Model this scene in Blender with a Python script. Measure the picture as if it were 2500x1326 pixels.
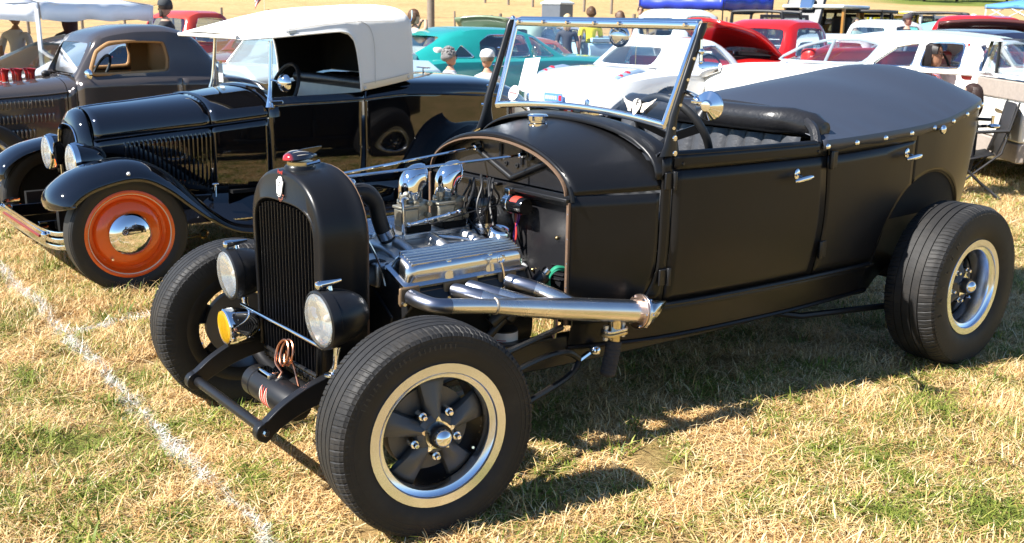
import bpy, bmesh, math, random
import numpy as np
from mathutils import Vector, Matrix
for _o in list(bpy.data.objects): bpy.data.objects.remove(_o)
S = bpy.context.scene; COL = S.collection; R = math.radians; PI = math.pi

# ---------------------------------------------------------------- camera
FPX, PITCH, ROLL, CAMZ = 2497.0, R(14.04), R(.825), 1.4446
fw = Vector((0, math.cos(PITCH), -math.sin(PITCH))); r0 = Vector((1, 0, 0)); u0 = r0.cross(fw)
rt = r0*math.cos(ROLL)+u0*math.sin(ROLL); up = u0*math.cos(ROLL)-r0*math.sin(ROLL)
cam = bpy.data.cameras.new('camera'); cam.sensor_fit = 'HORIZONTAL'; cam.sensor_width = 36; cam.lens = 36*FPX/2500
cam.clip_start = .05; cam.clip_end = 3000
cam.dof.use_dof = True; cam.dof.focus_distance = 3.7; cam.dof.aperture_fstop = 9.0
camo = bpy.data.objects.new('camera', cam); COL.objects.link(camo)
camo.matrix_world = Matrix(((rt.x, up.x, -fw.x, 0), (rt.y, up.y, -fw.y, 0), (rt.z, up.z, -fw.z, CAMZ), (0, 0, 0, 1)))
S.camera = camo
# ---------------------------------------------------------------- light
TH = R(51.74)
Uax = Vector((math.sin(TH), math.cos(TH), 0)); Vax = Vector((-math.cos(TH), math.sin(TH), 0))
shadow = Uax*.98-Vax*.22            # ground displacement of a shadow per metre of height
sundir = Vector((-shadow.x, -shadow.y, 1)).normalized()
SUN_EL = math.asin(sundir.z); SUN_AZ = math.atan2(sundir.x, sundir.y)
W = bpy.data.worlds.new('World'); S.world = W; W.use_nodes = True
nt = W.node_tree; nt.nodes.clear()
sky = nt.nodes.new('ShaderNodeTexSky'); sky.sky_type = 'NISHITA'; sky.sun_disc = False
sky.sun_elevation = SUN_EL; sky.sun_rotation = SUN_AZ; sky.altitude = 100; sky.air_density = 1.15; sky.dust_density = .02; sky.ozone_density = 6.0
bg = nt.nodes.new('ShaderNodeBackground'); bg.inputs[1].default_value = .068
wo = nt.nodes.new('ShaderNodeOutputWorld'); nt.links.new(sky.outputs[0], bg.inputs[0]); nt.links.new(bg.outputs[0], wo.inputs[0])
sl = bpy.data.lights.new('sun', 'SUN'); sl.energy = 5.0; sl.angle = R(.5); sl.color = (1, .957, .89)
so = bpy.data.objects.new('sun', sl); COL.objects.link(so); so.location = (-6, -4, 12)
so.rotation_euler = sundir.to_track_quat('Z', 'Y').to_euler()
S.view_settings.view_transform = 'Standard'; S.view_settings.look = 'None'; S.view_settings.gamma = 1
S.view_settings.use_curve_mapping = False; S.view_settings.exposure = 1.32
S.cycles.max_bounces = 7; S.cycles.diffuse_bounces = 3; S.cycles.glossy_bounces = 5; S.cycles.transparent_max_bounces = 24; S.cycles.caustics_reflective = False; S.cycles.caustics_refractive = False
S.cycles.sample_clamp_indirect = 6; S.cycles.use_denoising = True

# ---------------------------------------------------------------- helpers
def ip(x, xs, ys):
    """smooth (Hermite) interpolation through a table"""
    n = len(xs)
    if x <= xs[0]: return ys[0]
    if x >= xs[-1]: return ys[-1]
    i = max(k for k in range(n-1) if xs[k] <= x)
    h = xs[i+1]-xs[i]; t = (x-xs[i])/h
    def sl_(k):
        if k == 0: return (ys[1]-ys[0])/(xs[1]-xs[0])
        if k == n-1: return (ys[-1]-ys[-2])/(xs[-1]-xs[-2])
        a = (ys[k]-ys[k-1])/(xs[k]-xs[k-1]); b = (ys[k+1]-ys[k])/(xs[k+1]-xs[k])
        return 0 if a*b <= 0 else 2*a*b/(a+b)
    m0, m1 = sl_(i)*h, sl_(i+1)*h
    return (2*t**3-3*t*t+1)*ys[i]+(t**3-2*t*t+t)*m0+(-2*t**3+3*t*t)*ys[i+1]+(t**3-t*t)*m1
def cr(pts, n=6, closed=False):
    """Catmull-Rom through points"""
    P = [Vector(p) for p in pts]; out = []; N = len(P)
    rng = range(N) if closed else range(N-1)
    for i in rng:
        if closed: a, b, c, d = P[i-1], P[i], P[(i+1) % N], P[(i+2) % N]
        else: a, b, c, d = P[max(i-1, 0)], P[i], P[i+1], P[min(i+2, N-1)]
        for k in range(n):
            t = k/n
            out.append(.5*((2*b)+(c-a)*t+(2*a-5*b+4*c-d)*t*t+(3*b-a-3*c+d)*t**3))
    if not closed: out.append(P[-1])
    return out
def lin(a, b, n): return [a+(b-a)*i/(n-1) for i in range(n)]
class M:
    def __init__(s): s.v = []; s.f = []
    def add(s, vs, fs):
        n = len(s.v); s.v += [tuple(p) for p in vs]; s.f += [[i+n for i in f] for f in fs]; return s
    def box(s, c, d, rot=None):
        c = Vector(c); vs = []
        for x in (-.5, .5):
            for y in (-.5, .5):
                for z in (-.5, .5):
                    p = Vector((x*d[0], y*d[1], z*d[2]))
                    if rot is not None: p = rot @ p
                    vs.append(c+p)
        return s.add(vs, [(0, 1, 3, 2), (4, 6, 7, 5), (0, 4, 5, 1), (2, 3, 7, 6), (0, 2, 6, 4), (1, 5, 7, 3)])
    def loft(s, rings, closed=True, c0=False, c1=False):
        n = len(rings[0]); vs = [p for r in rings for p in r]; fs = []
        for i in range(len(rings)-1):
            for j in range(n if closed else n-1):
                a = i*n+j; b = i*n+(j+1) % n
                fs.append((a, b, b+n, a+n))
        if c0: fs.append(tuple(range(n))[::-1])
        if c1: fs.append(tuple((len(rings)-1)*n+k for k in range(n)))
        return s.add(vs, fs)
    def tube(s, pts, r, n=10, caps=True, closed=False, sq=None):
        P = [Vector(p) for p in pts]; N = len(P); rings = []
        rr = r if isinstance(r, (list, tuple)) else [r]*N
        t0 = (P[1]-P[0]).normalized(); ref = Vector((0, 0, 1)) if abs(t0.z) < .9 else Vector((1, 0, 0))
        nx = t0.cross(ref).normalized()
        for i in range(N):
            if closed: t = (P[(i+1) % N]-P[i-1]).normalized()
            else: t = (P[min(i+1, N-1)]-P[max(i-1, 0)]).normalized()
            nx = (nx-t*nx.dot(t)).normalized(); ny = t.cross(nx)
            a, b = (1, 1) if sq is None else sq
            rings.append([P[i]+(nx*math.cos(2*PI*k/n)*a+ny*math.sin(2*PI*k/n)*b)*rr[i] for k in range(n)])
        if closed: rings.append(rings[0]); return s.loft(rings)
        return s.loft(rings, True, caps, caps)
    def cyl(s, a, b, r, r2=None, n=16, caps=True):
        return s.tube([a, b], [r, r if r2 is None else r2], n, caps)
    def lathe(s, prof, o=(0, 0, 0), ax=(0, 0, 1), n=32, a0=0, a1=2*PI):
        o = Vector(o); ax = Vector(ax).normalized()
        ref = Vector((0, 0, 1)) if abs(ax.z) < .9 else Vector((1, 0, 0))
        e1 = ax.cross(ref).normalized(); e2 = ax.cross(e1); full = abs(a1-a0-2*PI) < 1e-6
        m = n if full else n+1
        rings = []
        for k in range(m):
            a = a0+(a1-a0)*k/n; d = e1*math.cos(a)+e2*math.sin(a)
            rings.append([o+ax*h+d*r for r, h in prof])
        if full: rings.append(rings[0])
        return s.loft(rings, False)
    def sph(s, c, r, nu=16, nv=10, rot=None):
        if not isinstance(r, (tuple, list)): r = (r, r, r)
        c = Vector(c); rings = []
        for i in range(nv+1):
            t = PI*i/nv; ring = []
            for k in range(nu):
                a = 2*PI*k/nu; p = Vector((r[0]*math.sin(t)*math.cos(a), r[1]*math.sin(t)*math.sin(a), r[2]*math.cos(t)))
                if rot is not None: p = rot @ p
                ring.append(c+p)
            rings.append(ring)
        return s.loft(rings)
    def plate(s, pts, o, ex, ey, t):
        """polygon pts (2-D) in the plane o+ex,ey, thickness t along the normal"""
        o, ex, ey = Vector(o), Vector(ex), Vector(ey); ez = ex.cross(ey).normalized()
        A = [o+ex*p[0]+ey*p[1] for p in pts]; B = [p+ez*t for p in A]; n = len(pts)
        fs = [tuple(range(n))[::-1], tuple(range(n, 2*n))]+[(i, (i+1) % n, n+(i+1) % n, n+i) for i in range(n)]
        return s.add(A+B, fs)
    def frame(s, outer, inner, o, ex, ey, t):
        """ring plate between two outlines with equal counts"""
        o, ex, ey = Vector(o), Vector(ex), Vector(ey); ez = ex.cross(ey).normalized()
        A = [o+ex*p[0]+ey*p[1] for p in outer]; B = [o+ex*p[0]+ey*p[1] for p in inner]
        return s.loft([A, B, [p+ez*t for p in B], [p+ez*t for p in A], A])
    def mirror(s):
        n = len(s.v); s.v += [(x, -y, z) for x, y, z in s.v]; s.f += [[i+n for i in f][::-1] for f in s.f]; return s
    def flipy(s):
        s.v = [(x, -y, z) for x, y, z in s.v]; s.f = [f[::-1] for f in s.f]; return s
    def tf(s, m):
        s.v = [tuple(m @ Vector(p)) for p in s.v]; return s
    def obj(s, name, mat, par=None, bev=0, bseg=2, sharp=38, sol=0, sub=0, smooth=True):
        me = bpy.data.meshes.new(name); bm = bmesh.new()
        vs = [bm.verts.new(p) for p in s.v]
        for f in s.f:
            try:
                q = []
                for i in f:
                    if vs[i] not in q: q.append(vs[i])
                if len(q) > 2: bm.faces.new(q)
            except ValueError: pass
        bmesh.ops.remove_doubles(bm, verts=bm.verts, dist=1e-5)
        bmesh.ops.dissolve_degenerate(bm, edges=bm.edges, dist=1e-6)
        bmesh.ops.recalc_face_normals(bm, faces=bm.faces)
        bm.to_mesh(me); bm.free()
        if smooth:
            for p in me.polygons: p.use_smooth = True
            me.set_sharp_from_angle(angle=R(sharp))
        if mat: me.materials.append(mat)
        o = bpy.data.objects.new(name, me); COL.objects.link(o)
        if par: o.parent = par
        if sol:
            m = o.modifiers.new('s', 'SOLIDIFY'); m.thickness = abs(sol); m.offset = -1 if sol > 0 else 1
        if sub:
            m = o.modifiers.new('u', 'SUBSURF'); m.levels = sub; m.render_levels = sub
        if bev:
            m = o.modifiers.new('b', 'BEVEL'); m.width = bev; m.segments = bseg; m.limit_method = 'ANGLE'; m.angle_limit = R(35); m.harden_normals = False
        return o
def tag(o, label, cat, group=None, kind=None):
    if label: o['label'] = label
    if cat: o['category'] = cat
    if group: o['group'] = group
    if kind: o['kind'] = kind
    return o
def thing(name, label, cat, loc=(0, 0, 0), rz=0, group=None):
    o = bpy.data.objects.new(name, None); COL.objects.link(o); o.empty_display_size = .1
    o.location = loc; o.rotation_euler = (0, 0, rz); return tag(o, label, cat, group)
def copyo(o, par=None):
    c = o.copy(); COL.objects.link(c); c.parent = par
    for ch in o.children: copyo(ch, c)
    return c
def text(s, size, m, name, par, mw, ext=.0006, align='CENTER', sub=0):
    """flat lettering as a mesh, placed by matrix mw (local to par)"""
    cu = bpy.data.curves.new(name, 'FONT'); cu.body = s; cu.size = size; cu.extrude = ext; cu.align_x = align; cu.align_y = 'CENTER'; cu.resolution_u = 2
    to = bpy.data.objects.new(name, cu); me = bpy.data.meshes.new_from_object(to); bpy.data.objects.remove(to); bpy.data.curves.remove(cu)
    me.materials.clear(); me.materials.append(m); me.transform(mw)
    o = bpy.data.objects.new(name, me); COL.objects.link(o); o.parent = par; return o
def basis(o, ex, ey):
    ex, ey = Vector(ex).normalized(), Vector(ey).normalized(); ez = ex.cross(ey)
    return Matrix(((ex.x, ey.x, ez.x, o[0]), (ex.y, ey.y, ez.y, o[1]), (ex.z, ey.z, ez.z, o[2]), (0, 0, 0, 1)))
def fan(n, r, a0=0, c=(0, 0)): return [(c[0]+r*math.cos(a0+2*PI*k/n), c[1]+r*math.sin(a0+2*PI*k/n)) for k in range(n)]
def rrect(w, h, r, n=5):
    """rounded rectangle outline centred on 0"""
    out = []
    for cx, cy, a in ((w/2-r, h/2-r, 0), (-w/2+r, h/2-r, PI/2), (-w/2+r, -h/2+r, PI), (w/2-r, -h/2+r, 1.5*PI)):
        out += [(cx+r*math.cos(a+PI/2*k/n), cy+r*math.sin(a+PI/2*k/n)) for k in range(n+1)]
    return out

# ---------------------------------------------------------------- materials
MATS = {}
def mat(name, col, rough=.5, metal=0, spec=.5, coat=0, var=.12, vs=6, bump=0, bs=40, bd=.003, rv=.08, trans=None, sheen=0, subsurf=0, aniso=0, dirt=None):
    if name in MATS: return MATS[name]
    m = bpy.data.materials.new(name); m.use_nodes = True; t = m.node_tree; N = t.nodes; L = t.links
    b = N['Principled BSDF']; tc = N.new('ShaderNodeTexCoord')
    nz = N.new('ShaderNodeTexNoise'); nz.inputs['Scale'].default_value = vs; nz.inputs['Detail'].default_value = 5; L.new(tc.outputs['Object'], nz.inputs['Vector'])
    mx = N.new('ShaderNodeMix'); mx.data_type = 'RGBA'; L.new(nz.outputs[0], mx.inputs[0])
    mx.inputs[6].default_value = (*[c*(1-var) for c in col], 1); mx.inputs[7].default_value = (*[min(1, c*(1+var)) for c in col], 1)
    outc = mx.outputs[2]
    if dirt:   # (colour, amount, scale): worn or dusty patches
        n2 = N.new('ShaderNodeTexNoise'); n2.inputs['Scale'].default_value = dirt[2]; n2.inputs['Detail'].default_value = 8; n2.inputs['Roughness'].default_value = .7
        L.new(tc.outputs['Object'], n2.inputs['Vector'])
        rp = N.new('ShaderNodeMapRange'); rp.inputs[1].default_value = .5; rp.inputs[2].default_value = .75; rp.inputs[4].default_value = dirt[1]; L.new(n2.outputs[0], rp.inputs[0])
        m2 = N.new('ShaderNodeMix'); m2.data_type = 'RGBA'; L.new(rp.outputs[0], m2.inputs[0]); L.new(outc, m2.inputs[6]); m2.inputs[7].default_value = (*dirt[0], 1); outc = m2.outputs[2]
    L.new(outc, b.inputs['Base Color'])
    mr = N.new('ShaderNodeMapRange'); mr.inputs[3].default_value = max(0, rough*(1-rv)); mr.inputs[4].default_value = rough*(1+rv); L.new(nz.outputs[0], mr.inputs[0]); L.new(mr.outputs[0], b.inputs['Roughness'])
    b.inputs['Metallic'].default_value = metal; b.inputs['Specular IOR Level'].default_value = spec
    if coat: b.inputs['Coat Weight'].default_value = coat; b.inputs['Coat Roughness'].default_value = .03
    if sheen: b.inputs['Sheen Weight'].default_value = sheen
    if subsurf: b.inputs['Subsurface Weight'].default_value = subsurf; b.inputs['Subsurface Radius'].default_value = (.01, .004, .002)
    if bump:
        nb = N.new('ShaderNodeTexNoise'); nb.inputs['Scale'].default_value = bs; nb.inputs['Detail'].default_value = 4; L.new(tc.outputs['Object'], nb.inputs['Vector'])
        bp = N.new('ShaderNodeBump'); bp.inputs['Strength'].default_value = bump; bp.inputs['Distance'].default_value = bd; L.new(nb.outputs[0], bp.inputs['Height']); L.new(bp.outputs[0], b.inputs['Normal'])
    MATS[name] = m; return m
def glass(name, tint=(1, 1, 1), rough=0, refl=1.0, dens=0.0, ribs=0, milk=0, milkcol=None):
    """thin pane: clear sheet that reflects at its Fresnel rate"""
    if name in MATS: return MATS[name]
    m = bpy.data.materials.new(name); m.use_nodes = True; t = m.node_tree; N = t.nodes; L = t.links; N.clear()
    tr = N.new('ShaderNodeBsdfTransparent'); tr.inputs[0].default_value = (*tint, 1)
    gl = N.new('ShaderNodeBsdfGlossy'); gl.inputs['Roughness'].default_value = rough; gl.inputs[0].default_value = (refl, refl, refl, 1)
    fr = N.new('ShaderNodeLayerWeight'); fr.inputs[0].default_value = .5
    pw = N.new('ShaderNodeMath'); pw.operation = 'POWER'; pw.inputs[1].default_value = 4.5
    mu = N.new('ShaderNodeMath'); mu.operation = 'MULTIPLY_ADD'; mu.inputs[1].default_value = .9; mu.inputs[2].default_value = .08+dens; mu.use_clamp = True
    tc = N.new('ShaderNodeTexCoord'); nz = N.new('ShaderNodeTexNoise'); nz.inputs['Scale'].default_value = 3
    bp = N.new('ShaderNodeBump'); bp.inputs['Strength'].default_value = .02; bp.inputs['Distance'].default_value = .01
    L.new(tc.outputs['Object'], nz.inputs[0]); L.new(nz.outputs[0], bp.inputs['Height'])
    if ribs:
        wv = N.new('ShaderNodeTexWave'); wv.bands_direction = 'Y'; wv.inputs['Scale'].default_value = ribs; L.new(tc.outputs['Object'], wv.inputs[0])
        bp.inputs['Strength'].default_value = .5; bp.inputs['Distance'].default_value = .004; L.new(wv.outputs[0], bp.inputs['Height'])
    L.new(bp.outputs[0], gl.inputs['Normal']); L.new(bp.outputs[0], fr.inputs['Normal'])
    mx = N.new('ShaderNodeMixShader'); L.new(fr.outputs['Facing'], pw.inputs[0]); L.new(pw.outputs[0], mu.inputs[0]); L.new(mu.outputs[0], mx.inputs[0])
    base = tr.outputs[0]
    if milk:
        df = N.new('ShaderNodeBsdfDiffuse'); df.inputs[0].default_value = (*(milkcol or tint), 1); tl = N.new('ShaderNodeBsdfTranslucent'); tl.inputs[0].default_value = (*(milkcol or tint), 1)
        m1 = N.new('ShaderNodeMixShader'); m1.inputs[0].default_value = .35; L.new(df.outputs[0], m1.inputs[1]); L.new(tl.outputs[0], m1.inputs[2])
        m2 = N.new('ShaderNodeMixShader'); m2.inputs[0].default_value = milk; L.new(tr.outputs[0], m2.inputs[1]); L.new(m1.outputs[0], m2.inputs[2]); base = m2.outputs[0]
    L.new(base, mx.inputs[1]); L.new(gl.outputs[0], mx.inputs[2])
    o = N.new('ShaderNodeOutputMaterial'); L.new(mx.outputs[0], o.inputs[0]); MATS[name] = m; return m
def chromem(name, col=(.86, .87, .88), rough=.045): return mat(name, col, rough, 1, var=.03, vs=3)
SATIN = mat('satin black paint', (.0075, .0077, .0088), .32, 0, .30, var=.2, vs=3, bump=.12, bs=3.2, bd=.012, rv=.16, dirt=((.024, .023, .023), .28, 1.6))
SATIN2 = mat('satin black metal', (.010, .010, .011), .34, 0, .42, var=.2, vs=8, bump=.03, bs=500)
GLOSSBLK = mat('gloss black paint', (.0035, .0035, .0045), .04, 0, .6, coat=1.0, var=.2, vs=2, rv=.02)
CHROME = chromem('chrome plate')
POLAL = chromem('polished aluminium', (.68, .69, .71), .2)
CASTAL = mat('cast aluminium', (.62, .62, .61), .42, 1, var=.12, vs=20, bump=.15, bs=250)
ALRIM = mat('machined wheel lip', (.78, .83, .92), .22, 1, var=.08, vs=20, bump=.008, bs=300)
STEEL = mat('brushed steel pipe', (.76, .73, .70), .27, 1, var=.10, vs=7, dirt=((.55, .48, .42), .45, 4))
RUBBER = mat('tyre rubber', (.017, .0165, .0165), .6, 0, .32, var=.25, vs=12, bump=.1, bs=120, dirt=((.07, .058, .046), .32, 7))
BLKRUB = mat('black rubber', (.016, .016, .017), .5, 0, .4, var=.2)
BLKDARK = mat('dark cavity black', (.008, .008, .008), .75, 0, .2, var=.2)
LEATHER = mat('black leather', (.016, .016, .018), .33, 0, .5, var=.25, vs=10, bump=.35, bs=48, bd=.006)
WHTPAINT = mat('white paint', (.78, .78, .77), .12, 0, .5, coat=.4, var=.03)
REDPAINT = mat('red paint', (.5, .012, .012), .12, 0, .5, coat=.5, var=.06)
COPPER = mat('copper tube', (.6, .27, .16), .28, 1, var=.15, vs=30)
BRASS = mat('brass', (.7, .5, .22), .25, 1, var=.1)
LACE = mat('lacing webbing', (.15, .095, .062), .8, 0, .2, var=.3, vs=60, bump=.6, bs=300)
CLEAR = glass('clear windscreen glass', (.96, .98, .98))
LAMPGL = glass('ribbed lamp glass', (.97, .97, .95), ribs=60, milk=.30, milkcol=(.9, .9, .86), dens=.14)
YELGL = glass('amber lamp glass', (1, .55, .0), ribs=40, milk=.75, milkcol=(.95, .55, .01), dens=.03)
PAPER = mat('white paper', (.8, .8, .78), .7, var=.03)

# ================================================================ ground, hill, grass
def sst(a, b, x):
    t = min(1, max(0, (x-a)/(b-a))); return t*t*(3-2*t)
def gz(x, y):
    d = y-52-.04*x
    h = 0
    if d > 0:
        s = .105-.036*sst(5, 38, x*90/max(y, 60))
        h = s*(math.sqrt(d*d+144)-12)
        h = min(h, 26*(1-math.exp(-h/26)))
    h *= 1-sst(260, 700, abs(x))
    if y > 6:
        h += .05*sst(9, 22, y)*math.sin(x*.35+1)*math.cos(y*.21)
    if 0 < y < 60: h += .006*math.sin(x*2.1+y*1.3)*math.sin(y*2.7-x*.8)*sst(2.3, 2.6, y)
    return h
def spaced(lo, hi, c, fine, grow=1.14, lim=60):
    out = [c]; s = fine
    while out[-1] < hi: out.append(out[-1]+s); s = min(s*grow, lim) if out[-1]-c > 9 else fine
    out2 = [c]; s = fine
    while out2[-1] > lo: out2.append(out2[-1]-s); s = min(s*grow, lim) if c-out2[-1] > 9 else fine
    return out2[:0:-1]+out
GX = spaced(-1500, 1500, 0, .3, lim=90); GY = spaced(-1500, 1500, 6, .3, lim=90)
gm = M(); gm.add([(x, y, gz(x, y)) for y in GY for x in GX], [(j*len(GX)+i, j*len(GX)+i+1, (j+1)*len(GX)+i+1, (j+1)*len(GX)+i) for j in range(len(GY)-1) for i in range(len(GX)-1)])
def grass_nodes(m, blade):
    m.use_nodes = True; t = m.node_tree; N = t.nodes; L = t.links; b = N['Principled BSDF']
    ge = N.new('ShaderNodeNewGeometry')
    def noise(sc, det=4, ro=.6):
        n = N.new('ShaderNodeTexNoise'); n.inputs['Scale'].default_value = sc; n.inputs['Detail'].default_value = det; n.inputs['Roughness'].default_value = ro
        L.new(ge.outputs['Position'], n.inputs['Vector']); return n.outputs[0]
    def math_(op, a, b_, c=None, cl=False):
        n = N.new('ShaderNodeMath'); n.operation = op; n.use_clamp = cl
        for i, v in enumerate((a, b_, c)):
            if v is None: continue
            if isinstance(v, (int, float)): n.inputs[i].default_value = v
            else: L.new(v, n.inputs[i])
        return n.outputs[0]
    def ramp(fac, stops):
        n = N.new('ShaderNodeValToRGB'); L.new(fac, n.inputs[0]); e = n.color_ramp.elements
        while len(e) < len(stops): e.new(.5)
        for k, (p, c) in enumerate(stops): e[k].position = p; e[k].color = (*c, 1)
        return n.outputs[0]
    def mix(f, a, b_):
        n = N.new('ShaderNodeMix'); n.data_type = 'RGBA'
        for i, v in ((0, f), (6, a), (7, b_)):
            if isinstance(v, tuple): n.inputs[i].default_value = (*v, 1)
            elif isinstance(v, (int, float)): n.inputs[i].default_value = v
            else: L.new(v, n.inputs[i])
        return n.outputs[2]
    n1, n2, n3 = noise(1.1, 3), noise(4.5, 3), noise(70 if not blade else 25, 6, .75)
    if blade:
        at = N.new('ShaderNodeAttribute'); at.attribute_name = 'rnd'; rnd = at.outputs['Fac']
        a2 = N.new('ShaderNodeAttribute'); a2.attribute_name = 'rn2'; rn2 = a2.outputs['Fac']
        straw = ramp(rn2, [(0, (.34, .165, .06)), (.18, (.56, .34, .13)), (.5, (.71, .49, .215)), (.82, (.80, .61, .32)), (1, (.86, .73, .47))])
        green = ramp(rn2, [(0, (.075, .12, .016)), (.5, (.19, .24, .035)), (1, (.36, .36, .08))])
        thr = math_('ADD', math_('MULTIPLY', math_('SUBTRACT', n1, .5), 2.3), math_('MULTIPLY', math_('SUBTRACT', n2, .5), 2.2))
        thr = math_('ADD', thr, .27)
        gsel = math_('LESS_THAN', rnd, thr)
        c = mix(gsel, straw, green)
        b.inputs['Roughness'].default_value = .55; b.inputs['Specular IOR Level'].default_value = .3
    else:
        straw = ramp(n3, [(.25, (.15, .085, .032)), (.5, (.42, .27, .115)), (.75, (.62, .44, .20))])
        gr = ramp(n3, [(.25, (.035, .05, .012)), (.7, (.20, .22, .05))])
        f = math_('ADD', math_('MULTIPLY', math_('SUBTRACT', n1, .5), 1.6), math_('MULTIPLY', math_('SUBTRACT', n2, .5), 1.4), None)
        f = math_('ADD', f, .22, None, True)
        sx = N.new('ShaderNodeSeparateXYZ'); L.new(ge.outputs['Position'], sx.inputs[0])
        # the dry hay field beyond the fence is paler and has hardly any green
        far = N.new('ShaderNodeMapRange'); L.new(sx.outputs[1], far.inputs[0]); far.inputs[1].default_value = 24; far.inputs[2].default_value = 52
        wv = noise(.35, 8, .8); wv2 = noise(2.2, 8, .8)
        hay = mix(.45, ramp(wv, [(.3, (.31, .19, .085)), (.5, (.44, .30, .14)), (.7, (.52, .38, .19))]), ramp(wv2, [(.35, (.24, .14, .055)), (.55, (.46, .32, .15)), (.7, (.56, .42, .23))]))
        c = mix(far.outputs[0], mix(f, straw, gr), hay)
        # green bank beside the far right of the hill
        f2 = N.new('ShaderNodeMapRange'); L.new(math_('ADD', math_('MULTIPLY', sx.outputs[0], 1.0), math_('MULTIPLY', wv, 14)), f2.inputs[0]); f2.inputs[1].default_value = 42; f2.inputs[2].default_value = 50
        f3 = N.new('ShaderNodeMapRange'); L.new(math_('ADD', sx.outputs[1], math_('MULTIPLY', wv2, 6)), f3.inputs[0]); f3.inputs[1].default_value = 113; f3.inputs[2].default_value = 117
        c = mix(math_('MULTIPLY', f2.outputs[0], f3.outputs[0]), c, (.14, .17, .035))
        b.inputs['Roughness'].default_value = .9; b.inputs['Specular IOR Level'].default_value = .1
        bp = N.new('ShaderNodeBump'); bp.inputs['Strength'].default_value = .8; bp.inputs['Distance'].default_value = .03; L.new(n3, bp.inputs['Height']); L.new(bp.outputs[0], b.inputs['Normal'])
    # chalk marking dusted over the grass: one long line and one stall line
    sp = N.new('ShaderNodeSeparateXYZ'); L.new(ge.outputs['Position'], sp.inputs[0]); X, Y = sp.outputs[0], sp.outputs[1]
    wob = math_('MULTIPLY', math_('SUBTRACT', n2, .5), .10)
    d1 = math_('ABSOLUTE', math_('ADD', math_('SUBTRACT', math_('ADD', math_('MULTIPLY', X, .805), math_('MULTIPLY', Y, .593)), .999), wob), None)
    l2 = math_('ADD', math_('SUBTRACT', math_('ADD', math_('MULTIPLY', X, -.78), math_('MULTIPLY', Y, .62)), 4.33), wob)
    t2 = math_('ADD', math_('MULTIPLY', X, .62), math_('MULTIPLY', Y, .78))
    off = math_('ADD', math_('MULTIPLY', math_('LESS_THAN', t2, 2.1), 9), math_('MULTIPLY', math_('GREATER_THAN', t2, 2.75), 9))
    d2 = math_('ADD', math_('ABSOLUTE', l2, None), off)
    dd = math_('MINIMUM', d1, d2)
    patch = noise(9, 5, .7)
    wid = math_('MULTIPLY', math_('SUBTRACT', patch, .36), .24)
    k = math_('MULTIPLY', math_('SUBTRACT', wid, dd), 30, None, True)
    if blade: k = math_('MULTIPLY', k, math_('GREATER_THAN', rn2, .30))
    c = mix(math_('MULTIPLY', k, .9), c, (.80, .78, .74))
    L.new(c, b.inputs['Base Color'])
    if blade:
        tl = N.new('ShaderNodeBsdfTranslucent'); L.new(c, tl.inputs[0]); mxs = N.new('ShaderNodeMixShader'); mxs.inputs[0].default_value = .17
        L.new(b.outputs[0], mxs.inputs[1]); L.new(tl.outputs[0], mxs.inputs[2]); L.new(mxs.outputs[0], N['Material Output'].inputs[0])
    return m
gmat = grass_nodes(bpy.data.materials.new('dry turf soil'), False)
ground = gm.obj('ground', gmat); tag(ground, 'dry mown show field with straw coloured turf rising to a hay hill', 'ground', kind='structure')
# ---- grass blades: clumps instanced over the visible part of the field
blade_mat = grass_nodes(bpy.data.materials.new('grass blades'), True)
rng = np.random.default_rng(7)
clumps = bpy.data.collections.new('grass clump sources')
def make_clump(k, n, rad, mat_frac, hmul=1.0, wmul=1.0):
    vs, fs, a1, a2 = [], [], [], []
    for i in range(n):
        r = rad*math.sqrt(rng.random()); th = rng.random()*2*PI; x, y = r*math.cos(th), r*math.sin(th)
        az = rng.random()*2*PI; matted = rng.random() < mat_frac
        if matted: Lb = rng.uniform(.026, .075); t0, t1 = R(rng.uniform(45, 80)), R(rng.uniform(80, 104)); z0 = rng.uniform(0, .018)
        else: Lb = rng.uniform(.020, .055); t0, t1 = R(rng.uniform(3, 35)), R(rng.uniform(25, 85)); z0 = 0
        Lb *= hmul; w = rng.uniform(.0010, .0022)*wmul*(1.25 if not matted else 1)
        d = (math.cos(az), math.sin(az)); sd = (-d[1]*w, d[0]*w); px, py, pz = x, y, z0; base = len(vs); q, q2 = rng.random(), rng.random()
        segs = 3
        for s in range(segs+1):
            ww = 1-.85*(s/segs)**1.6
            vs.append((px+sd[0]*ww, py+sd[1]*ww, pz)); vs.append((px-sd[0]*ww, py-sd[1]*ww, pz)); a1 += [q, q]; a2 += [q2, q2]
            tt = t0+(t1-t0)*s/segs
            px += d[0]*math.sin(tt)*Lb/segs; py += d[1]*math.sin(tt)*Lb/segs; pz = max(.001, pz+math.cos(tt)*Lb/segs)
        for s in range(segs): fs.append((base+2*s, base+2*s+1, base+2*s+3, base+2*s+2))
    me = bpy.data.meshes.new('grass_clump'); me.from_pydata(vs, [], fs)
    for nme, arr in (('rnd', a1), ('rn2', a2)):
        at = me.attributes.new(nme, 'FLOAT', 'POINT'); at.data.foreach_set('value', np.array(arr, dtype=np.float32))
    for p in me.polygons: p.use_smooth = True
    me.materials.append(blade_mat); o = bpy.data.objects.new('grass_clump.%03d' % k, me); clumps.objects.link(o)
for k in range(10): make_clump(k, 125, .10, (.9, .8, .72, .62, .85, .55, .75, .8, .45, .68)[k], (1, 1, .9, 1, 1.15, .9, 1.1, .8, 1.15, 1)[k])
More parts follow.
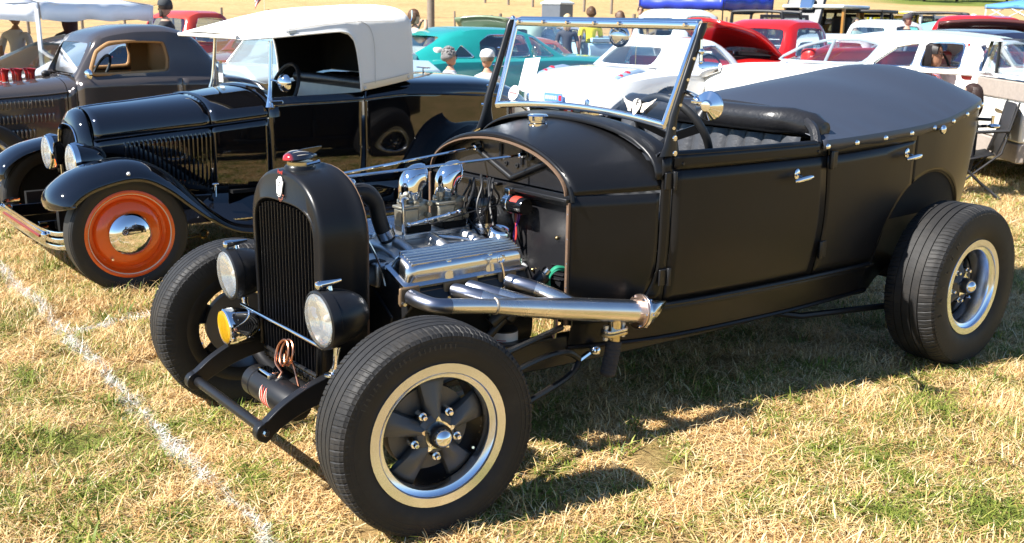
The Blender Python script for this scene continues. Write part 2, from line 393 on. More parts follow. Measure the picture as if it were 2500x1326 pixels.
def scatter(name, lo, hi, dens, sc, hmul, label, src=None, nsrc=10):
    pts = []
    area = (hi-lo)*(1.3*hi+2.4)
    n = int(area*dens)
    ys = rng.uniform(lo, hi, n); xs = rng.uniform(-.5, .5, n)*(1.3*hi+2.4)
    keep = np.abs(xs) < ys*.58+1.0
    xs, ys = xs[keep], ys[keep]; n = len(xs)
    me = bpy.data.meshes.new(name)
    P = [(x, y, gz(x, y)-.003) for x, y in zip(xs, ys)]
    me.from_pydata(P, [], [])
    rot = np.zeros((n, 3), np.float32); rot[:, 2] = rng.uniform(0, 2*PI, n)
    me.attributes.new('rot', 'FLOAT_VECTOR', 'POINT').data.foreach_set('vector', rot.ravel())
    me.attributes.new('idx', 'INT', 'POINT').data.foreach_set('value', rng.integers(0, nsrc, n).astype(np.int32))
    s = np.repeat((rng.uniform(.75, 1.25, n)*sc)[:, None], 3, 1).astype(np.float32)
    lump = np.array([.75+.7*max(0, math.sin(x*2.3+1.7*math.sin(y*1.9))*math.sin(y*2.9+1.3*math.sin(x*1.3))) for x, y in zip(xs, ys)])
    s[:, 2] *= hmul*lump*rng.uniform(.7, 1.3, n)
    me.attributes.new('scl', 'FLOAT_VECTOR', 'POINT').data.foreach_set('vector', s.ravel())
    o = bpy.data.objects.new(name, me); COL.objects.link(o)
    ng = bpy.data.node_groups.new(name, 'GeometryNodeTree'); ng.interface.new_socket('Geometry', in_out='INPUT', socket_type='NodeSocketGeometry'); ng.interface.new_socket('Geometry', in_out='OUTPUT', socket_type='NodeSocketGeometry')
    A = ng.nodes; gi = A.new('NodeGroupInput'); go = A.new('NodeGroupOutput'); ins = A.new('GeometryNodeInstanceOnPoints'); ci = A.new('GeometryNodeCollectionInfo')
    ci.inputs[0].default_value = src or clumps; ci.inputs[1].default_value = True; ci.inputs[2].default_value = True
    def na(nm, ty):
        q = A.new('GeometryNodeInputNamedAttribute'); q.data_type = ty; q.inputs[0].default_value = nm; return q.outputs[0]
    e2r = A.new('FunctionNodeEulerToRotation'); Lk = ng.links.new
    Lk(gi.outputs[0], ins.inputs['Points']); Lk(ci.outputs[0], ins.inputs['Instance']); ins.inputs['Pick Instance'].default_value = True
    Lk(na('idx', 'INT'), ins.inputs['Instance Index']); Lk(na('rot', 'FLOAT_VECTOR'), e2r.inputs[0]); Lk(e2r.outputs[0], ins.inputs['Rotation']); Lk(na('scl', 'FLOAT_VECTOR'), ins.inputs['Scale'])
    Lk(ins.outputs[0], go.inputs[0])
    md = o.modifiers.new('g', 'NODES'); md.node_group = ng
    tag(o, label, 'grass', kind='stuff'); return o
tufts = bpy.data.collections.new('green tuft sources'); _keep = clumps; clumps = tufts
for k in range(4):
    make_clump(20+k, (26, 18, 34, 14)[k], (.05, .035, .07, .03)[k], (.25, .1, .4, .15)[k], (1.5, 1.7, 1.25, 1.9)[k], 1.9)
    _m = tufts.objects[-1].data if False else [o for o in tufts.objects if o.name.startswith('grass_clump.0%d' % (20+k))][0].data
    _m.attributes['rnd'].data.foreach_set('value', np.full(len(_m.vertices), -3, np.float32))
clumps = _keep
scatter('grass', 2.2, 8.0, 5.5, 1.0, 1.0, 'broad green grass tufts standing out of the dry turf', tufts, 4)
scatter('grass', 2.2, 6.5, 150, 1.0, 1.0, 'short dry and green grass blades with chalk dust round the near cars')
scatter('grass', 6.5, 13, 42, 1.5, .85, 'short dry grass between the second row of cars')
scatter('grass', 13, 30, 9, 2.6, .6, 'dry grass further back in the show field')

# ================================================================ the satin black touring car in front
RZ = PI/2-TH; OX, OY = -.662, 3.241
def at_car(u, v, z=0):
    return (OX+u*Uax.x+v*Vax.x, OY+u*Uax.y+v*Vax.y, z)
hero = thing('vintage_hot_rod', 'satin black open touring hot rod with exposed chrome engine and side exhaust', 'car', (OX, OY, 0), RZ)

# ---- wheels -----------------------------------------------------------
def tyre_mesh(r, hw, rim, n=72, grooves=True, bulge=1.0, sipes=0):
    """tyre about the y axis, outer side at -y; profile of (radius, y)"""
    p = []
    side = [(rim-.004, .80), (rim+.012, .90), (rim+.03, .97), (rim+(r-rim)*.45, 1.0*bulge), (rim+(r-rim)*.72, .985), (rim+(r-rim)*.80, .975), (rim+(r-rim)*.815, .955), (rim+(r-rim)*.9, .915), (r-.008, .80), (r-.0025, .72)]
    p += [(a, -hw*b) for a, b in side]
    if grooves:
        g = .0055
        for c in (-.46, -.16, .16, .46):
            p += [(r, hw*(c-.026)), (r-g, hw*(c-.018)), (r-g, hw*(c+.018)), (r, hw*(c+.026))]
    p += [(a, hw*b) for a, b in side[::-1]]
    if not sipes: return M().lathe(p, (0, 0, 0), (0, 1, 0), n)
    # sidewall rings turned by column; every block has a narrow cross cut in shoulder and outer ribs
    rings = []; ang = []
    for k in range(sipes):
        for f, cut in ((0, 0), (.10, 1), (.17, 1), (.22, 0), (.60, 0), (.635, 2), (.665, 2), (.70, 0)): ang.append(((k+f)/sipes*2*PI, cut))
    for an, cut in ang:
        ring = []
        for rr_, yy in p:
            g = abs(yy)/hw; lag = .020*max(0, .95-g)
            q = rr_
            if cut and rr_ > r-.035 and ((g > .52) if cut == 1 else (g > .66)): q = rr_-.0045*(1 if cut == 1 else .7)
            a_ = an+lag*math.copysign(1, yy)*3; ring.append((q*math.sin(a_), yy, q*math.cos(a_)))
        rings.append(ring)
    rings.append(rings[0]); return M().loft(rings, False)
def sipe_mat(name, n, rmin, base=RUBBER):
    m = base.copy(); m.name = name; t = m.node_tree; N = t.nodes; L = t.links; b = N['Principled BSDF']
    tc = N.new('ShaderNodeTexCoord'); s = N.new('ShaderNodeSeparateXYZ'); L.new(tc.outputs['Object'], s.inputs[0])
    def mt(op, *a):
        q = N.new('ShaderNodeMath'); q.operation = op
        for i, v in enumerate(a):
            if isinstance(v, (int, float)): q.inputs[i].default_value = v
            else: L.new(v, q.inputs[i])
        return q.outputs[0]
    an = mt('MULTIPLY', mt('ARCTAN2', s.outputs[0], s.outputs[2]), n/(2*PI))
    fr = mt('FRACT', mt('ADD', an, mt('MULTIPLY', mt('ABSOLUTE', s.outputs[1]), 9)))
    ln = mt('LESS_THAN', fr, .16)
    rad = mt('SQRT', mt('ADD', mt('MULTIPLY', s.outputs[0], s.outputs[0]), mt('MULTIPLY', s.outputs[2], s.outputs[2])))
    ln = mt('MULTIPLY', ln, mt('GREATER_THAN', rad, rmin))
    bp = N.new('ShaderNodeBump'); bp.invert = True; bp.inputs['Strength'].default_value = .9; bp.inputs['Distance'].default_value = .004; L.new(ln, bp.inputs['Height'])
    old = b.inputs['Normal'].links[0].from_socket if b.inputs['Normal'].links else None
    if old: L.new(old, bp.inputs['Normal'])
    L.new(bp.outputs[0], b.inputs['Normal']); return m
SPK = mat('charcoal wheel centre', (.10, .098, .095), .42, .2, .5, var=.15)
def mag_wheel(par, rim, hw, face, det=True):
    """five spoke slotted wheel about the y axis; visible face towards -y. face = depth of spoke plane behind the lip"""
    y0 = -hw*.86
    M().lathe([(rim+.006, y0+.03), (rim+.008, y0+.006), (rim+.003, y0-.004), (rim-.023, y0-.003), (rim-.0245, y0+.004), (rim-.027, y0+.007), (rim-.041, y0+.012), (rim-.044, y0+.018), (rim-.0455, y0+face), (rim-.046, y0+face+.012)], (0, 0, 0), (0, 1, 0), 64).obj('rim', ALRIM, par)
    M().lathe([(rim-.046, y0+face), (rim-.045, hw*.7), (rim-.02, hw*.86), (rim+.004, hw*.84)], (0, 0, 0), (0, 1, 0), 48).obj('rim_barrel', SATIN2, par)
    yh = y0+face*.55; ro = rim-.045
    for k in range(5):
        a = 2*PI*k/5+PI/2; d = Vector((math.cos(a), 0, math.sin(a))); t = Vector((-math.sin(a), 0, math.cos(a))); m = M(); rings = []
        for q in range(7):
            f = q/6; rr = .03+(ro-.03)*f; w = .019+.027*f**1.5; yy = yh+(y0+face+.012-yh)*f**1.3; h = .02*(1-f)+.006
            rings.append([d*rr+t*w*c+Vector((0, yy+e*h, 0)) for c, e in ((-1, 1.6), (-.85, .35), (-.35, -.35), (0, -.55), (.35, -.35), (.85, .35), (1, 1.6))])
        m.loft(rings, False, False, False); m.obj('spoke', SPK, par, sol=-.004)
    M().lathe([(0, yh-.014), (.045, yh-.012), (.058, yh), (.062, yh+.03), (.0, yh+.03)], (0, 0, 0), (0, 1, 0), 30).obj('hub', SPK, par)
    M().lathe([(0, yh+.05), (.125, yh+.05), (.128, yh+.09), (0, yh+.09)], (0, 0, 0), (0, 1, 0), 36).obj('brake_drum', mat('dark drum', (.13, .125, .12), .5, .5), par)
    # spinner plate with five screw tabs, black collar, domed chrome cap
    pts = [( (.040+.015*max(0, math.cos(5*(2*PI*k/60)-PI/2))**3)*math.cos(2*PI*k/60), (.040+.015*max(0, math.cos(5*(2*PI*k/60)-PI/2))**3)*math.sin(2*PI*k/60)) for k in range(60)]
    M().plate(pts, (0, yh-.012, 0), (1, 0, 0), (0, 0, 1), .004).obj('cap_flange', CHROME, par)
    M().lathe([(.034, yh-.014), (.034, yh-.034), (.031, yh-.04), (.0, yh-.04)], (0, 0, 0), (0, 1, 0), 30).obj('cap_collar', SATIN2, par)
    M().lathe([(.027, yh-.038), (.0265, yh-.046), (.022, yh-.056), (.012, yh-.063), (0, yh-.065)], (0, 0, 0), (0, 1, 0), 28).obj('centre_cap', CHROME, par)
    for k in range(5):
        a = 2*PI*k/5-PI/2; c = Vector((.0585*1.18*math.cos(a), 0, .0585*1.18*math.sin(a)))
        M().cyl(c+Vector((0, yh+.028, 0)), c+Vector((0, yh-.002, 0)), .0125, n=14).cyl(c+Vector((0, yh+.0, 0)), c+Vector((0, yh-.017, 0)), .0092, .0075, n=6).obj('lug_nut', CHROME, par, bev=.0015)
    M().cyl((ro*.84, yh+.04, -ro*.52), (ro*.80, yh+.02, -ro*.49), .004, n=8).obj('valve_stem', CHROME, par)
RF, RR = .311, .350
TYF = sipe_mat('front tyre tread', 68, RF-.05); TYR = sipe_mat('rear tyre tread', 60, RR-.05)
def hero_wheel(u, v, r, hw, rim, face, steer, tm, side, bulge=1.0):
    w = bpy.data.objects.new('wheel', None); COL.objects.link(w); w.parent = hero; w.location = (u, v, r-.004); w.rotation_euler = (0, 0, steer+(PI if side > 0 else 0))
    t = tyre_mesh(r, hw, rim, bulge=bulge, sipes=58).obj('tyre', tm, w, sharp=28)
    mag_wheel(w, rim, hw, face); return w
wf = hero_wheel(.012, -.672, RF, .094, .208, .042, R(-7), TYF, -1)
hero_wheel(0, .605, RF, .094, .208, .042, R(-7), TYF, 1)
wr = hero_wheel(2.683, -.750, RR, .118, .204, .10, 0, TYR, -1)
hero_wheel(2.683, .750, RR, .118, .204, .10, 0, TYR, 1)
LETTER = mat('moulded sidewall lettering', (.03, .028, .026), .5, 0, .4)
for k, ch in enumerate('SAILUN'):
    a = R(196-k*12.5); rr = .283
    c = Vector((rr*math.cos(a), -.1190, rr*math.sin(a))); text(ch, .034, LETTER, 'sidewall_letter', wr, basis(c, (math.sin(a), 0, -math.cos(a)), (math.cos(a), 0, math.sin(a))), .0008)
for k in range(22):     # worn moulding on the front sidewall
    a = R(152-k*3.4); c = Vector((.263*math.cos(a), -.0945, .263*math.sin(a)))
    if k not in (6, 13): M().box(c, (.0028+.0012*(k % 3), .0016, .013), Matrix.Rotation(PI/2-a+.25*math.sin(k*2.1), 3, 'Y')).obj('sidewall_mark', LETTER, wf)
for w_, rr, yy, n_ in ((wf, .292, -.0925, 26), (wr, .326, -.1145, 22)):
    for k in range(3): M().lathe([(rr-.018*k*.8, yy-.0012-.0004*k), (rr-.002-.018*k*.8, yy-.0018-.0004*k), (rr-.004-.018*k*.8, yy-.0012-.0004*k)], (0, 0, 0), (0, 1, 0), 60).obj('sidewall_rib', RUBBER, w_)

# ---- body side ---------------------------------------------------------
WU = [.755, .85, 1.0, 1.13, 1.4, 1.9, 2.3, 2.7, 2.95, 3.18, 3.36, 3.47, 3.53, 3.555]
WV = [.421, .455, .505, .54, .572, .598, .604, .592, .562, .512, .425, .31, .17, .0]
ZU = [.755, 1.1, 1.9, 2.3, 2.6, 2.8, 3.0, 3.2, 3.555]; ZT = [.995, .995, .993, 1.004, 1.018, 1.035, 1.062, 1.085, 1.09]
def bw(u, z):
    w = ip(u, WU, WV); d = 0
    if z < .72: d = .05*((.72-z)/.30)**2*.6
    if u > 2.9: d += max(0, .95-z)*.10*sst(2.9, 3.3, u)
    return w-d
def arch(u):
    c, r = 2.72, .405
    if abs(u-c) >= r: return None
    return .405+math.sqrt(r*r-(u-c)**2)
def zbot(u):
    b = .45
    if u > 2.72: b = .60
    a = arch(u)
    return max(b, a) if a else b
def side_panel(u0, u1, zlo, zhi, nu=20, nz=12, e0=None, e1=None, off=0):
    """sheet of body skin on the near side; e0,e1(z) shift the ends"""
    rows = []
    for i in range(nu+1):
        f = i/nu; row = []
        for j in range(nz+1):
            g = j/nz
            ub = u0+(u1-u0)*f
            lo = zlo(ub) if callable(zlo) else zlo; hi = zhi(ub) if callable(zhi) else zhi
            z = lo+(hi-lo)*g
            a = u0+(e0(z) if e0 else 0); b = u1+(e1(z) if e1 else 0); u = a+(b-a)*f
            row.append((u, -bw(u, z)-off, z))
        rows.append(row)
    return M().loft(rows, False)
dj = lambda z: .022*math.sin((z-.45)/.54*PI)       # bowed door joint
ztop = lambda u: ip(u, ZU, ZT)
cowl_e = lambda z: -.055*max(0, (.60-z)/.15)**2
def both(m, name, mt, par=None, **k):
    """near and far copies of a mesh"""
    f = M(); f.v = list(m.v); f.f = [list(q) for q in m.f]; f.flipy()
    a = m.obj(name, mt, par or hero, **k); b = f.obj(name, mt, par or hero, **k); return a, b
HOODZ = .862
for a, b in ((0, 0),):
    both(side_panel(.757, 1.072, .40, HOODZ-.004, e1=cowl_e), 'cowl_side', SATIN, sol=.004)
    both(side_panel(1.078, 1.118, .45, .99, nu=3, e0=cowl_e), 'door_post', SATIN, sol=.004)
# doors with hinges and handles
fd = side_panel(1.124, 1.908, .452, lambda u: .935, e1=dj); fdn, fdf = both(fd, 'door', SATIN, sol=.006)
rd = side_panel(1.918, 2.54, lambda u: max(.452, zbot(u)+.004), lambda u: ztop(u)-.058, nu=30, e0=dj); rdn, rdf = both(rd, 'door', SATIN, sol=.006)
both(side_panel(1.124, 1.905, .937, lambda u: ztop(u)-.004, nu=14, nz=3, e1=dj, off=.003), 'belt_rail', SATIN, sol=.006)
both(side_panel(1.918, 2.54, lambda u: ztop(u)-.056, lambda u: ztop(u)-.002, nu=14, nz=3, e0=dj, off=.003), 'belt_rail', SATIN, sol=.006)
# rear quarter round to the tail, with wheel arch
def quarter():
    rows = []
    us = lin(2.546, 3.0, 26)+lin(3.02, 3.555, 30)
    for u in us:
        lo, hi = zbot(u), ztop(u); rows.append([(u, -bw(u, lo+(hi-lo)*j/12), lo+(hi-lo)*j/12) for j in range(13)])
    return M().loft(rows, False)
both(quarter(), 'rear_quarter', SATIN, sol=.005)
# wheel well lining: lip turned inward and a recessed panel
def well():
    m = M(); us = lin(2.30, 3.12, 40); A = [];
    for u in us:
        a = arch(u); z = max(a if a else .452, .452 if u < 2.72 else .602); w = bw(u, z)
        A.append([(u, -w+.004, z+.001), (u, -w+.055, z-.012), (u, -w+.10, z-.10), (u, -w+.115, max(.28, z-.42))])
    return m.loft(A, False)
both(well(), 'wheel_well', SATIN2, sol=.003)
# lower moulding and splash apron under the doors
both(M().tube([(u, -bw(u, .45)-.006, .448) for u in lin(.95, 2.30, 24)], .010, 8), 'sill_moulding', SATIN)
ap = M().loft([[(u, -bw(u, .45)+.006+.035*g, .44-(.44-.306-max(0, (u-1.9))*.02)*g) for g in (0, .2, .6, .9, 1)] for u in lin(.80, 2.36, 24)], False)
both(ap, 'splash_apron', SATIN, sol=.004)
both(M().tube([(u, -bw(u, .45)+.038, .308+max(0, (u-1.9))*.02) for u in lin(.80, 2.36, 16)], .008, 6), 'apron_edge', SATIN)
# dark tub lining and floor
li = M().loft([[(u, -(bw(u, z)-.012), z) for z in lin(.43 if u < 2.35 else .63, ztop(u)-.012, 8)] for u in lin(1.13, 3.52, 50)], False)
both(li, 'tub_lining', BLKDARK)
M().loft([[(u, -(bw(u, .45)-.02), .42), (u, bw(u, .45)-.02, .42)] for u in lin(.8, 2.36, 8)], False).obj('floor_pan', BLKDARK, hero)
for s in (-1, 1):
    for (u, z) in ((1.120, .90), (1.122, .555)):
        m = M(); y = -(bw(u, z)+.012); m.cyl((u, y, z-.032), (u, y, z+.032), .0085, n=10); m.box((u-.02, y+.008, z), (.04, .008, .058))
        if s > 0: m.flipy()
        m.obj('hinge', SATIN2, hero, bev=.002)
    for (u, z) in ((1.935, .918), (1.925, .56)):
        m = M(); y = -(bw(u, z)+.012); m.cyl((u, y, z-.036), (u, y, z+.036), .009, n=10); m.box((u+.02, y+.008, z), (.045, .010, .066))
        if s > 0: m.flipy()
        m.obj('hinge', SATIN2, hero, bev=.002)
def handle(u, z, par, s):
    y = -bw(u, z); m = M(); c = Vector((u, y-.002, z+.012))
    m.sph(c, (.016, .006, .022), 14, 8); m.tube([c, c+Vector((0, -.035, -.012))], .006, 8)
    m.tube(cr([(u-.062, y-.040, z-.006), (u-.03, y-.043, z-.002), (u+.02, y-.043, z+.002), (u+.05, y-.040, z+.004)], 4), [.004, .006, .0075, .009, .010, .0105, .011, .0115, .011, .010, .0085, .0065, .004], 10)
    if s > 0: m.flipy()
    m.obj('handle', CHROME, par)
handle(1.745, .865, fdn, -1); handle(2.475, .895, rdn, -1); handle(1.745, .865, fdf, 1); handle(2.475, .895, rdf, 1)
for s in (-1, 1):
    for u in lin(1.16, 1.86, 2): 
        z = .955; M().cyl((u, s*(bw(u, z)+.001), z), (u, s*(bw(u, z)+.007), z), .008, .006, n=10).obj('bolt', SATIN2, hero)
    m = M().cyl((2.70, -bw(2.7, .99), .99), (2.70, -bw(2.7, .99)-.03, .995), .008, n=8).sph((2.70, -bw(2.7, .99)-.034, .995), (.017, .012, .02))
    if s > 0: m.flipy()
    m.obj('fuel_cap', CHROME, hero)
# rounded top edge of the tub
both(M().tube([(u, -bw(u, ztop(u))+.008, ztop(u)-.006) for u in lin(1.12, 1.90, 20)], .012, 8), 'door_top_roll', SATIN)

# ---- cowl and firewall -------------------------------------------------
def arc_ring(u, w, zs, zc, n=28, ex=1.95):
    out = []
    for k in range(n+1):
        a = PI*k/n; c, s_ = math.cos(a), math.sin(a)
        out.append((u, -math.copysign(abs(c)**(2/ex), c)*w, zs+(zc-zs)*abs(s_)**(2/ex)))
    return out
CC = lambda u: 1.022+(u-.755)*.155
M().loft([arc_ring(u, bw(u, .86), HOODZ+(u-.755)*.02, CC(u)) for u in lin(.755, 1.085, 14)], False).obj('cowl_top', SATIN, hero, sol=.004)
# raised front bead and rear windscreen band of the cowl
M().tube(arc_ring(.762, .424, .84, 1.027), .0085, 8).obj('cowl_bead', SATIN, hero)
M().loft([arc_ring(u, bw(u, .9)+o_, .905, CC(1.07)+h_, ex=2.3) for u, o_, h_ in ((1.055, -.004, 0), (1.062, .0, .012), (1.085, .002, .018), (1.115, .002, .022), (1.15, 0, .016), (1.16, -.01, -.01))], False).obj('windscreen_band', SATIN, hero, sol=.004)
# welt of lacing round the front edge of the cowl and down each side
M().tube(arc_ring(.752, .404, .86, 1.012), .0065, 6, sq=(.7, 1.4)).obj('cowl_lacing', LACE, hero)
for s in (-1, 1): M().box((.752, s*.417, .625), (.012, .012, .43)).obj('side_lacing', LACE, hero, bev=.003)
for s in (-1, 1):
    for z in lin(.46, .80, 5): M().sph((.748, s*.419, z), .0035, 8, 5).obj('lacing_rivet', CHROME, hero)
FIRE = mat('firewall black', (.014, .014, .016), .27, 0, .5, var=.3, vs=5, dirt=((.04, .037, .033), .4, 5))
def fire_pts(w, z0, zs, zc):
    return [(w, z0), (w, zs)]+[(y, z) for _, y, z in arc_ring(0, -w, zs, zc, 24)][1:-1]+[(-w, zs), (-w, z0)]
M().plate(fire_pts(.41, .86, .862, 1.008), (.80, 0, 0), (0, 1, 0), (0, 0, 1), .006).obj('firewall', FIRE, hero)
M().plate([(-.41, .40), (.41, .40), (.41, .855), (-.41, .855)], (.785, 0, 0), (0, 1, 0), (0, 0, 1), .006).obj('lower_firewall', FIRE, hero)
M().box((.762, -.255, .846), (.05, .33, .014)).box((.776, -.255, .833), (.012, .33, .03)).obj('firewall_ledge', SATIN2, hero, bev=.003)
M().box((.775, .2, .846), (.03, .42, .012)).obj('firewall_ledge', SATIN2, hero, bev=.003)
for y0, z0, y1, z1 in ((.192, .966, -.051, .872), (-.051, .872, -.285, .965)):
    M().tube([(.796, y0, z0), (.796, y1, z1)], .0115, 10).obj('firewall_brace', SATIN2, hero)
for y, z in ((.018, .965), (-.108, .957)): M().tube([(.797, y, z-.03), (.797, y, z+.025)], .007, 8).obj('pressed_bead', FIRE, hero)
for y, z in ((-.013, .922), (-.078, .921)): M().lathe([(.009, 0), (.009, -.004), (.004, -.004), (.004, .002)], (.798, y, z), (1, 0, 0), 12).obj('grommet', BLKRUB, hero)
for k in range(4): M().tube([(.782, -.30, .60-.017*k), (.782, -.38, .606-.017*k)], .003, 6).obj('pressed_rib', FIRE, hero)
for y, z in ((-.33, .70), (-.20, .56), (-.12, .80), (-.38, .83)): M().sph((.779, y, z), .007, 8, 6).obj('bolt', BRASS, hero)
# fuel filler cap on the cowl
M().lathe([(.036, 0), (.036, .012), (.031, .016), (.031, .022), (.038, .024), (.039, .040), (.034, .046), (0, .048)], (.955, 0, CC(.955)-.008), (0, 0, 1), 24).obj('filler_cap', CHROME, hero, sharp=25)

# ---- windscreen --------------------------------------------------------
WB, WT = (1.128, .476, 1.084), (1.246, .505, 1.419)
def ws(f, g, off=0):
    """f across -1..1 (near = -1), g bottom..top; the lower edge is crowned"""
    crown = .026*(1-f*f)*(1-g)
    y = f*(WB[1]+(WT[1]-WB[1])*g); zz = WB[2]+(WT[2]-WB[2])*g+crown; u = WB[0]+(WT[0]-WB[0])*(zz-WB[2])/(WT[2]-WB[2])
    return Vector((u+off, y, zz))
M().loft([[ws(f, g) for g in lin(.02, .98, 6)] for f in lin(-.98, .98, 15)], False).obj('windscreen_glass', CLEAR, hero)
edge = [ws(-1, g) for g in lin(0, 1, 8)][:-1]+[ws(f, 1) for f in lin(-1, 1, 10)][:-1]+[ws(1, g) for g in lin(1, 0, 8)][:-1]+[ws(f, 0) for f in lin(1, -1, 16)][:-1]
WSF = chromem('chrome screen frame', (.80, .84, .9), .10)
M().tube([ws(f, 0) for f in lin(-1.01, 1.01, 18)], .0125, 8, sq=(.8, 1.1)).obj('frame_bottom', WSF, hero)
M().tube([ws(f, 1) for f in lin(-1.01, 1.01, 10)], .0125, 8, sq=(.8, 1.15)).obj('frame_top', WSF, hero)
M().box(ws(0, 1.015)+Vector((.012, 0, .004)), (.028, 1.0, .026), Matrix.Rotation(R(-19), 3, 'Y')).obj('header_rail', WSF, hero, bev=.005)
for s in (-1, 1): M().tube([ws(s, g) for g in lin(0, 1, 6)], .011, 8, sq=(.8, 1.1)).obj('frame_side', WSF, hero)
for f in (-.9, -.25, .02, .33, .62, .93): M().cyl(ws(f, 1.01, -.006), ws(f, 1.01, -.022), .008, .006, n=10).obj('top_stud', CHROME, hero)
# raked posts with spread feet
for s in (-1, 1):
    sec = [((1.108, .530, .985), .050, .011), ((1.112, .530, 1.02), .034, .012), ((1.112, .527, 1.06), .022, .013), ((1.122, .526, 1.12), .018, .0135), ((1.18, .528, 1.27), .017, .013), ((1.225, .53, 1.385), .017, .012), ((1.235, .53, 1.41), .021, .013), ((1.243, .53, 1.43), .016, .011)]
    rings = []
    for (u, y, z), a, b in sec:
        rings.append([(u+a*math.cos(2*PI*k/14), s*y+b*math.sin(2*PI*k/14), z) for k in range(14)])
    post = M().loft(rings, True, True, True).obj('windscreen_post', SATIN2, hero)
    for g in (.06, .28, .52, .72): 
        p = Vector((1.112+.125*g, s*.538, 1.06+.35*g)); M().cyl(p+Vector((-.012, s*.002, 0)), p+Vector((-.018, s*.012, 0)), .0055, n=8).obj('post_stud', CHROME, post)
    for u, z in ((1.118, 1.045), (1.122, .993)): M().lathe([(.0, .005), (.009, .004), (.011, 0)], (u, s*.540, z), (0, s, 0), 12).obj('screw', CHROME, post)
M().cyl((1.213, -.552, 1.375), (1.213, -.553, 1.30), .004, .006, n=10).sph((1.213, -.553, 1.335), .011).sph((1.213, -.553, 1.30), .007).obj('wing_nut', CHROME, hero)
M().sph((1.247, .53, 1.43), (.012, .012, .016)).obj('post_tip', CHROME, hero)
# winged badge on the glass, low on the near side
def wing_badge(par, o, ex, ey, size, mt, name='winged_badge'):
    m = M(); ey = Vector(ey)*.72
    body = [(-.13, .14), (-.05, .19), (.05, .15), (.11, .02), (.09, -.12), (.03, -.26), (-.03, -.34), (-.09, -.22), (-.14, -.08), (-.16, .04)]
    m.plate([(x*size, y*size) for x, y in body], o, ex, ey, .0015)
    for s in (-1, 1):
        for k, (l, yy, w) in enumerate(((.52, .24, .075), (.46, .13, .07), (.38, .03, .065), (.29, -.06, .06))):
            q = [(s*.15, .05-.07*k), (s*(.15+l*.4), yy*.35+.03-.045*k), (s*l, yy), (s*(l-.04), yy-w*.9), (s*(.15+l*.3), yy*.2-.05-.05*k), (s*.15, -.01-.07*k)]
            q = q if s > 0 else q[::-1]
            m.plate([(x*size, y*size) for x, y in q], o, ex, ey, .0015)
    return m.obj(name, mt, par)
nrm = (ws(0, 1)-ws(0, 0)).normalized(); CREAM = mat('cream decal', (.72, .66, .58), .5, var=.04)
wing_badge(hero, ws(-.70, .075, -.003)+Vector((0, 0, .022)), (0, -1, 0), nrm, .165, CREAM)
text('F', .032, SATIN2, 'badge_letter', hero, basis(ws(-.70, .08, -.006)+Vector((0, 0, .028)), (0, -1, 0), nrm), .0004)
# round sticker low on the far side
sc_ = ws(.80, .10, -.003)+Vector((0, 0, .012)); STK = mat('pale sticker', (.80, .74, .72), .5, var=.02); STR = mat('sticker red', (.62, .10, .10), .5, var=.05)
M().plate(fan(28, .032), sc_, (0, -1, 0), nrm, -.0015).obj('round_sticker', STK, hero)
M().plate([(-.022, -.002), (.022, -.002), (.022, .003), (-.022, .003)], sc_+Vector((-.003, 0, 0)), (0, -1, 0), nrm, -.0015).plate([(-.018, .012), (.012, .012), (.012, .015), (-.018, .015)], sc_+Vector((-.003, 0, 0)), (0, -1, 0), nrm, -.0015).obj('sticker_print', STR, hero)
# inside mirror: chrome bullet
M().sph((1.30, -.06, 1.375), (.022, .052, .042), 20, 14).obj('inside_mirror', CHROME, hero)
M().cyl((1.252, -.06, 1.41), (1.295, -.06, 1.39), .005, n=8).obj('inside_mirror_stem', CHROME, hero)
# door mirror
M().tube(cr([(1.165, -.54, 1.20), (1.13, -.60, 1.197), (1.09, -.665, 1.192)], 4), .0075, 10).obj('mirror_arm', CHROME, hero)
M().box((1.085, -.672, 1.178), (.02, .06, .012)).cyl((1.085, -.65, 1.192), (1.085, -.675, 1.175), .010, n=10).obj('mirror_bracket', CHROME, hero, bev=.003)
M().lathe([(0, -.028), (.016, -.026), (.021, -.019), (.047, -.003), (.049, .004), (0, .004)], (1.10, -.70, 1.168), Vector((1, .28, 0)), 36).obj('mirror_head', CHROME, hero, sharp=22)

# ---- interior ----------------------------------------------------------
m = M(); cols = []
for k in range(89):
    y = -.50+1.0*k/88; b = .016*abs(math.sin(PI*k/8))**.6
    cols.append([(1.80-b*.6, y, .62), (1.82-b, y, .72), (1.845-b, y, .84), (1.868-b, y, .96), (1.878-b, y, 1.0)])
m.loft(cols, False).obj('seat_back', mat('sunlit black leather', (.05, .052, .058), .34, 0, .5, var=.3, vs=14, bump=.4, bs=60, bd=.005), hero)  # leather colour raised on the seat back to paint in the sunlight there
m = M(); rings = []
for k in range(33):
    f = -1+2*k/32; y = f*.555; u = 1.80+.03*0+.10*max(0, abs(f)-.72)/.28; zc = 1.045-.03*max(0, abs(f)-.8)/.2; rr = (.058, .052)
    e = 1 if abs(f) < .97 else .55
    rings.append([(u+.055+rr[0]*e*math.cos(2*PI*j/16), y, zc+rr[1]*e*math.sin(2*PI*j/16)+.015) for j in range(16)])
m.loft(rings, True, True, True).obj('seat_bolster', LEATHER, hero)
M().box((1.60, 0, .62), (.44, .98, .16)).obj('seat_cushion', LEATHER, hero, bev=.05, bseg=4)
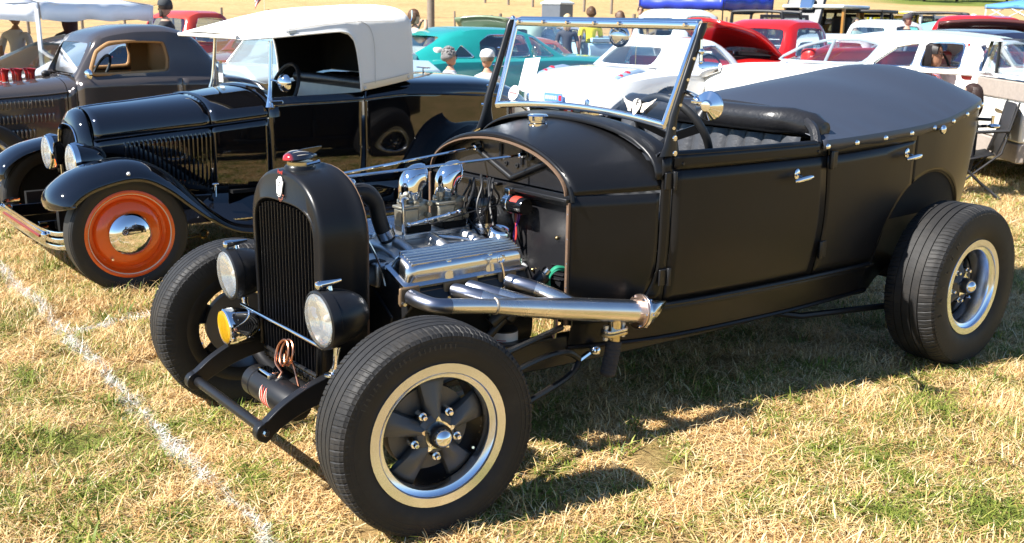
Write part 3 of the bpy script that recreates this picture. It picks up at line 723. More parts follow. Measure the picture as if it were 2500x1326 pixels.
# steering wheel
sc0 = Vector((1.40, -.27, 1.01)); ax = Vector((.88, 0, .48)).normalized(); e1 = Vector((0, 1, 0)); e2 = ax.cross(e1).normalized()
M().tube([sc0+(e1*math.cos(2*PI*k/40)+e2*math.sin(2*PI*k/40))*.17 for k in range(40)], .0155, 10, closed=True).obj('steering_wheel', BLKRUB, hero)
for a in (R(20), R(160), R(270)):
    d = e1*math.cos(a)+e2*math.sin(a); M().box(sc0+d*.085-ax*.012, (.005, .15, .034), Matrix((ax, d, ax.cross(d))).transposed()).obj('wheel_spoke', SATIN2, hero)
    for q in (.05, .085, .115): M().lathe([(.008, 0), (.006, .002), (.0, .002)], sc0+d*q-ax*.010, ax, 10).obj('spoke_hole', POLAL, hero)
M().tube([sc0-ax*.01, sc0-ax*.30], .018, 10).obj('steering_column', SATIN2, hero)
M().tube([(1.33, -.34, .96), (1.40, -.45, .955)], .004, 6).sph((1.405, -.458, .955), .0115).obj('column_lever', BLKRUB, hero)
M().tube([(1.10, y_, .965+.0*y_) for y_ in lin(-.5, .5, 5)], .03, 8).obj('dash_rail', SATIN2, hero)

# ---- tonneau cover over the rear seat -----------------------------------
TON = mat('tonneau vinyl', (.032, .038, .054), .40, 0, .5, var=.15, vs=3, bump=.10, bs=6)
def ton(u, f):
    """f -1..1 across"""
    zt = ztop(u); w = bw(u, zt)+.004; e = abs(f)
    h = ip(u, [1.86, 1.93, 2.05, 2.3, 2.6, 2.9, 3.15, 3.33, 3.48, 3.555], [.085, .098, .118, .150, .172, .172, .150, .112, .05, .008])
    z = zt+h*(1-e**1.75)+.005*math.sin(u*9+f*4)*(1-e)
    z += .005*math.sin(u*37+2*math.sin(u*9))*math.exp(-(1-e)*9)*(e < .995)
    return (u, f*w, z+.004)
rows = []
for u in lin(1.88, 3.54, 44):
    rows.append([(u, -(bw(u, ztop(u)-.035)+.009), ztop(u)-.034-.004*math.sin(u*23)), (u, -(bw(u, ztop(u))+.010), ztop(u)-.012)]+[ton(u, f) for f in lin(-1, 1, 29)]+[(u, bw(u, ztop(u))+.010, ztop(u)-.012), (u, bw(u, ztop(u)-.035)+.009, ztop(u)-.034)])
tono = M().loft(rows, False).obj('tonneau_cover', TON, hero, sol=.003)
M().tube(cr([(1.86, -.585, .985), (1.875, -.56, 1.03), (1.895, -.50, 1.062), (1.90, -.40, 1.085), (1.90, 0, 1.10), (1.90, .40, 1.085), (1.895, .5, 1.062), (1.86, .585, .985)], 5), .02, 8).obj('tonneau_front_roll', LEATHER, hero)
for u in (1.905, 2.09, 2.285, 2.48, 2.67, 2.845, 3.0, 3.16, 3.30):
    for s in (-1, 1): M().lathe([(0, .007), (.0075, .006), (.011, .002), (.012, -.002)], (u, s*(bw(u, ztop(u)-.02)+.011), ztop(u)-.020), (0, s, .1), 12).obj('snap_fastener', CHROME, tono)
# tail lamp arm seen behind the tail
M().tube([(3.26, -.44, 1.0), (3.35, -.50, .995)], .008, 8).obj('tail_lamp_arm', SATIN2, hero)
M().sph((3.36, -.51, .965), (.035, .028, .012)).cyl((3.355, -.505, .965), (3.355, -.505, 1.015), .008, n=8).obj('tail_lamp', CHROME, hero)

# ---- frame, suspension ---------------------------------------------------
for s in (-1, 1):
    pts = [(-.03, .272, .305), (.10, .275, .30), (.4, .30, .30), (.9, .36, .30), (2.0, .38, .30), (2.5, .38, .42), (3.1, .38, .45)]
    rings = []
    for p in cr(pts, 4): rings.append([(p.x, s*(p.y+a), p.z+b) for a, b in ((-.022, -.055), (.022, -.055), (.022, .055), (-.022, .055))])
    M().loft(rings, True, True, True).obj('frame_rail', SATIN2, hero, bev=.004)
    # curved front frame horn
    hp = cr([(-.305, .271, .232), (-.24, .271, .275), (-.14, .272, .315), (-.02, .272, .335), (.10, .273, .325)], 5); rings = []
    for i, p in enumerate(hp):
        h = .030+.014*i/(len(hp)-1); rings.append([(p.x, s*(p.y+a), p.z+b) for a, b in ((-.016, -h), (.016, -h), (.016, h), (-.016, h))])
    M().loft(rings, True, True, True).cyl((-.305, s*.255, .232), (-.305, s*.287, .232), .030, n=20).obj('frame_horn', SATIN2, hero, bev=.003)
    M().cyl((-.305, s*.286, .232), (-.305, s*.291, .232), .012, n=16).cyl((-.305, s*.290, .232), (-.305, s*.297, .232), .0085, n=6).obj('horn_bolt', CHROME, hero)
    # radius rods behind the front wheel
    M().tube(cr([(.05, s*.60, .33), (.40, s*.50, .315), (.62, s*.455, .328), (.74, s*.445, .322), (.80, s*.44, .285)], 5), .011, 8).obj('radius_rod', SATIN2, hero)
    M().tube(cr([(.05, s*.60, .14), (.40, s*.50, .175), (.66, s*.455, .212), (.76, s*.445, .240), (.80, s*.44, .275)], 5), .011, 8).obj('radius_rod', SATIN2, hero)
    M().cyl((.80, s*.44, .28), (.855, s*.43, .293), .010, n=8).sph((.885, s*.43, .298), .021).obj('rod_end', CHROME, hero)
    M().tube([(1.70, s*.36, .30), (2.0, s*.48, .245), (2.55, s*.60, .235)], .014, 8).obj('trailing_rod', SATIN2, hero)
    M().tube([(2.52, s*.57, .20), (2.58, s*.55, .45)], .022, 8).obj('shock_absorber', SATIN2, hero)
M().cyl((-.298, -.256, .232), (-.298, .256, .232), .0165, n=16).obj('spreader_bar', SATIN2, hero)
M().tube(cr([(0, -.60, .30), (0, -.45, .24), (0, -.3, .20), (0, 0, .195), (0, .3, .20), (0, .45, .24), (0, .60, .30)], 4), .026, 10).obj('front_axle', SATIN2, hero)
M().tube([(2.683, -.66, RR), (2.683, .66, RR)], .045, 12).obj('rear_axle', BLKDARK, hero)
for k in range(4): M().tube(cr([(.02, -.42+.04*k, .235+.011*k), (.02, 0, .285+.011*k), (.02, .42-.04*k, .235+.011*k)], 6), .0055, 6, sq=(5, 1)).obj('spring_leaf', SATIN2, hero)
M().tube([(.12, -.56, .26), (.10, .56, .26)], .011, 8).obj('tie_rod', SATIN2, hero)
# tilting steering arm rod by the near wheel
M().tube([(.05, -.56, .36), (.75, -.40, .40)], .011, 8).obj('drag_link', SATIN2, hero)
# horizontal cylinder between the horns, with its flame emblem
cy = Vector((-.165, .06, .262)); M().lathe([(0, 0), (.048, 0), (.053, -.006), (.053, -.05), (.050, -.053), (.050, -.058), (.053, -.061), (.053, -.30), (.045, -.315), (0, -.315)], cy+Vector((0, .03, 0)), (0, 1, 0), 36).obj('air_cylinder', SATIN2, hero)
M().box(cy+Vector((-.008, -.09, .058)), (.04, .085, .022)).obj('valve_box', CHROME, hero, bev=.006)
M().cyl(cy+Vector((0, .03, 0)), cy+Vector((0, .06, 0)), .012, n=12).sph(cy+Vector((0, .07, 0)), .017).obj('cylinder_fitting', CHROME, hero)
def flame(k0, w, h, mt, name, lift):
    m = M(); rr = .0532+lift
    for side in (0,):
        top, bot = [], []
        n = 10
        L_, R_ = [], []
        for q in range(n+1):
            f = q/n; a = R(112-64*f)+0; hw = w*(f**.6)*(1-.35*f*f)
            c = k0-.014*f
            L_.append((cy.x-rr*math.sin(PI/2-0+a-PI/2), c+hw, cy.z+rr*math.cos(a))) if False else L_.append((cy.x-rr*math.cos(R(38)-R(74)*(f)), c+hw, cy.z+rr*math.sin(R(38)-R(74)*f)))
            R_.append((cy.x-rr*math.cos(R(38)-R(74)*f), c-hw, cy.z+rr*math.sin(R(38)-R(74)*f)))
        m.loft([L_, R_], False)
    return m.obj(name, mt, hero)
FLW = mat('flame white', (.8, .74, .62), .45, var=.03); FLR = mat('flame red', (.55, .05, .03), .45, var=.05)
for yy in (-.058, -.092): flame(yy, .017, .09, FLW, 'flame_emblem', .0006)
for yy in (-.058, -.092): flame(yy-.001, .011, .09, FLR, 'flame_emblem', .0012)
flame(-.076, .006, .09, FLR, 'flame_emblem', .0014)
# copper loop
c0 = Vector((-.150, -.075, .395)); lp = []
for k in range(46):
    a = -PI/2+2*PI*k/20; lp.append(c0+Vector((.012*math.sin(a)+.0006*k, .032*math.cos(a)-.0004*k, .040*math.sin(a))))
M().tube([cy+Vector((-.012, -.155, .045)), c0+Vector((-.004, -.016, -.06))]+lp+[lp[-1]+Vector((.015, -.02, -.05)), cy+Vector((.05, -.19, .02))], .0042, 8).obj('copper_pipe', COPPER, hero)
M().tube([cy+Vector((-.012, -.155, .045)), c0+Vector((-.006, -.02, -.075))], .0085, 8).obj('pipe_sleeve', BLKRUB, hero)

# ---- radiator shell and grille -------------------------------------------
def shell_ring(u, w, wb, zc, n=24, z0=.36, zs=.76, ex=2.3):
    """half-open outline: near bottom, up, over, down"""
    top = [(-math.copysign(abs(math.cos(a))**(2/ex), math.cos(a))*w, zs+(zc-zs)*abs(math.sin(a))**(2/ex)) for a in lin(0, PI, n+1)]
    return [(u, -wb, z0), (u, -(wb+w)/2, (z0+zs)/2)]+[(u, y, z) for y, z in top]+[(u, (wb+w)/2, (z0+zs)/2), (u, wb, z0)]
UF = -.082
sh = [shell_ring(UF+.004, .203, .193, .858, z0=.345, zs=.74, ex=3.4), shell_ring(UF-.007, .209, .199, .866, z0=.345, zs=.74, ex=3.4), shell_ring(UF-.007, .215, .205, .871, z0=.342, zs=.74, ex=3.4),
      shell_ring(UF-.003, .219, .209, .876, z0=.34, zs=.74, ex=3.2), shell_ring(UF-.002, .235, .221, .948, z0=.34, zs=.755, ex=2.4), shell_ring(UF+.001, .241, .227, .957, z0=.34), shell_ring(UF+.007, .245, .230, .962, z0=.34), shell_ring(UF+.016, .247, .231, .965, z0=.34),
      shell_ring(UF+.10, .252, .238, .970, z0=.34), shell_ring(UF+.135, .254, .240, .972, z0=.34), shell_ring(UF+.14, .259, .245, .976, z0=.34), shell_ring(UF+.15, .259, .245, .976, z0=.34), shell_ring(UF+.155, .25, .236, .968, z0=.34)]
M().loft(sh, False).obj('radiator_shell', SATIN, hero, sol=.003, sharp=50)
M().tube([Vector(p)+Vector((UF+.155-p[0], 0, 0)) for p in shell_ring(0, .250, .238, .965, z0=.36)], .007, 6, sq=(1.4, .8)).obj('shell_lacing', LACE, hero)
for k in (3, 7, 11, 15, 21, 24): 
    p = shell_ring(UF+.158, .252, .240, .967, z0=.36)[k]; M().sph(p, .004, 8, 5).obj('lacing_rivet', CHROME, hero)
def gtop(y):
    a = min(1, abs(y)/.203); return .74+.118*(1-a**3.4)**(1/3.4)
NB = 17
for k in range(NB):
    y = -.180+.36*k/(NB-1); zt = gtop(y)-.004; w = .0052
    M().loft([[(UF+.006, y-w*.55, z), (UF-.001, y-w*.2, z), (UF-.001, y+w*.2, z), (UF+.006, y+w*.55, z), (UF+.026, y, z)] for z in (.30, .34, .45, .6, .7, zt)], True, True, True).obj('grille_bar', SATIN2, hero)
M().box((UF+.05, 0, .60), (.05, .42, .56)).obj('radiator_core', BLKDARK, hero)
M().box((UF+.01, 0, .315), (.02, .40, .018)).obj('grille_bottom_rail', SATIN2, hero, bev=.004)
M().tube([(UF+.002, -.19, .335), (UF-.012, 0, .342), (UF+.002, .19, .335)], .007, 8).obj('lower_tie_bar', SATIN2, hero)
# cap with a streamlined ornament
cp = Vector((-.02, 0, .966)); M().lathe([(.052, -.012), (.050, .004), (.046, .010), (.0, .011)], cp, (0, 0, 1), 30).obj('filler_neck', SATIN, hero)
M().lathe([(.040, .010), (.041, .022), (.0, .022)], cp, (0, 0, 1), 24).obj('cap_ring', mat('brass nickel', (.62, .58, .42), .3, 1), hero)
orn = M(); rings = []
for f in lin(0, 1, 15):
    w = .040*math.sin(PI*min(1, f**.72))**.85 if 0 < f < 1 else .001
    h = .026*math.sin(PI*min(1, f**.70*.93+.03))**.85
    rings.append([cp+Vector((-.058+.118*f, w*math.cos(a), .030+.006*f+h*(math.sin(a)*.95 if math.sin(a) > 0 else math.sin(a)*.35))) for a in lin(0, 2*PI, 17)[:-1]])
orn.loft(rings, True, True, True)
def ornmat():
    m = mat('ornament enamel', (.012, .013, .02), .1, 0, .5, coat=.8).copy(); t = m.node_tree; N = t.nodes; L = t.links
    g = N.new('ShaderNodeTexCoord'); s = N.new('ShaderNodeSeparateXYZ'); L.new(g.outputs['Object'], s.inputs[0])
    r = N.new('ShaderNodeMapRange'); r.inputs[1].default_value = -.056; r.inputs[2].default_value = -.070; L.new(s.outputs[0], r.inputs[0])
    mx = N.new('ShaderNodeMix'); mx.data_type = 'RGBA'; L.new(r.outputs[0], mx.inputs[0]); mx.inputs[6].default_value = (.012, .013, .02, 1); mx.inputs[7].default_value = (.36, .016, .014, 1); L.new(mx.outputs[2], N['Principled BSDF'].inputs['Base Color']); return m
ornm = ornmat(); orno = orn.obj('radiator_ornament', ornm, hero)
M().plate([(-.035, .045), (-.015, .055), (.02, .061), (.06, .064), (.078, .065), (.077, .060), (.05, .044), (.03, .036), (-.03, .036)], cp+Vector((0, .0015, 0)), (1, 0, 0), (0, 0, 1), .003).obj('ornament_fin', GLOSSBLK, orno)
for s in (-1, 1):
    for k in (0, 1):
        q_ = []
        for f in lin(.22+.06*k, .72-.08*k, 8):
            w = .040*math.sin(PI*min(1, f**.72))**.85; h = .026*math.sin(PI*min(1, f**.70*.93+.03))**.85; a_ = R(62-30*k)
            q_.append(cp+Vector((-.058+.118*f, s*w*math.cos(a_), .030+.006*f+h*.95*math.sin(a_)+.0004)))
        M().tube(q_, [.0004, .0009, .0012, .0013, .0013, .0012, .0009, .0004], 5).obj('ornament_stripe', CREAM, orno)
M().tube([cp+Vector((.0, -.042, .016)), cp+Vector((.05, -.036, .022))], .006, 6).obj('cap_latch', CHROME, hero)
# enamel shield badge and red script
EB = mat('badge enamel', (.76, .76, .74), .3, var=.03)
bo = Vector((UF-.0075, .004, .912))
shp = [(0, -.032), (.010, -.029), (.016, -.020), (.018, -.004), (.022, .010), (.023, .020), (.016, .016), (.014, .024), (.008, .031), (0, .033), (-.008, .031), (-.014, .024), (-.016, .016), (-.023, .020), (-.022, .010), (-.018, -.004), (-.016, -.020), (-.010, -.029)]
ln_ = Vector((0.10, 0, 1)).normalized()
bdg = M().plate([(-x, y) for x, y in shp][::-1], bo, (0, 1, 0), ln_, -.003).obj('shield_badge', EB, hero)
bx = Vector((0, -1, 0)); text('7', .022, SATIN2, 'badge_figure', bdg, basis(bo+Vector((-.0045, 0, .008)), bx, ln_)); text('\u203f', .03, SATIN2, 'badge_line', bdg, basis(bo+Vector((-.0045, 0, -.012)), bx, ln_))
text('Ford', .017, FLR, 'red_script', hero, basis(bo+Vector((.001, -.002, .046)), bx, ln_))
for k, ch in enumerate('TEYOR'):
    a = R(-112+20*k); text(ch, .011, mat('badge lettering', (.45, .16, .10), .5), 'badge_letter', hero, basis(bo+Vector((-.001, -.030*math.cos(a)*.85, -.004+.040*math.sin(a))), (0, -math.cos(a+PI/2), math.sin(a+PI/2)), (0, math.cos(a), -math.sin(a))), .0004)

# ---- lamps -----------------------------------------------------------------
REFL = chromem('lamp reflector', (.9, .9, .86), .12)
def headlamp(par, c, r, depth, body, lens, name='headlamp', ax=(-1, 0, 0), ringm=None, finial=True, refl=None):
    h = bpy.data.objects.new(name, None); COL.objects.link(h); h.parent = par; h.location = c
    ax = Vector(ax); h.rotation_mode = 'QUATERNION'; h.rotation_quaternion = Vector((-1, 0, 0)).rotation_difference(ax)
    a = (-1, 0, 0)
    prof = [(r*.99, 0), (r*1.0, -.012)]+[(r*math.cos(t)**.75, -.012-(depth-.012)*math.sin(t)**1.15) for t in lin(.12, PI/2, 12)]
    M().lathe(prof, (0, 0, 0), a, 40).obj('bucket', body, h)
    M().lathe([(r*1.0, -.022), (r*1.035, -.02), (r*1.045, -.004), (r*1.02, .008), (r*.95, .012), (r*.93, .006)], (0, 0, 0), a, 40).obj('bezel', ringm or body, h)
    M().lathe([(r*.94*math.sin(t), .007+r*.20*(1-(math.sin(t))**2)**.5) for t in lin(0.001, PI/2, 9)], (0, 0, 0), a, 36).obj('lens', lens, h)
    M().lathe([(r*.94*s, -r*.5*(1-s*s)) for s in lin(.001, 1, 10)], (0, 0, 0), a, 32).obj('reflector', refl or REFL, h)
    M().sph((.02, 0, 0), .012).obj('bulb', EB, h)
    if finial:
        M().cyl((.035, 0, r*.95), (.035, 0, r*1.12), .010, .007, n=10).sph((.0, 0, r*1.2), (.012, .013, .014)).loft([[(x_, w_*math.cos(t), r*1.2+.002+hh*math.sin(t)) for t in lin(0, 2*PI, 13)[:-1]] for x_, w_, hh in ((-.008, .010, .011), (.01, .013, .012), (.03, .012, .010), (.055, .007, .007), (.075, .002, .005))], True, True, True).obj('finial', CHROME, h)
    return h
HC = (-.135, .335, .565)
for s in (-1, 1):
    headlamp(hero, (HC[0], s*HC[1], HC[2]), .088, .150, SATIN2, LAMPGL, ax=(-1, s*.02, -.05))
    M().tube(cr([(-.085, s*.335, .475), (-.085, s*.325, .44), (-.075, s*.30, .40), (-.075, s*.285, .372)], 4), [.013, .012, .011, .010, .010, .010, .010, .011, .012, .012, .013, .014, .016], 10).obj('headlamp_stand', CHROME, hero)
    M().lathe([(.03, 0), (.03, .006), (.018, .012), (0, .012)], (-.075, s*.283, .366), (0, 0, 1), 18).obj('stand_base', CHROME, hero)
M().cyl((-.112, -.30, .462), (-.112, .30, .462), .0065, n=10).obj('headlamp_bar', CHROME, hero)
# amber fog lamp, chrome body with ribs
fgc = (-.19, .245, .408); fg = headlamp(hero, fgc, .062, .115, CHROME, YELGL, 'fog_lamp', ax=(-1, .05, -.03), finial=False, refl=mat('amber reflector', (.95, .62, .05), .15, 1))
M().cyl((-.16, .245, .34), (-.16, .245, .40), .012, n=10).box((-.14, .255, .352), (.08, .05, .014)).obj('fog_lamp_bracket', SATIN2, hero, bev=.003)

# ---- engine ------------------------------------------------------------------
ENGB = mat('engine black', (.012, .012, .013), .4, 0, .5, var=.3, vs=12, bump=.2, bs=80)
CARBM = mat('carburettor zinc', (.34, .32, .26), .45, .85, var=.2, vs=25, bump=.25, bs=160, dirt=((.10, .085, .06), .6, 14))
for s in (-1, 1):
    m = M(); m.loft([[(u, s*v, z) for v, z in ((.06, .60), (.20, .655), (.325, .612), (.36, .56), (.30, .50), (.22, .47), (.06, .50))] for u in (.165, .64)], True, True, True); m.obj('cylinder_head', ENGB, hero, bev=.006)
M().loft([[(u, v, z) for v, z in ((-.25, .50), (-.20, .36), (-.13, .24), (.13, .24), (.20, .36), (.25, .50), (.1, .60), (-.1, .60))] for u in (.16, .66)], True, True, True).obj('engine_block', ENGB, hero, bev=.01)
M().loft([[(.66, y, z) for y, z in rrect(.34, .34, .1)], [(.80, y, z) for y, z in rrect(.36, .36, .1)]], True, True, True).tf(Matrix.Translation((0, 0, .42))).obj('bell_housing', ENGB, hero)
# finned valve covers
def valve_cover(s):
    """section in (v,z); gasket from near-low to far-high"""
    g0, g1 = Vector((0, -.338, .610)), Vector((0, -.205, .664)); ac = (g1-g0).normalized(); nn = Vector((0, -ac.z, ac.y))
    def P(u, a, h): p = g0+ac*a+nn*h; return (u, p.y, p.z)
    Wd = (g1-g0).length; m = M()
    def ring(u0, u1, a0, a1, h, n=5, r=.02):
        out = []
        for cu, ca, t0 in ((u1-r, a1-r, 0), (u0+r, a1-r, PI/2), (u0+r, a0+r, PI), (u1-r, a0+r, 1.5*PI)):
            out += [P(cu+r*math.cos(t0+PI/2*k/n), ca+r*math.sin(t0+PI/2*k/n), h) for k in range(n+1)]
        return out
    U0, U1 = .152, .652
    m.loft([ring(U0, U1, 0, Wd, 0), ring(U0, U1, 0, Wd, .008), ring(U0+.006, U1-.006, .006, Wd-.006, .012), ring(U0+.014, U1-.014, .014, Wd-.014, .014), ring(U0+.016, U1-.016, .017, Wd-.017, .030, r=.024), ring(U0+.018, U1-.018, .020, Wd-.019, .046, r=.028), ring(U0+.023, U1-.023, .027, Wd-.024, .058, r=.03), ring(U0+.031, U1-.031, .036, Wd-.030, .064, r=.03), ring(U0+.042, U1-.042, .048, Wd-.040, .066, r=.03)], True, True, True)
    if s > 0: m.flipy()
    vc = m.obj('valve_cover', POLAL, hero, sharp=30)
    for k in range(6):
        a = .040+.0145*k; f = M(); f.loft([[P(u, a+da, .060+dh) for da, dh in ((-.0042, -.004), (-.0030, .010), (.0030, .010), (.0042, -.004))] for u in (U0+.034, U0+.042, U1-.042, U1-.034)], True, True, True)
        if s > 0: f.flipy()
        f.obj('cover_fin', POLAL, vc, bev=.0015)
    for u in (.325, .49):
        f = M(); f.loft([[P(u+w*math.cos(t), .010+hh*.5+.004*math.sin(t)-.0, .012+hh) for t in lin(0, 2*PI, 11)[:-1]] for w, hh in ((.018, .0), (.017, .022), (.015, .042), (.010, .052))], True, True, True)
        if s > 0: f.flipy()
        f.obj('bolt_boss', POLAL, vc)
    return vc
vc = valve_cover(-1); valve_cover(1)
# breather cap
bc = Vector((.598, -.232, .698)); bn = Vector((0, -.28, .96)).normalized()
M().lathe([(.016, -.02), (.016, .012), (.036, .012), (.0385, .016), (.0385, .036), (.036, .041), (.030, .044), (.027, .041), (0, .042)], bc, bn, 32).obj('breather_cap', CHROME, hero, sharp=25)
# intake manifold
m = M(); m.loft([[(u, y, z) for y, z in ((-.15, .615), (-.16, .65), (-.11, .675), (-.05, .69), (.05, .69), (.11, .675), (.16, .65), (.15, .615))] for u in (.24, .27, .62, .65)], True, True, True); m.obj('intake_manifold', CASTAL, hero, bev=.012, bseg=3)
for u in (.30, .44, .58):
    for s in (-1, 1): M().tube(cr([(u, s*.05, .69), (u+.01, s*.10, .675), (u+.02, s*.155, .645)], 4), .024, 10).obj('intake_runner', CASTAL, hero)
M().box((.475, .02, .700), (.30, .10, .02)).obj('carburettor_plinth', CASTAL, hero, bev=.004)
def carb(u, v):
    c = bpy.data.objects.new('carburettor', None); COL.objects.link(c); c.parent = hero; c.location = (u, v, .71)
    M().box((0, 0, .012), (.10, .085, .024)).obj('base', BLKDARK, c, bev=.004)
    M().loft([[(x*f, y*f, z) for x, y in rrect(.09, .08, .015)] for f, z in ((.95, .024), (1.0, .05), (.92, .06), (1.0, .075), (1.05, .10), (.9, .108))], True, True, True).obj('throttle_body', CARBM, c, sharp=45)
    M().box((-.055, -.045, .062), (.07, .055, .062)).obj('float_bowl', CARBM, c, bev=.006)
    M().box((-.055, -.045, .097), (.078, .062, .010)).obj('bowl_lid', CARBM, c, bev=.003)
    M().cyl((-.055, -.03, .10), (-.055, -.03, .125), .011, n=12).cyl((-.055, -.03, .115), (-.055, -.03, .135), .016, n=6).obj('fuel_inlet', CARBM, c, bev=.002)
    for x, y, z in ((.035, -.048, .10), (-.02, -.05, .105), (.03, -.05, .06), (.045, -.044, .04), (-.01, -.048, .045)): M().cyl((x, y+.01, z), (x, y-.008, z), .009, n=10).obj('adjuster', CARBM, c)
    # chrome air scoop turned to the rear
    rings = []
    for k, f in enumerate(lin(0, 1, 11)):
        a = PI/2*1.12*f; cx = -.012+.036*(1-math.cos(a)); cz = .145+.044*math.sin(a)*1.0
        if f == 0: cz = .105
        d = Vector((math.sin(a), 0, math.cos(a))); e = Vector((math.cos(a), 0, -math.sin(a))); rx = .040+.003*f; ry = .042
        rings.append([(cx+e.x*rx*math.cos(t), ry*math.sin(t), cz+e.z*rx*math.cos(t)) for t in lin(0, 2*PI, 25)[:-1]])
    sc = M().loft(rings, True).obj('air_scoop', CHROME, c, sol=-.002)
    M().tube([tuple(p) for p in rings[-1]], .0035, 6, closed=True).obj('scoop_lip', CHROME, sc)
    M().lathe([(.043, 0), (.046, .004), (.043, .010)], (-.012, 0, .104), (0, 0, 1), 24).obj('scoop_clamp', CARBM, c)
carb(.415, .02); carb(.565, .02)
M().tube([(.33, -.085, .757), (.44, -.08, .768), (.545, -.075, .778)], .005, 8).obj('throttle_link', CHROME, hero)
for p in ((.33, -.085, .757), (.40, -.082, .763), (.50, -.078, .774), (.545, -.075, .778)): M().sph(p, .009, 10, 6).obj('link_joint', CHROME, hero)
M().tube([(.43, -.07, .745), (.60, -.085, .775), (.77, -.10, .80)], .0022, 6).obj('throttle_cable', BLKRUB, hero)
M().tube([(.45, -.05, .70), (.53, -.09, .69), (.62, -.12, .668)], .006, 8).obj('return_rod', POLAL, hero)
M().tube(cr([(.36, -.03, .835), (.33, -.05, .835), (.325, -.06, .80), (.325, -.06, .72), (.33, -.05, .685)], 5), .006, 8).obj('fuel_line', POLAL, hero)
M().tube([(.33, -.02, .70), (.28, .12, .69), (.26, .24, .70)], .009, 8).obj('fuel_rail', POLAL, hero)
# distributor with plug leads
dc = Vector((.690, -.01, .668)); M().lathe([(.0, -.04), (.03, -.04), (.03, -.005), (.055, .008), (.060, .014), (.060, .030), (.050, .032), (.050, .040), (.058, .042), (.058, .05)], dc, (0, 0, 1), 30).obj('distributor_base', POLAL, hero)
dcap = M().lathe([(.057, .05), (.057, .10), (.053, .105), (.053, .13), (.046, .142), (0, .146)], dc, (0, 0, 1), 30).obj('distributor_cap', mat('gloss bakelite', (.012, .012, .014), .16, 0, .6), hero)
random.seed(4)
for k in range(8):
    a = 2*PI*k/8+.2; p = dc+Vector((.032*math.cos(a), .032*math.sin(a), .14)); M().cyl(p, p+Vector((0, 0, .03)), .0095, .008, n=10).obj('lead_tower', BLKRUB, dcap)
    q = dc+Vector((.09*math.cos(a*.7+.6), .085*math.sin(a)-.02, .10+.02*random.random())); e = dc+Vector((-.05+.02*random.random(), -.06-.015*k if k % 2 else .08, -.02))
    M().tube(cr([p+Vector((0, 0, .025)), p+Vector((.01*math.cos(a), .01*math.sin(a), .055+.02*random.random())), (p+q)/2+Vector((0, -.01, .045+.02*random.random())), q, e], 6), .0042, 6).obj('plug_lead', BLKRUB, hero)
M().cyl(dc+Vector((0, 0, .14)), dc+Vector((0, 0, .185)), .008, .006, n=10).obj('coil_tower', BLKRUB, dcap)
# coil on its bracket
cl = Vector((.735, -.10, .795)); M().lathe([(0, 0), (.026, 0), (.031, .004), (.031, .105), (.028, .112), (0, .112)], cl, (0, -1, 0), 28).obj('ignition_coil', mat('coil black', (.006, .006, .007), .12, 0, .5, coat=.5), hero, sharp=30)
M().lathe([(.0315, .005), (.034, .006), (.034, .034), (.0315, .035)], cl, (0, -1, 0), 28).box(cl+Vector((0, -.018, .042)), (.03, .028, .026)).obj('coil_bracket', CHROME, hero, bev=.002)
M().cyl(cl, cl+Vector((0, .03, 0)), .012, .008, n=12).obj('coil_terminal', CASTAL, hero)
lb = M(); lb.loft([[cl+Vector((.0315*math.cos(a), -b, .0315*math.sin(a))) for a in lin(R(60), R(150), 8)] for b in (.050, .088)], False); lb.obj('coil_label', FLR, hero)
# wiring
for k, (c, w) in enumerate((((.35, .06, .25), .0), ((.5, .03, .03), .008), ((.10, .02, .2), -.008), ((.45, .1, .05), .004))):
    M().tube(cr([(.77, -.125+w, .80), (.765, -.125+w*1.4, .74), (.76, -.12-w, .68), (.74, -.14+w, .61)], 5), .003, 5).obj('loom_wire', mat('wire %d' % k, c, .4), hero)
M().tube(cr([(.62, -.06, .66), (.66, -.10, .655), (.70, -.12, .64), (.73, -.15, .60)], 4), .0045, 6).obj('red_lead', mat('red wire', (.5, .015, .015), .35), hero)
GRW = mat('green wire', (.03, .28, .16), .35); WHW = mat('yellow wire', (.6, .5, .18), .4)
for k in range(5):
    o_ = Vector((0, .006*math.cos(k*1.26), .006*math.sin(k*1.26)))
    M().tube(cr([Vector((.775, -.375, .60))+o_, Vector((.745, -.368, .603))+o_, Vector((.73, -.350, .575))+o_*.9, Vector((.735, -.345, .53))+o_*.9, Vector((.74, -.355, .50))+o_*.8], 5), .0042, 6).obj('loom_wire', GRW, hero)
    M().tube(cr([Vector((.74, -.355, .50))+o_*.8, Vector((.745, -.368, .45))+o_, Vector((.745, -.375, .41))+o_, Vector((.74, -.372, .36))+o_], 5), .0036, 6).obj('loom_wire', WHW if k % 2 else mat('pink wire', (.45, .22, .2), .4), hero)
for z in (.535, .50, .455): M().tube([Vector((.738, -.352-.1*(.535-z)*.9, z))+Vector((.009*math.cos(t), .009*math.sin(t), 0)) for t in lin(0, 2*PI, 13)[:-1]], .0022, 5, closed=True).obj('cable_tie', BLKRUB, hero)
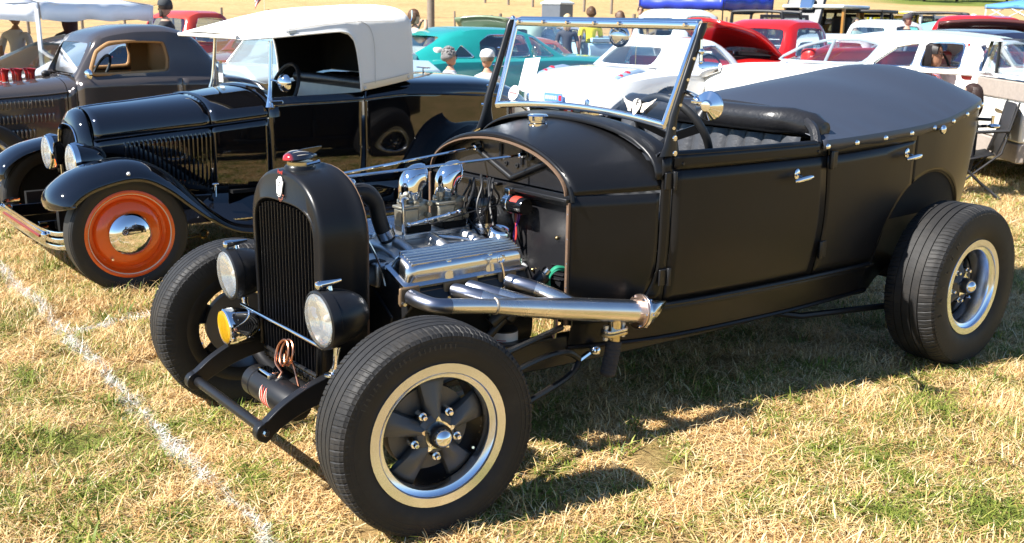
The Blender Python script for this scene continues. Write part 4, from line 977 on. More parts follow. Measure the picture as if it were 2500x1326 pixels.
# water hose from radiator to thermostat housing
hp = cr([(.095, -.012, .868), (.15, -.014, .872), (.205, -.016, .868), (.24, -.02, .83), (.25, -.025, .78), (.265, -.03, .73), (.285, -.03, .695)], 5)
M().tube(hp, [.027+.004*math.exp(-((i-11)/4)**2) for i in range(len(hp))], 18).obj('radiator_hose', BLKRUB, hero)
M().tube([(.265, -.03, .738), (.277, -.03, .712)], .0315, 18).obj('hose_clamp', POLAL, hero)
M().tube([(.088, -.012, .868), (.112, -.012, .868)], .031, 18).obj('hose_clamp', POLAL, hero)
M().tube(cr([(.28, -.03, .70), (.29, -.03, .67), (.29, -.04, .635)], 4), [.028, .03, .032, .034, .036, .04, .044, .046, .048], 16).obj('thermostat_housing', CASTAL, hero)
M().box((.20, -.09, .62), (.10, .16, .08)).cyl((.16, -.02, .58), (.10, -.02, .58), .07, n=20).obj('water_pump', CASTAL, hero, bev=.01)
M().lathe([(.09, 0), (.095, .01), (.08, .014), (.095, .018), (.09, .028), (0, .028)], (.10, 0, .44), (1, 0, 0), 30).obj('crank_pulley', ENGB, hero)
for k in range(6):
    a = 2*PI*k/6; M().box((.085, .09*math.cos(a), .58+.09*math.sin(a)), (.012, .05, .12), Matrix.Rotation(a, 3, 'X')).obj('fan_blade', ENGB, hero)
M().box((.084, 0, .905), (.035, .30, .07)).obj('radiator_tank', POLAL, hero, bev=.012)
M().tube(cr([(.10, -.20, .76), (.13, -.205, .70), (.15, -.21, .64), (.155, -.22, .60)], 4), .004, 6).obj('overflow_pipe', POLAL, hero)
for y in (-.10, .10): M().tube(cr([(.12, y, .64), (.18, y*1.4, .66), (.22, y*1.5, .63)], 4), .011, 8).obj('heater_hose', BLKRUB, hero)
M().cyl((.13, .16, .66), (.24, .16, .66), .07, n=24).obj('dynamo', CASTAL, hero, bev=.006)
# stay rods from firewall to radiator
for s in (-1, 1):
    M().tube([(.085, s*.022, .927), (.775, s*.135, .966)], .0048, 8).obj('stay_rod', CHROME, hero)
    M().cyl((.76, s*.133, .965), (.79, s*.138, .967), .011, n=6).obj('stay_rod_nut', CHROME, hero, bev=.002)
    M().lathe([(.02, 0), (.02, -.006), (.008, -.008)], (.797, s*.152, .967), (1, 0, 0), 14).obj('stay_rod_boss', BLKRUB, hero)
# exhaust headers, collector and side outlet
col0, col1 = Vector((.40, -.478, .552)), Vector((.957, -.558, .460)); cd = (col1-col0).normalized()
prim = [cr([(.17, -.345, .59), (.175, -.40, .585), (.20, -.445, .578), (.27, -.462, .570), (.40, -.478, .552)], 6),
        cr([(.335, -.345, .585), (.35, -.385, .583), (.385, -.425, .572), (.43, -.462, .556), (.49, -.49, .538)], 5),
        cr([(.395, -.345, .587), (.41, -.385, .583), (.45, -.43, .570), (.50, -.47, .553), (.57, -.50, .528)], 5),
        cr([(.555, -.345, .585), (.57, -.385, .580), (.605, -.43, .568), (.65, -.48, .545), (.71, -.515, .510)], 5)]
DKST = mat('shaded steel pipe', (.28, .29, .34), .33, 1, var=.25, vs=6)  # darker copy of the pipe steel, with shade on the roots painted in
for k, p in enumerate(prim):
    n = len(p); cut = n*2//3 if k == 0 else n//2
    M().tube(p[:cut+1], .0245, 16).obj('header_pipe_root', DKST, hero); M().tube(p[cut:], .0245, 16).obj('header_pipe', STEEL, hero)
    q = p[0]; M().box((q.x, -.338, q.z), (.075, .012, .062)).obj('header_flange', mat('rusty flange', (.20, .13, .07), .6, .6, var=.3, vs=20), hero, bev=.006)
    for dx in (-.028, .028): M().cyl((q.x+dx, -.342, q.z-.018), (q.x+dx, -.358, q.z-.018), .007, n=6).obj('flange_bolt', POLAL, hero)
M().box((.365, -.332, .582), (.46, .008, .03)).obj('header_plate', mat('rusty flange', (.2, .13, .07), .6, .6), hero)
M().tube([col0, col0+cd*.10, col0+cd*.30, col1], [.0255, .031, .0385, .0405], 28).obj('collector', STEEL, hero)
M().tube([col0-cd*.003, col0+cd*.003], [.0275, .0275], 20).obj('weld_bead', mat('weld bead', (.5, .45, .38), .5, 1, bump=.6, bs=200), hero)
for k, rr_ in enumerate((.060, .063, .060)): M().tube([col1+cd*(.008*k), col1+cd*(.008*k+.0068)], rr_, 30).obj('collector_flange', (mat('copper gasket', (.66, .48, .39), .34, 1) if k == 0 else POLAL), hero, bev=.001)
for k in range(6):
    a = 2*PI*k/6; e = cd.cross(Vector((0, 0, 1))).normalized(); q = col1+(e*math.cos(a)+e.cross(cd)*math.sin(a))*.054; M().cyl(q-cd*.006, q+cd*.03, .0045, n=6).obj('flange_bolt', CHROME, hero)
t0_ = col1+cd*.024; rings = []; e = cd.cross(Vector((0, 0, 1))).normalized(); f_ = e.cross(cd)
for q in (0, .4, 1): rings.append([t0_+(e*math.cos(a)+f_*math.sin(a))*.039+cd*(.012+q*(.060-.046*math.cos(a)+.022*math.sin(a))) for a in lin(0, 2*PI, 29)[:-1]])
rings[0] = [t0_+(e*math.cos(a)+f_*math.sin(a))*.039 for a in lin(0, 2*PI, 29)[:-1]]
M().loft(rings, True).obj('exhaust_tip', chromem('tip steel', (.62, .6, .57), .12), hero, sol=-.002)
sb = col0+cd*.475; M().tube([sb+Vector((0, 0, -.02)), sb+Vector((0, 0, -.066))], .0235, 18).obj('stub_pipe', chromem('stub steel', (.66, .58, .42), .18), hero)
for k in (0, 1):
    m = M(); m.plate([(x, y) for x, y in rrect(.105, .056, .024)], sb+Vector((0, 0, -.072-.013*k)), (1, 0, 0), (0, 1, 0), .010); m.obj('stub_flange', (POLAL, mat('zinc flange', (.62, .5, .28), .3, 1))[k], hero, bev=.002)
for dx in (-.04, .04): M().cyl(sb+Vector((dx, 0, -.10)), sb+Vector((dx, 0, -.048)), .006, n=6).cyl(sb+Vector((dx, 0, -.058)), sb+Vector((dx, 0, -.046)), .0095, n=6).cyl(sb+Vector((dx, 0, -.098)), sb+Vector((dx, 0, -.088)), .0095, n=6).obj('flange_bolt', CASTAL, hero)
M().tube([sb+Vector((0, 0, -.085)), sb+Vector((0, 0, -.115))], .021, 16).obj('stub_neck', mat('zinc flange', (.62, .5, .28), .3, 1), hero)
wrap = M(); pts = []; rad = []
for k in range(40): 
    f = k/39; pts.append(sb+Vector((-.018*f-.012*f*f, .0, -.108-.125*f))); rad.append((.0275 if k % 4 else .0262)*(1 if f < .9 else max(.3, math.sqrt(max(0, 1-((f-.9)/.1)**2)))))
wrap.tube(pts, rad, 18).obj('wrapped_pipe', mat('grey heat wrap', (.045, .042, .042), .85, 0, .2, var=.3, vs=40, bump=.7, bs=220), hero)
# dipstick, oil filter, starter bits beneath
M().tube(cr([(.505, -.37, .66), (.515, -.375, .60), (.505, -.365, .55), (.49, -.33, .47)], 4), .0045, 8).tube([Vector((.505, -.37, .672))+Vector((.012*math.cos(a), 0, .014*math.sin(a))) for a in lin(0, 2*PI, 15)[:-1]], .004, 6, closed=True).obj('dipstick', CHROME, hero)
M().lathe([(0, 0), (.044, 0), (.047, .006), (.047, .045), (0, .045)], (.60, -.27, .345), (0, 0, 1), 28).obj('oil_filter', BLKRUB, hero)
M().lathe([(.0475, .005), (.0475, .04)], (.60, -.27, .345), (0, 0, 1), 28).obj('filter_label', PAPER, hero)
for z_ in (.352, .358): M().lathe([(.0478, 0), (.0478, .003)], (.60, -.27, z_), (0, 0, 1), 24, R(60), R(150)).obj('filter_print', FLR, hero)
M().tube([(.50, -.32, .44), (.66, -.36, .56)], .024, 12).obj('starter_solenoid', ENGB, hero)
M().tube([(.66, -.30, .50), (.72, -.34, .58)], .026, 14).tube([(.60, -.28, .43), (.66, -.30, .50)], .03, 14).obj('wiper_pump', ENGB, hero)
M().tube([(.715, -.335, .575), (.73, -.35, .60)], .012, 10).obj('pump_nipple', POLAL, hero)
M().tube([(.43, -.30, .33), (.55, -.33, .45)], .017, 10).obj('steering_box_arm', SATIN2, hero)
M().box((.70, -.345, .352), (.12, .05, .012)).obj('frame_bracket', SATIN2, hero, bev=.003)
# card hung in the windscreen
card = thing('show_card', 'white paper show card clipped inside the hot rod windscreen', 'paper card', at_car(0, 0), RZ)
cc = ws(.70, .40, .012)
M().plate([(-.048, -.085), (.048, -.085), (.046, .06), (-.048, .05)], cc+Vector((0, 0, 0)), (0, -1, 0), Vector((.30, 0, 1)).normalized(), .001).obj('sheet', PAPER, card)
M().sph(cc+Vector((.022, 0, .078)), (.008, .017, .024), 16, 10).obj('suction_clip', glass('frosted clip', (.85, .85, .80), .2), card)

# ================================================================ gloss black roadster with white top and orange wheels
o2 = at_car(.19, 3.16)
road = thing('vintage_roadster', 'gloss black roadster with white canvas top and orange steel wheels', 'car', o2, RZ)
ORANGE = mat('orange enamel', (.86, .13, .012), .12, 0, .5, coat=.4, var=.05)
STRIPE = mat('cream pinstripe', (.75, .62, .42), .35, var=.03)
TY2 = mat('smooth tyre rubber', (.017, .017, .017), .5, 0, .4, var=.2, vs=12, bump=.06, bs=120)
def steel_wheel(par, u, v, r, hw, side, paint, cap=CHROME, rim=.205, ww=None, steer=0, hub=.088, stripe=True):
    w = bpy.data.objects.new('wheel', None); COL.objects.link(w); w.parent = par; w.location = (u, v, r-.005); w.rotation_euler = (0, 0, steer+(PI if side > 0 else 0))
    tyre_mesh(r, hw, rim, n=56, grooves=False).obj('tyre', TY2, w)
    y0 = -hw*.88
    if ww:   # whitewall band
        M().lathe([(rim+.006, -hw*.90), (rim+.03, -hw*.985), (ww, -hw*1.012)], (0, 0, 0), (0, 1, 0), 48).obj('whitewall', mat('whitewall rubber', (.72, .7, .66), .6), w)
    M().lathe([(rim+.004, y0+.02), (rim+.006, y0), (rim-.004, y0-.004), (rim-.016, y0+.002), (rim-.022, y0+.014), (rim-.030, y0+.040), (rim-.046, y0+.044), (rim-.052, y0+.030), (rim-.062, y0+.022), ((rim-.062)*.5+hub*.5, y0+.010), (hub, y0+.004), (.0, y0+.0)], (0, 0, 0), (0, 1, 0), 56).obj('rim', paint, w, sharp=30)
    if stripe: M().lathe([(rim-.012, y0-.0015), (rim-.0165, y0+.0015)], (0, 0, 0), (0, 1, 0), 56).obj('pinstripe', STRIPE, w)
    M().lathe([(hub, y0+.004), (hub+.002, y0-.006), (hub-.004, y0-.012), (hub*.86, y0-.024), (hub*.55, y0-.038), (hub*.2, y0-.043), (0, y0-.0435)], (0, 0, 0), (0, 1, 0), 48).obj('hub_cap', cap, w)
    M().cyl((-.1, y0+.025, -.125), (-.1, y0+.0, -.125), .006, n=8).obj('valve_stem', CHROME, w)
    M().lathe([(0, y0+.045), (rim-.03, y0+.045), (rim-.012, y0+.05), (rim-.012, hw*.7), (rim-.004, hw*.85)], (0, 0, 0), (0, 1, 0), 32).obj('brake_backing', BLKDARK, w)
    return w
for s in (-1, 1):
    steel_wheel(road, 0, s*.695, .310, .072, s, ORANGE, steer=R(-2), rim=.226, hub=.108); steel_wheel(road, 2.46, s*.70, .335, .085, s, ORANGE)
W2U = [-.03, .1, .35, .62, .94, 1.25, 1.55, 2.0, 2.4, 2.7, 2.95, 3.1, 3.18]; W2V = [.232, .26, .32, .395, .455, .495, .525, .555, .545, .49, .38, .24, .06]
def w2(u, z):
    w = ip(u, W2U, W2V)
    if z < .65: w -= .03*((.65-z)/.25)**2
    return w
zh2 = lambda u: .742+(u)*.105
zb2 = lambda u: ip(u, [.62, .94, 1.5, 1.86, 2.3, 2.6, 2.95, 3.18], [.82, .955, .975, 1.0, .98, .95, .84, .70])
def pan2(u0, u1, zlo, zhi, nu=14, nz=9, off=0):
    rows = []
    for u in lin(u0, u1, nu+1):
        lo = zlo(u) if callable(zlo) else zlo; hi = zhi(u) if callable(zhi) else zhi
        rows.append([(u, -w2(u, z)-off, z) for z in lin(lo, hi, nz+1)])
    return M().loft(rows, False)
def both2(m, name, mt, **k): return both(m, name, mt, road, **k)
zfl = lambda u: max(.40, .40)
hs = both2(pan2(.0, .612, .40, lambda u: zh2(u)-.003), 'bonnet_side', GLOSSBLK, sol=.003)
both2(pan2(.618, .935, .40, lambda u: zh2(u)-.001), 'cowl_side', GLOSSBLK, sol=.003)
dn2 = both2(pan2(.945, 1.548, .40, lambda u: zb2(u)), 'door', GLOSSBLK, sol=.004)
rq = []
for u in lin(1.556, 3.18, 50):
    a = .40 if u < 2.08 else (.72 if u < 2.8 else .55)
    if 2.08 < u < 2.84: a = max(.40, .33+math.sqrt(max(0, .39**2-(u-2.46)**2)))
    rq.append([(u, -w2(u, z), z) for z in lin(min(a, zb2(u)-.05), zb2(u), 10)])
both2(M().loft(rq, False), 'rear_quarter', GLOSSBLK, sol=.003)
# bead along the belt, rear deck
both2(M().tube([(u, -w2(u, .9)-.002, zb2(u)-.045) for u in lin(.95, 3.0, 40)], .007, 8), 'belt_bead', GLOSSBLK)
deck = []
for u in lin(1.80, 3.18, 30):
    w = w2(u, zb2(u)); zc = ip(u, [1.8, 2.1, 2.5, 2.8, 3.0, 3.18], [1.06, 1.055, 1.045, .99, .88, .71])
    deck.append([(u, w*math.copysign(abs(math.cos(a))**.75, -math.cos(a)), zb2(u)+(zc-zb2(u))*abs(math.sin(a))**.8) for a in lin(0, PI, 19)])
M().loft(deck, False).obj('rear_deck', GLOSSBLK, road)
M().box((2.33, 0, 1.085), (.03, .14, .008)).cyl((2.33, 0, 1.05), (2.33, 0, 1.085), .008, n=8).obj('deck_handle', CHROME, road, bev=.003)
# bonnet and cowl tops
def hood2(u, k=0):
    w = w2(u, .8)+k; zc = ip(u, [-.05, .0, .3, .62, .95], [.885, .905, .935, .968, 1.0])+k; z0 = zh2(u)
    return [(u, -math.copysign(abs(math.cos(a))**.82, math.cos(a))*w, z0+(zc-z0)*abs(math.sin(a))**.82) for a in lin(0, PI, 27)]
M().loft([hood2(u) for u in lin(.004, .610, 16)], False).obj('bonnet_top', GLOSSBLK, road, sol=.003)
M().loft([hood2(u, .001) for u in lin(.616, .955, 10)], False).obj('cowl_top', GLOSSBLK, road, sol=.003)
M().tube([(u, 0, ip(u, [-.05, .0, .3, .62, .95], [.885, .905, .935, .968, 1.0])+.002) for u in lin(.0, .61, 12)], .004, 6).obj('bonnet_hinge', CHROME, road)
both2(M().tube([(u, -w2(u, .8)-.002, zh2(u)) for u in lin(.0, .93, 14)], .0045, 6), 'bonnet_moulding', GLOSSBLK)
# louvres
for s, pr in ((-1, hs[0]), (1, hs[1])):
    lv = None
    for k in range(20):
        u = .155+.0235*k; zt = .728+.10*(u-.155); zl = .435+.05*math.sin(k*.16)
        m = M(); m.loft([[(u-.006, -w2(u-.006, z)-.001, z), (u-.002, -w2(u, z)-.010*g, z), (u+.004, -w2(u, z)-.013*g, z), (u+.0075, -w2(u, z)-.001, z)] for z, g in ((zl, .1), (zl+.012, .8), (zl+.03, 1), (zt-.03, 1), (zt-.012, .8), (zt, .1))], False)
        if s > 0: m.flipy()
        m.obj('louvre', GLOSSBLK, pr)
M().tube([(.60, -.435, .40), (.60, -.44, .47)], .006, 8).sph((.60, -.445, .475), (.022, .008, .008)).obj('bonnet_catch', CHROME, road)
# radiator shell
sr = []
for u, w, zc, z0, ex in ((-.055, .175, .80, .42, 3), (-.072, .185, .815, .42, 3), (-.066, .20, .845, .42, 2.6), (-.045, .226, .885, .42, 2.4), (-.02, .236, .90, .42, 2.4), (.0, .238, .904, .42, 2.4)):
    sr.append(shell_ring(u, w, w*.96, zc, z0=z0, zs=.66, ex=ex))
M().loft(sr, False).obj('radiator_shell', GLOSSBLK, road, sol=.003, sharp=60)
M().tube([Vector(p)+Vector((-.005, 0, 0)) for p in sr[1]], .005, 6).obj('shell_trim', CHROME, road)
for k in range(13): y = -.165+.33*k/12; M().box((-.05, y, .60), (.012, .006, .36)).obj('grille_bar', SATIN2, road)
M().box((-.03, 0, .60), (.02, .36, .40)).obj('radiator_core', BLKDARK, road)
# headlamps
for s in (-1, 1):
    h = headlamp(road, (-.125, s*.247, .632), .098, .185, GLOSSBLK, LAMPGL, ringm=CHROME, finial=False)
    M().loft([[(x_, w_*math.cos(t), .091*hh+.012*math.sin(t)) for t in lin(0, PI, 9)] for x_, w_, hh in ((-.005, .02, 1.02), (.02, .03, 1.08), (.05, .026, 1.0), (.09, .018, .80), (.14, .006, .42))], False).obj('crown_trim', CHROME, h)
    M().tube([(-.07, s*.247, .56), (-.05, s*.28, .47)], .014, 10).obj('headlamp_stand', GLOSSBLK, road)
M().cyl((-.07, -.30, .50), (-.07, .30, .50), .012, n=10).obj('headlamp_bar', GLOSSBLK, road)
# front fenders flowing to the running boards
FU = [(-.37, .455), (-.375, .50), (-.34, .562), (-.24, .632), (-.11, .672), (.03, .688), (.15, .66), (.27, .585), (.37, .485), (.47, .385), (.58, .305), (.70, .270), (.86, .262)]
def fender(pth, vi, vo, drop, name, s, par=road, mt=GLOSSBLK, skirt=True):
    rows = []; pp = cr([(a, 0, b) for a, b in pth], 4)
    for i, p in enumerate(pp):
        t = (pp[min(i+1, len(pp)-1)]-pp[max(i-1, 0)]).normalized(); n = Vector((-t.z, 0, t.x))
        if n.z < 0 and abs(n.z) > abs(n.x): n = -n
        if n.dot(Vector((-.0, 0, 1)))*0+n.dot(Vector((p.x-0, 0, p.z-.3))) < 0 and i < len(pp)*.5: n = -n
        f = i/(len(pp)-1); dd = drop*(1-.75*sst(.55, 1, f)); e = sst(0, .08, f)
        row = []
        for q in lin(0, 1, 13):
            v = vi+(vo-vi)*q; c = 1-abs(2*q-1.0)**2.6
            if q < .5: c = 1-(1-2*q)**3*.55
            row.append(p-n*dd*(1-c)*(1 if e > .9 else 1)+Vector((0, v, 0)))
        # rolled outer skirt
        row.append(p-n*(dd*1.35)+Vector((0, vo-.006, 0)))
        rows.append(row)
    m = M().loft(rows, False)
    if s > 0: m.flipy()
    return m.obj(name, mt, par, sol=.004)
for s in (-1, 1):
    f = fender(FU, -.44, -.80, .075, 'front_fender', s)
    M().sph((.0, s*.792, .628), .010).obj('reflector_stud', WHTPAINT, f)
    M().loft([[(u, s*v, z) for v, z in ((.44, .245), (.80, .245), (.80, .268), (.78, .276), (.44, .276))] for u in (.84, 2.0)], True, True, True).obj('running_board', GLOSSBLK, road, bev=.005)
    RFU = [(1.96, .265), (1.99, .36), (2.04, .50), (2.13, .64), (2.28, .72), (2.46, .745), (2.64, .72), (2.79, .64), (2.88, .50), (2.93, .36)]
    fender(RFU, -.46, -.82, .05, 'rear_fender', s)
    M().loft([[(u, s*w2(u, .4), .41), (u, s*(w2(u, .4)+.02), .36), (u, s*.50, .27)] for u in lin(.05, 2.0, 12)], False).obj('splash_apron', GLOSSBLK, road)
    M().tube([(.45, s*.55, .21), (.02, s*.55, .17)], .010, 8).lathe([(.02, -.008), (.028, 0), (.02, .008)], (.47, s*.555, .215), (0, 1, 0), 16).obj('radius_rod', BRASS, road)
M().tube([(0, -.62, .26), (0, 0, .22), (0, .62, .26)], .03, 10).obj('front_axle', ORANGE, road)
for s in (-1, 1): M().box((1.2, s*.34, .34), (2.9, .05, .12)).obj('frame_rail', BLKDARK, road)
M().box((.3, 0, .52), (.58, .5, .3)).obj('engine_mass', BLKDARK, road)
# bumper: flat bars with ribbed, curved ends
def bpth(z, s0=0): return cr([(-.22, .615, z), (-.285, .60, z), (-.325, .55, z), (-.345, .42, z), (-.35, 0, z), (-.345, -.42, z), (-.325, -.55, z), (-.285, -.60, z), (-.22, -.615, z)], 4)
for z in (.312, .276, .240):
    pth = bpth(z); mid = z == .276
    for nm, P_ in (('bumper_bar', pth),): M().loft([[p+Vector((-.010, 0, -.012)), p+Vector((-.014, 0, 0)), p+Vector((-.010, 0, .012)), p+Vector((-.002, 0, .009)), p+Vector((-.002, 0, -.009))] for p in pth], True, True, True).obj(nm, CHROME, road)
M().box((-.358, 0, .276), (.012, .95, .070)).obj('bumper_face', chromem('bumper steel', (.78, .76, .72), .10), road, bev=.004)
M().box((-.366, 0, .276), (.006, .80, .012)).obj('bumper_stripe', mat('dark red stripe', (.22, .02, .025), .3), road)
for y in (-.5, .5): M().sph((-.362, y, .30), .02).obj('bumper_bolt', CHROME, road)
for s in (-1, 1): M().box((-.17, s*.30, .30), (.34, .025, .07)).obj('bumper_iron', GLOSSBLK, road, bev=.003)
# windscreen
for s in (-1, 1):
    M().tube(cr([(.955, s*.452, .90), (.960, s*.445, .96), (.972, s*.43, 1.02), (.985, s*.418, 1.15), (.995, s*.408, 1.28)], 4), [.03, .026, .022, .018, .014, .013, .0125, .012, .012, .0115, .0115, .011, .011, .011, .011, .011, .012], 10).obj('windscreen_post', CHROME, road)
    M().box((.99, s*.46, .925), (.09, .02, .035)).obj('post_foot', CHROME, road, bev=.006)
M().loft([[(.975, y, .955+.055*(1-(y/.42)**2)), (.993, y*.985, 1.285)] for y in lin(-.41, .41, 15)], False).obj('windscreen_glass', CLEAR, road)
for sc2 in (1.0,): M().tube([(.975, y, .952+.058*(1-(y/.42)**2)) for y in lin(-.425, .425, 16)], .009, 8).obj('windscreen_frame', CHROME, road)
M().loft([hood2(u, k) for u, k in ((.945, .002), (.955, .014), (.975, .018), (1.0, .016), (1.01, .004))], False).obj('cowl_band', GLOSSBLK, road)
M().tube([(.97, -.45, 1.06), (.97, -.58, 1.055)], .006, 8).obj('mirror_arm', CHROME, road)
M().lathe([(0, -.03), (.03, -.022), (.05, -.004), (.052, .006), (0, .006)], (.98, -.60, 1.05), Vector((1, .3, 0)), 28).obj('mirror_head', CHROME, road)
# interior
M().loft([[(1.50, y, .70), (1.55+.006*abs(math.sin(y*40)), y, .86), (1.585, y, 1.0)] for y in lin(-.44, .44, 60)], False).obj('seat_back', mat('cream vinyl', (.62, .60, .52), .45, bump=.1), road)
M().box((1.33, 0, .70), (.42, .86, .14)).obj('seat_cushion', mat('cream vinyl', (.62, .60, .52), .45), road, bev=.03)
M().tube([(1.60, y, 1.02) for y in lin(-.47, .47, 6)], .04, 10).obj('seat_roll', LEATHER, road)
M().tube([Vector((1.17, -.2, .98))+Vector((.06*math.sin(a), .17*math.cos(a), .155*math.sin(a))) for a in lin(0, 2*PI, 29)[:-1]], .012, 8, closed=True).obj('steering_wheel', BLKRUB, road)
both2(M().loft([[(u, -(w2(u, z)-.015), z) for z in lin(.40, zb2(u)-.01, 5)] for u in lin(.95, 1.95, 10)], False), 'tub_lining', BLKDARK)
M().box((1.35, 0, .42), (1.3, .9, .02)).obj('floor_pan', BLKDARK, road)
# canvas top
CANV = mat('white canvas', (.80, .79, .76), .6, 0, .3, var=.03, vs=5, bump=.35, bs=5, bd=.02)
def topring(u, w, zc, zl, k=0):
    zs = zc-ip(u, [.77, 1.0, 1.3, 1.6, 2.0], [.03, .055, .085, .11, .11]); pts = []
    L_ = lin(0, 1, 7)[:-1]
    side = [(-(w+.012*(1-t)), zl+(zs-zl)*t) for t in L_]
    arc = [(-w*math.copysign(abs(math.cos(a))**.55, math.cos(a)), zs+(zc-zs)*abs(math.sin(a))**.9) for a in lin(0, PI, 17)]
    pr = side+arc+[(-y, z) for y, z in side[::-1]]
    return [(u, y*(1-k), z-k*.2) for y, z in pr]
TU = [(.77, .44, 1.325, 1.292), (.80, .452, 1.335, 1.288), (.90, .465, 1.362, 1.294), (1.0, .48, 1.388, 1.303), (1.15, .505, 1.425, 1.318), (1.3, .528, 1.458, 1.332), (1.38, .54, 1.468, 1.335), (1.43, .547, 1.475, 1.322), (1.465, .55, 1.478, 1.285), (1.485, .552, 1.48, 1.22), (1.497, .553, 1.481, 1.14), (1.507, .555, 1.482, .985), (1.6, .56, 1.488, 1.0), (1.74, .566, 1.496, 1.025), (1.82, .568, 1.503, 1.04), (1.855, .566, 1.500, 1.048), (1.885, .55, 1.475, 1.05), (1.90, .53, 1.42, 1.055)]
rr_ = [topring(*t) for t in TU]
# rear curtain closes the back
last = rr_[-1]
tops = M().loft(rr_, False); tops.add(last, [tuple(range(len(last)))]); topo = tops.obj('canvas_top', CANV, road, sol=.004, sharp=60)
lin_ = M().loft([topring(u, w-.012, zc-.012, zl+.004) for u, w, zc, zl in TU[1:]], False); lin_.add(topring(1.895, .535, 1.43, 1.06), [tuple(range(len(last)))]); lin_.obj('top_lining', BLKDARK, road)
M().tube([(.775, y, 1.302) for y in lin(-.45, .45, 5)], .012, 8).obj('header_bow', CANV, topo)
both2(M().tube(cr([(.90, -.478, 1.297), (1.0, -.495, 1.305), (1.15, -.519, 1.32), (1.3, -.541, 1.334), (1.40, -.555, 1.338), (1.455, -.561, 1.31), (1.483, -.564, 1.23), (1.50, -.566, 1.1), (1.506, -.567, .99)], 4), .006, 6), 'top_piping', CANV)
SEAM = mat('canvas stitching', (.55, .54, .52), .8)
for q_ in ([(1.60, -.574, 1.03), (1.602, -.574, 1.15), (1.60, -.568, 1.28), (1.57, -.562, 1.37), (1.50, -.545, 1.405)], [(1.52, -.5735, 1.03), (1.70, -.58, 1.058), (1.84, -.583, 1.085)], [(1.05, -.492, 1.345), (1.25, -.523, 1.375), (1.5, -.553, 1.398), (1.75, -.567, 1.405)]): M().tube(cr(q_, 5), .0022, 4).obj('stitched_seam', SEAM, topo)
for u, v, z in ((1.53, -.572, 1.0), (1.84, -.58, 1.06)): M().lathe([(0, .006), (.009, .004), (.011, 0)], (u, v, z), (0, -1, 0), 12).obj('fastener', CASTAL, topo)
M().tube(cr([(1.86, -.575, 1.40), (1.868, -.58, 1.42), (1.868, -.578, 1.47)], 3), .005, 6).obj('top_strap', CHROME, topo)
M().box((1.09, -.505, 1.335), (.05, .01, .016), Matrix.Rotation(R(-8), 3, 'Y')).obj('strap_buckle', CASTAL, topo)
card2 = thing('show_card', 'small white card hanging in the roadster windscreen', 'paper card', o2, RZ)
M().plate([(-.035, -.07), (.035, -.07), (.035, .05), (-.035, .05)], (.998, .355, 1.07), (0, -1, 0), (0, 0, 1), .001).obj('sheet', PAPER, card2)
M().box((1.0, .355, 1.125), (.012, .02, .022)).obj('clip', BRASS, card2)

# ================================================================ other cars
def boolcut(o, cutters):
    """cut solids out of o and keep the plain result"""
    obs = []
    for c in cutters:
        k = c.obj('cut_tool', None, None, smooth=False); obs.append(k)
        md = o.modifiers.new('x', 'BOOLEAN'); md.operation = 'DIFFERENCE'; md.solver = 'EXACT'; md.object = k
        k.parent = o.parent
    dg = bpy.context.evaluated_depsgraph_get(); ev = o.evaluated_get(dg); me = bpy.data.meshes.new_from_object(ev)
    o.modifiers.clear(); old = o.data; o.data = me; bpy.data.meshes.remove(old)
    for k in obs: d = k.data; bpy.data.objects.remove(k); bpy.data.meshes.remove(d)
    for p in me.polygons: p.use_smooth = True
    me.set_sharp_from_angle(angle=R(35)); return o
def chaikin(pts, n=2, closed=True):
    for _ in range(n):
        out = []
        for i in range(len(pts)):
            a, b = pts[i], pts[(i+1) % len(pts)]
            k = .10 if _ == 0 else .25; out += [(a[0]*(1-k)+b[0]*k, a[1]*(1-k)+b[1]*k), (a[0]*k+b[0]*(1-k), a[1]*k+b[1]*(1-k))]
        pts = out
    return pts
TINT = glass('tinted car glass', (.72, .80, .82), dens=.10)
RUBSEAL = BLKRUB
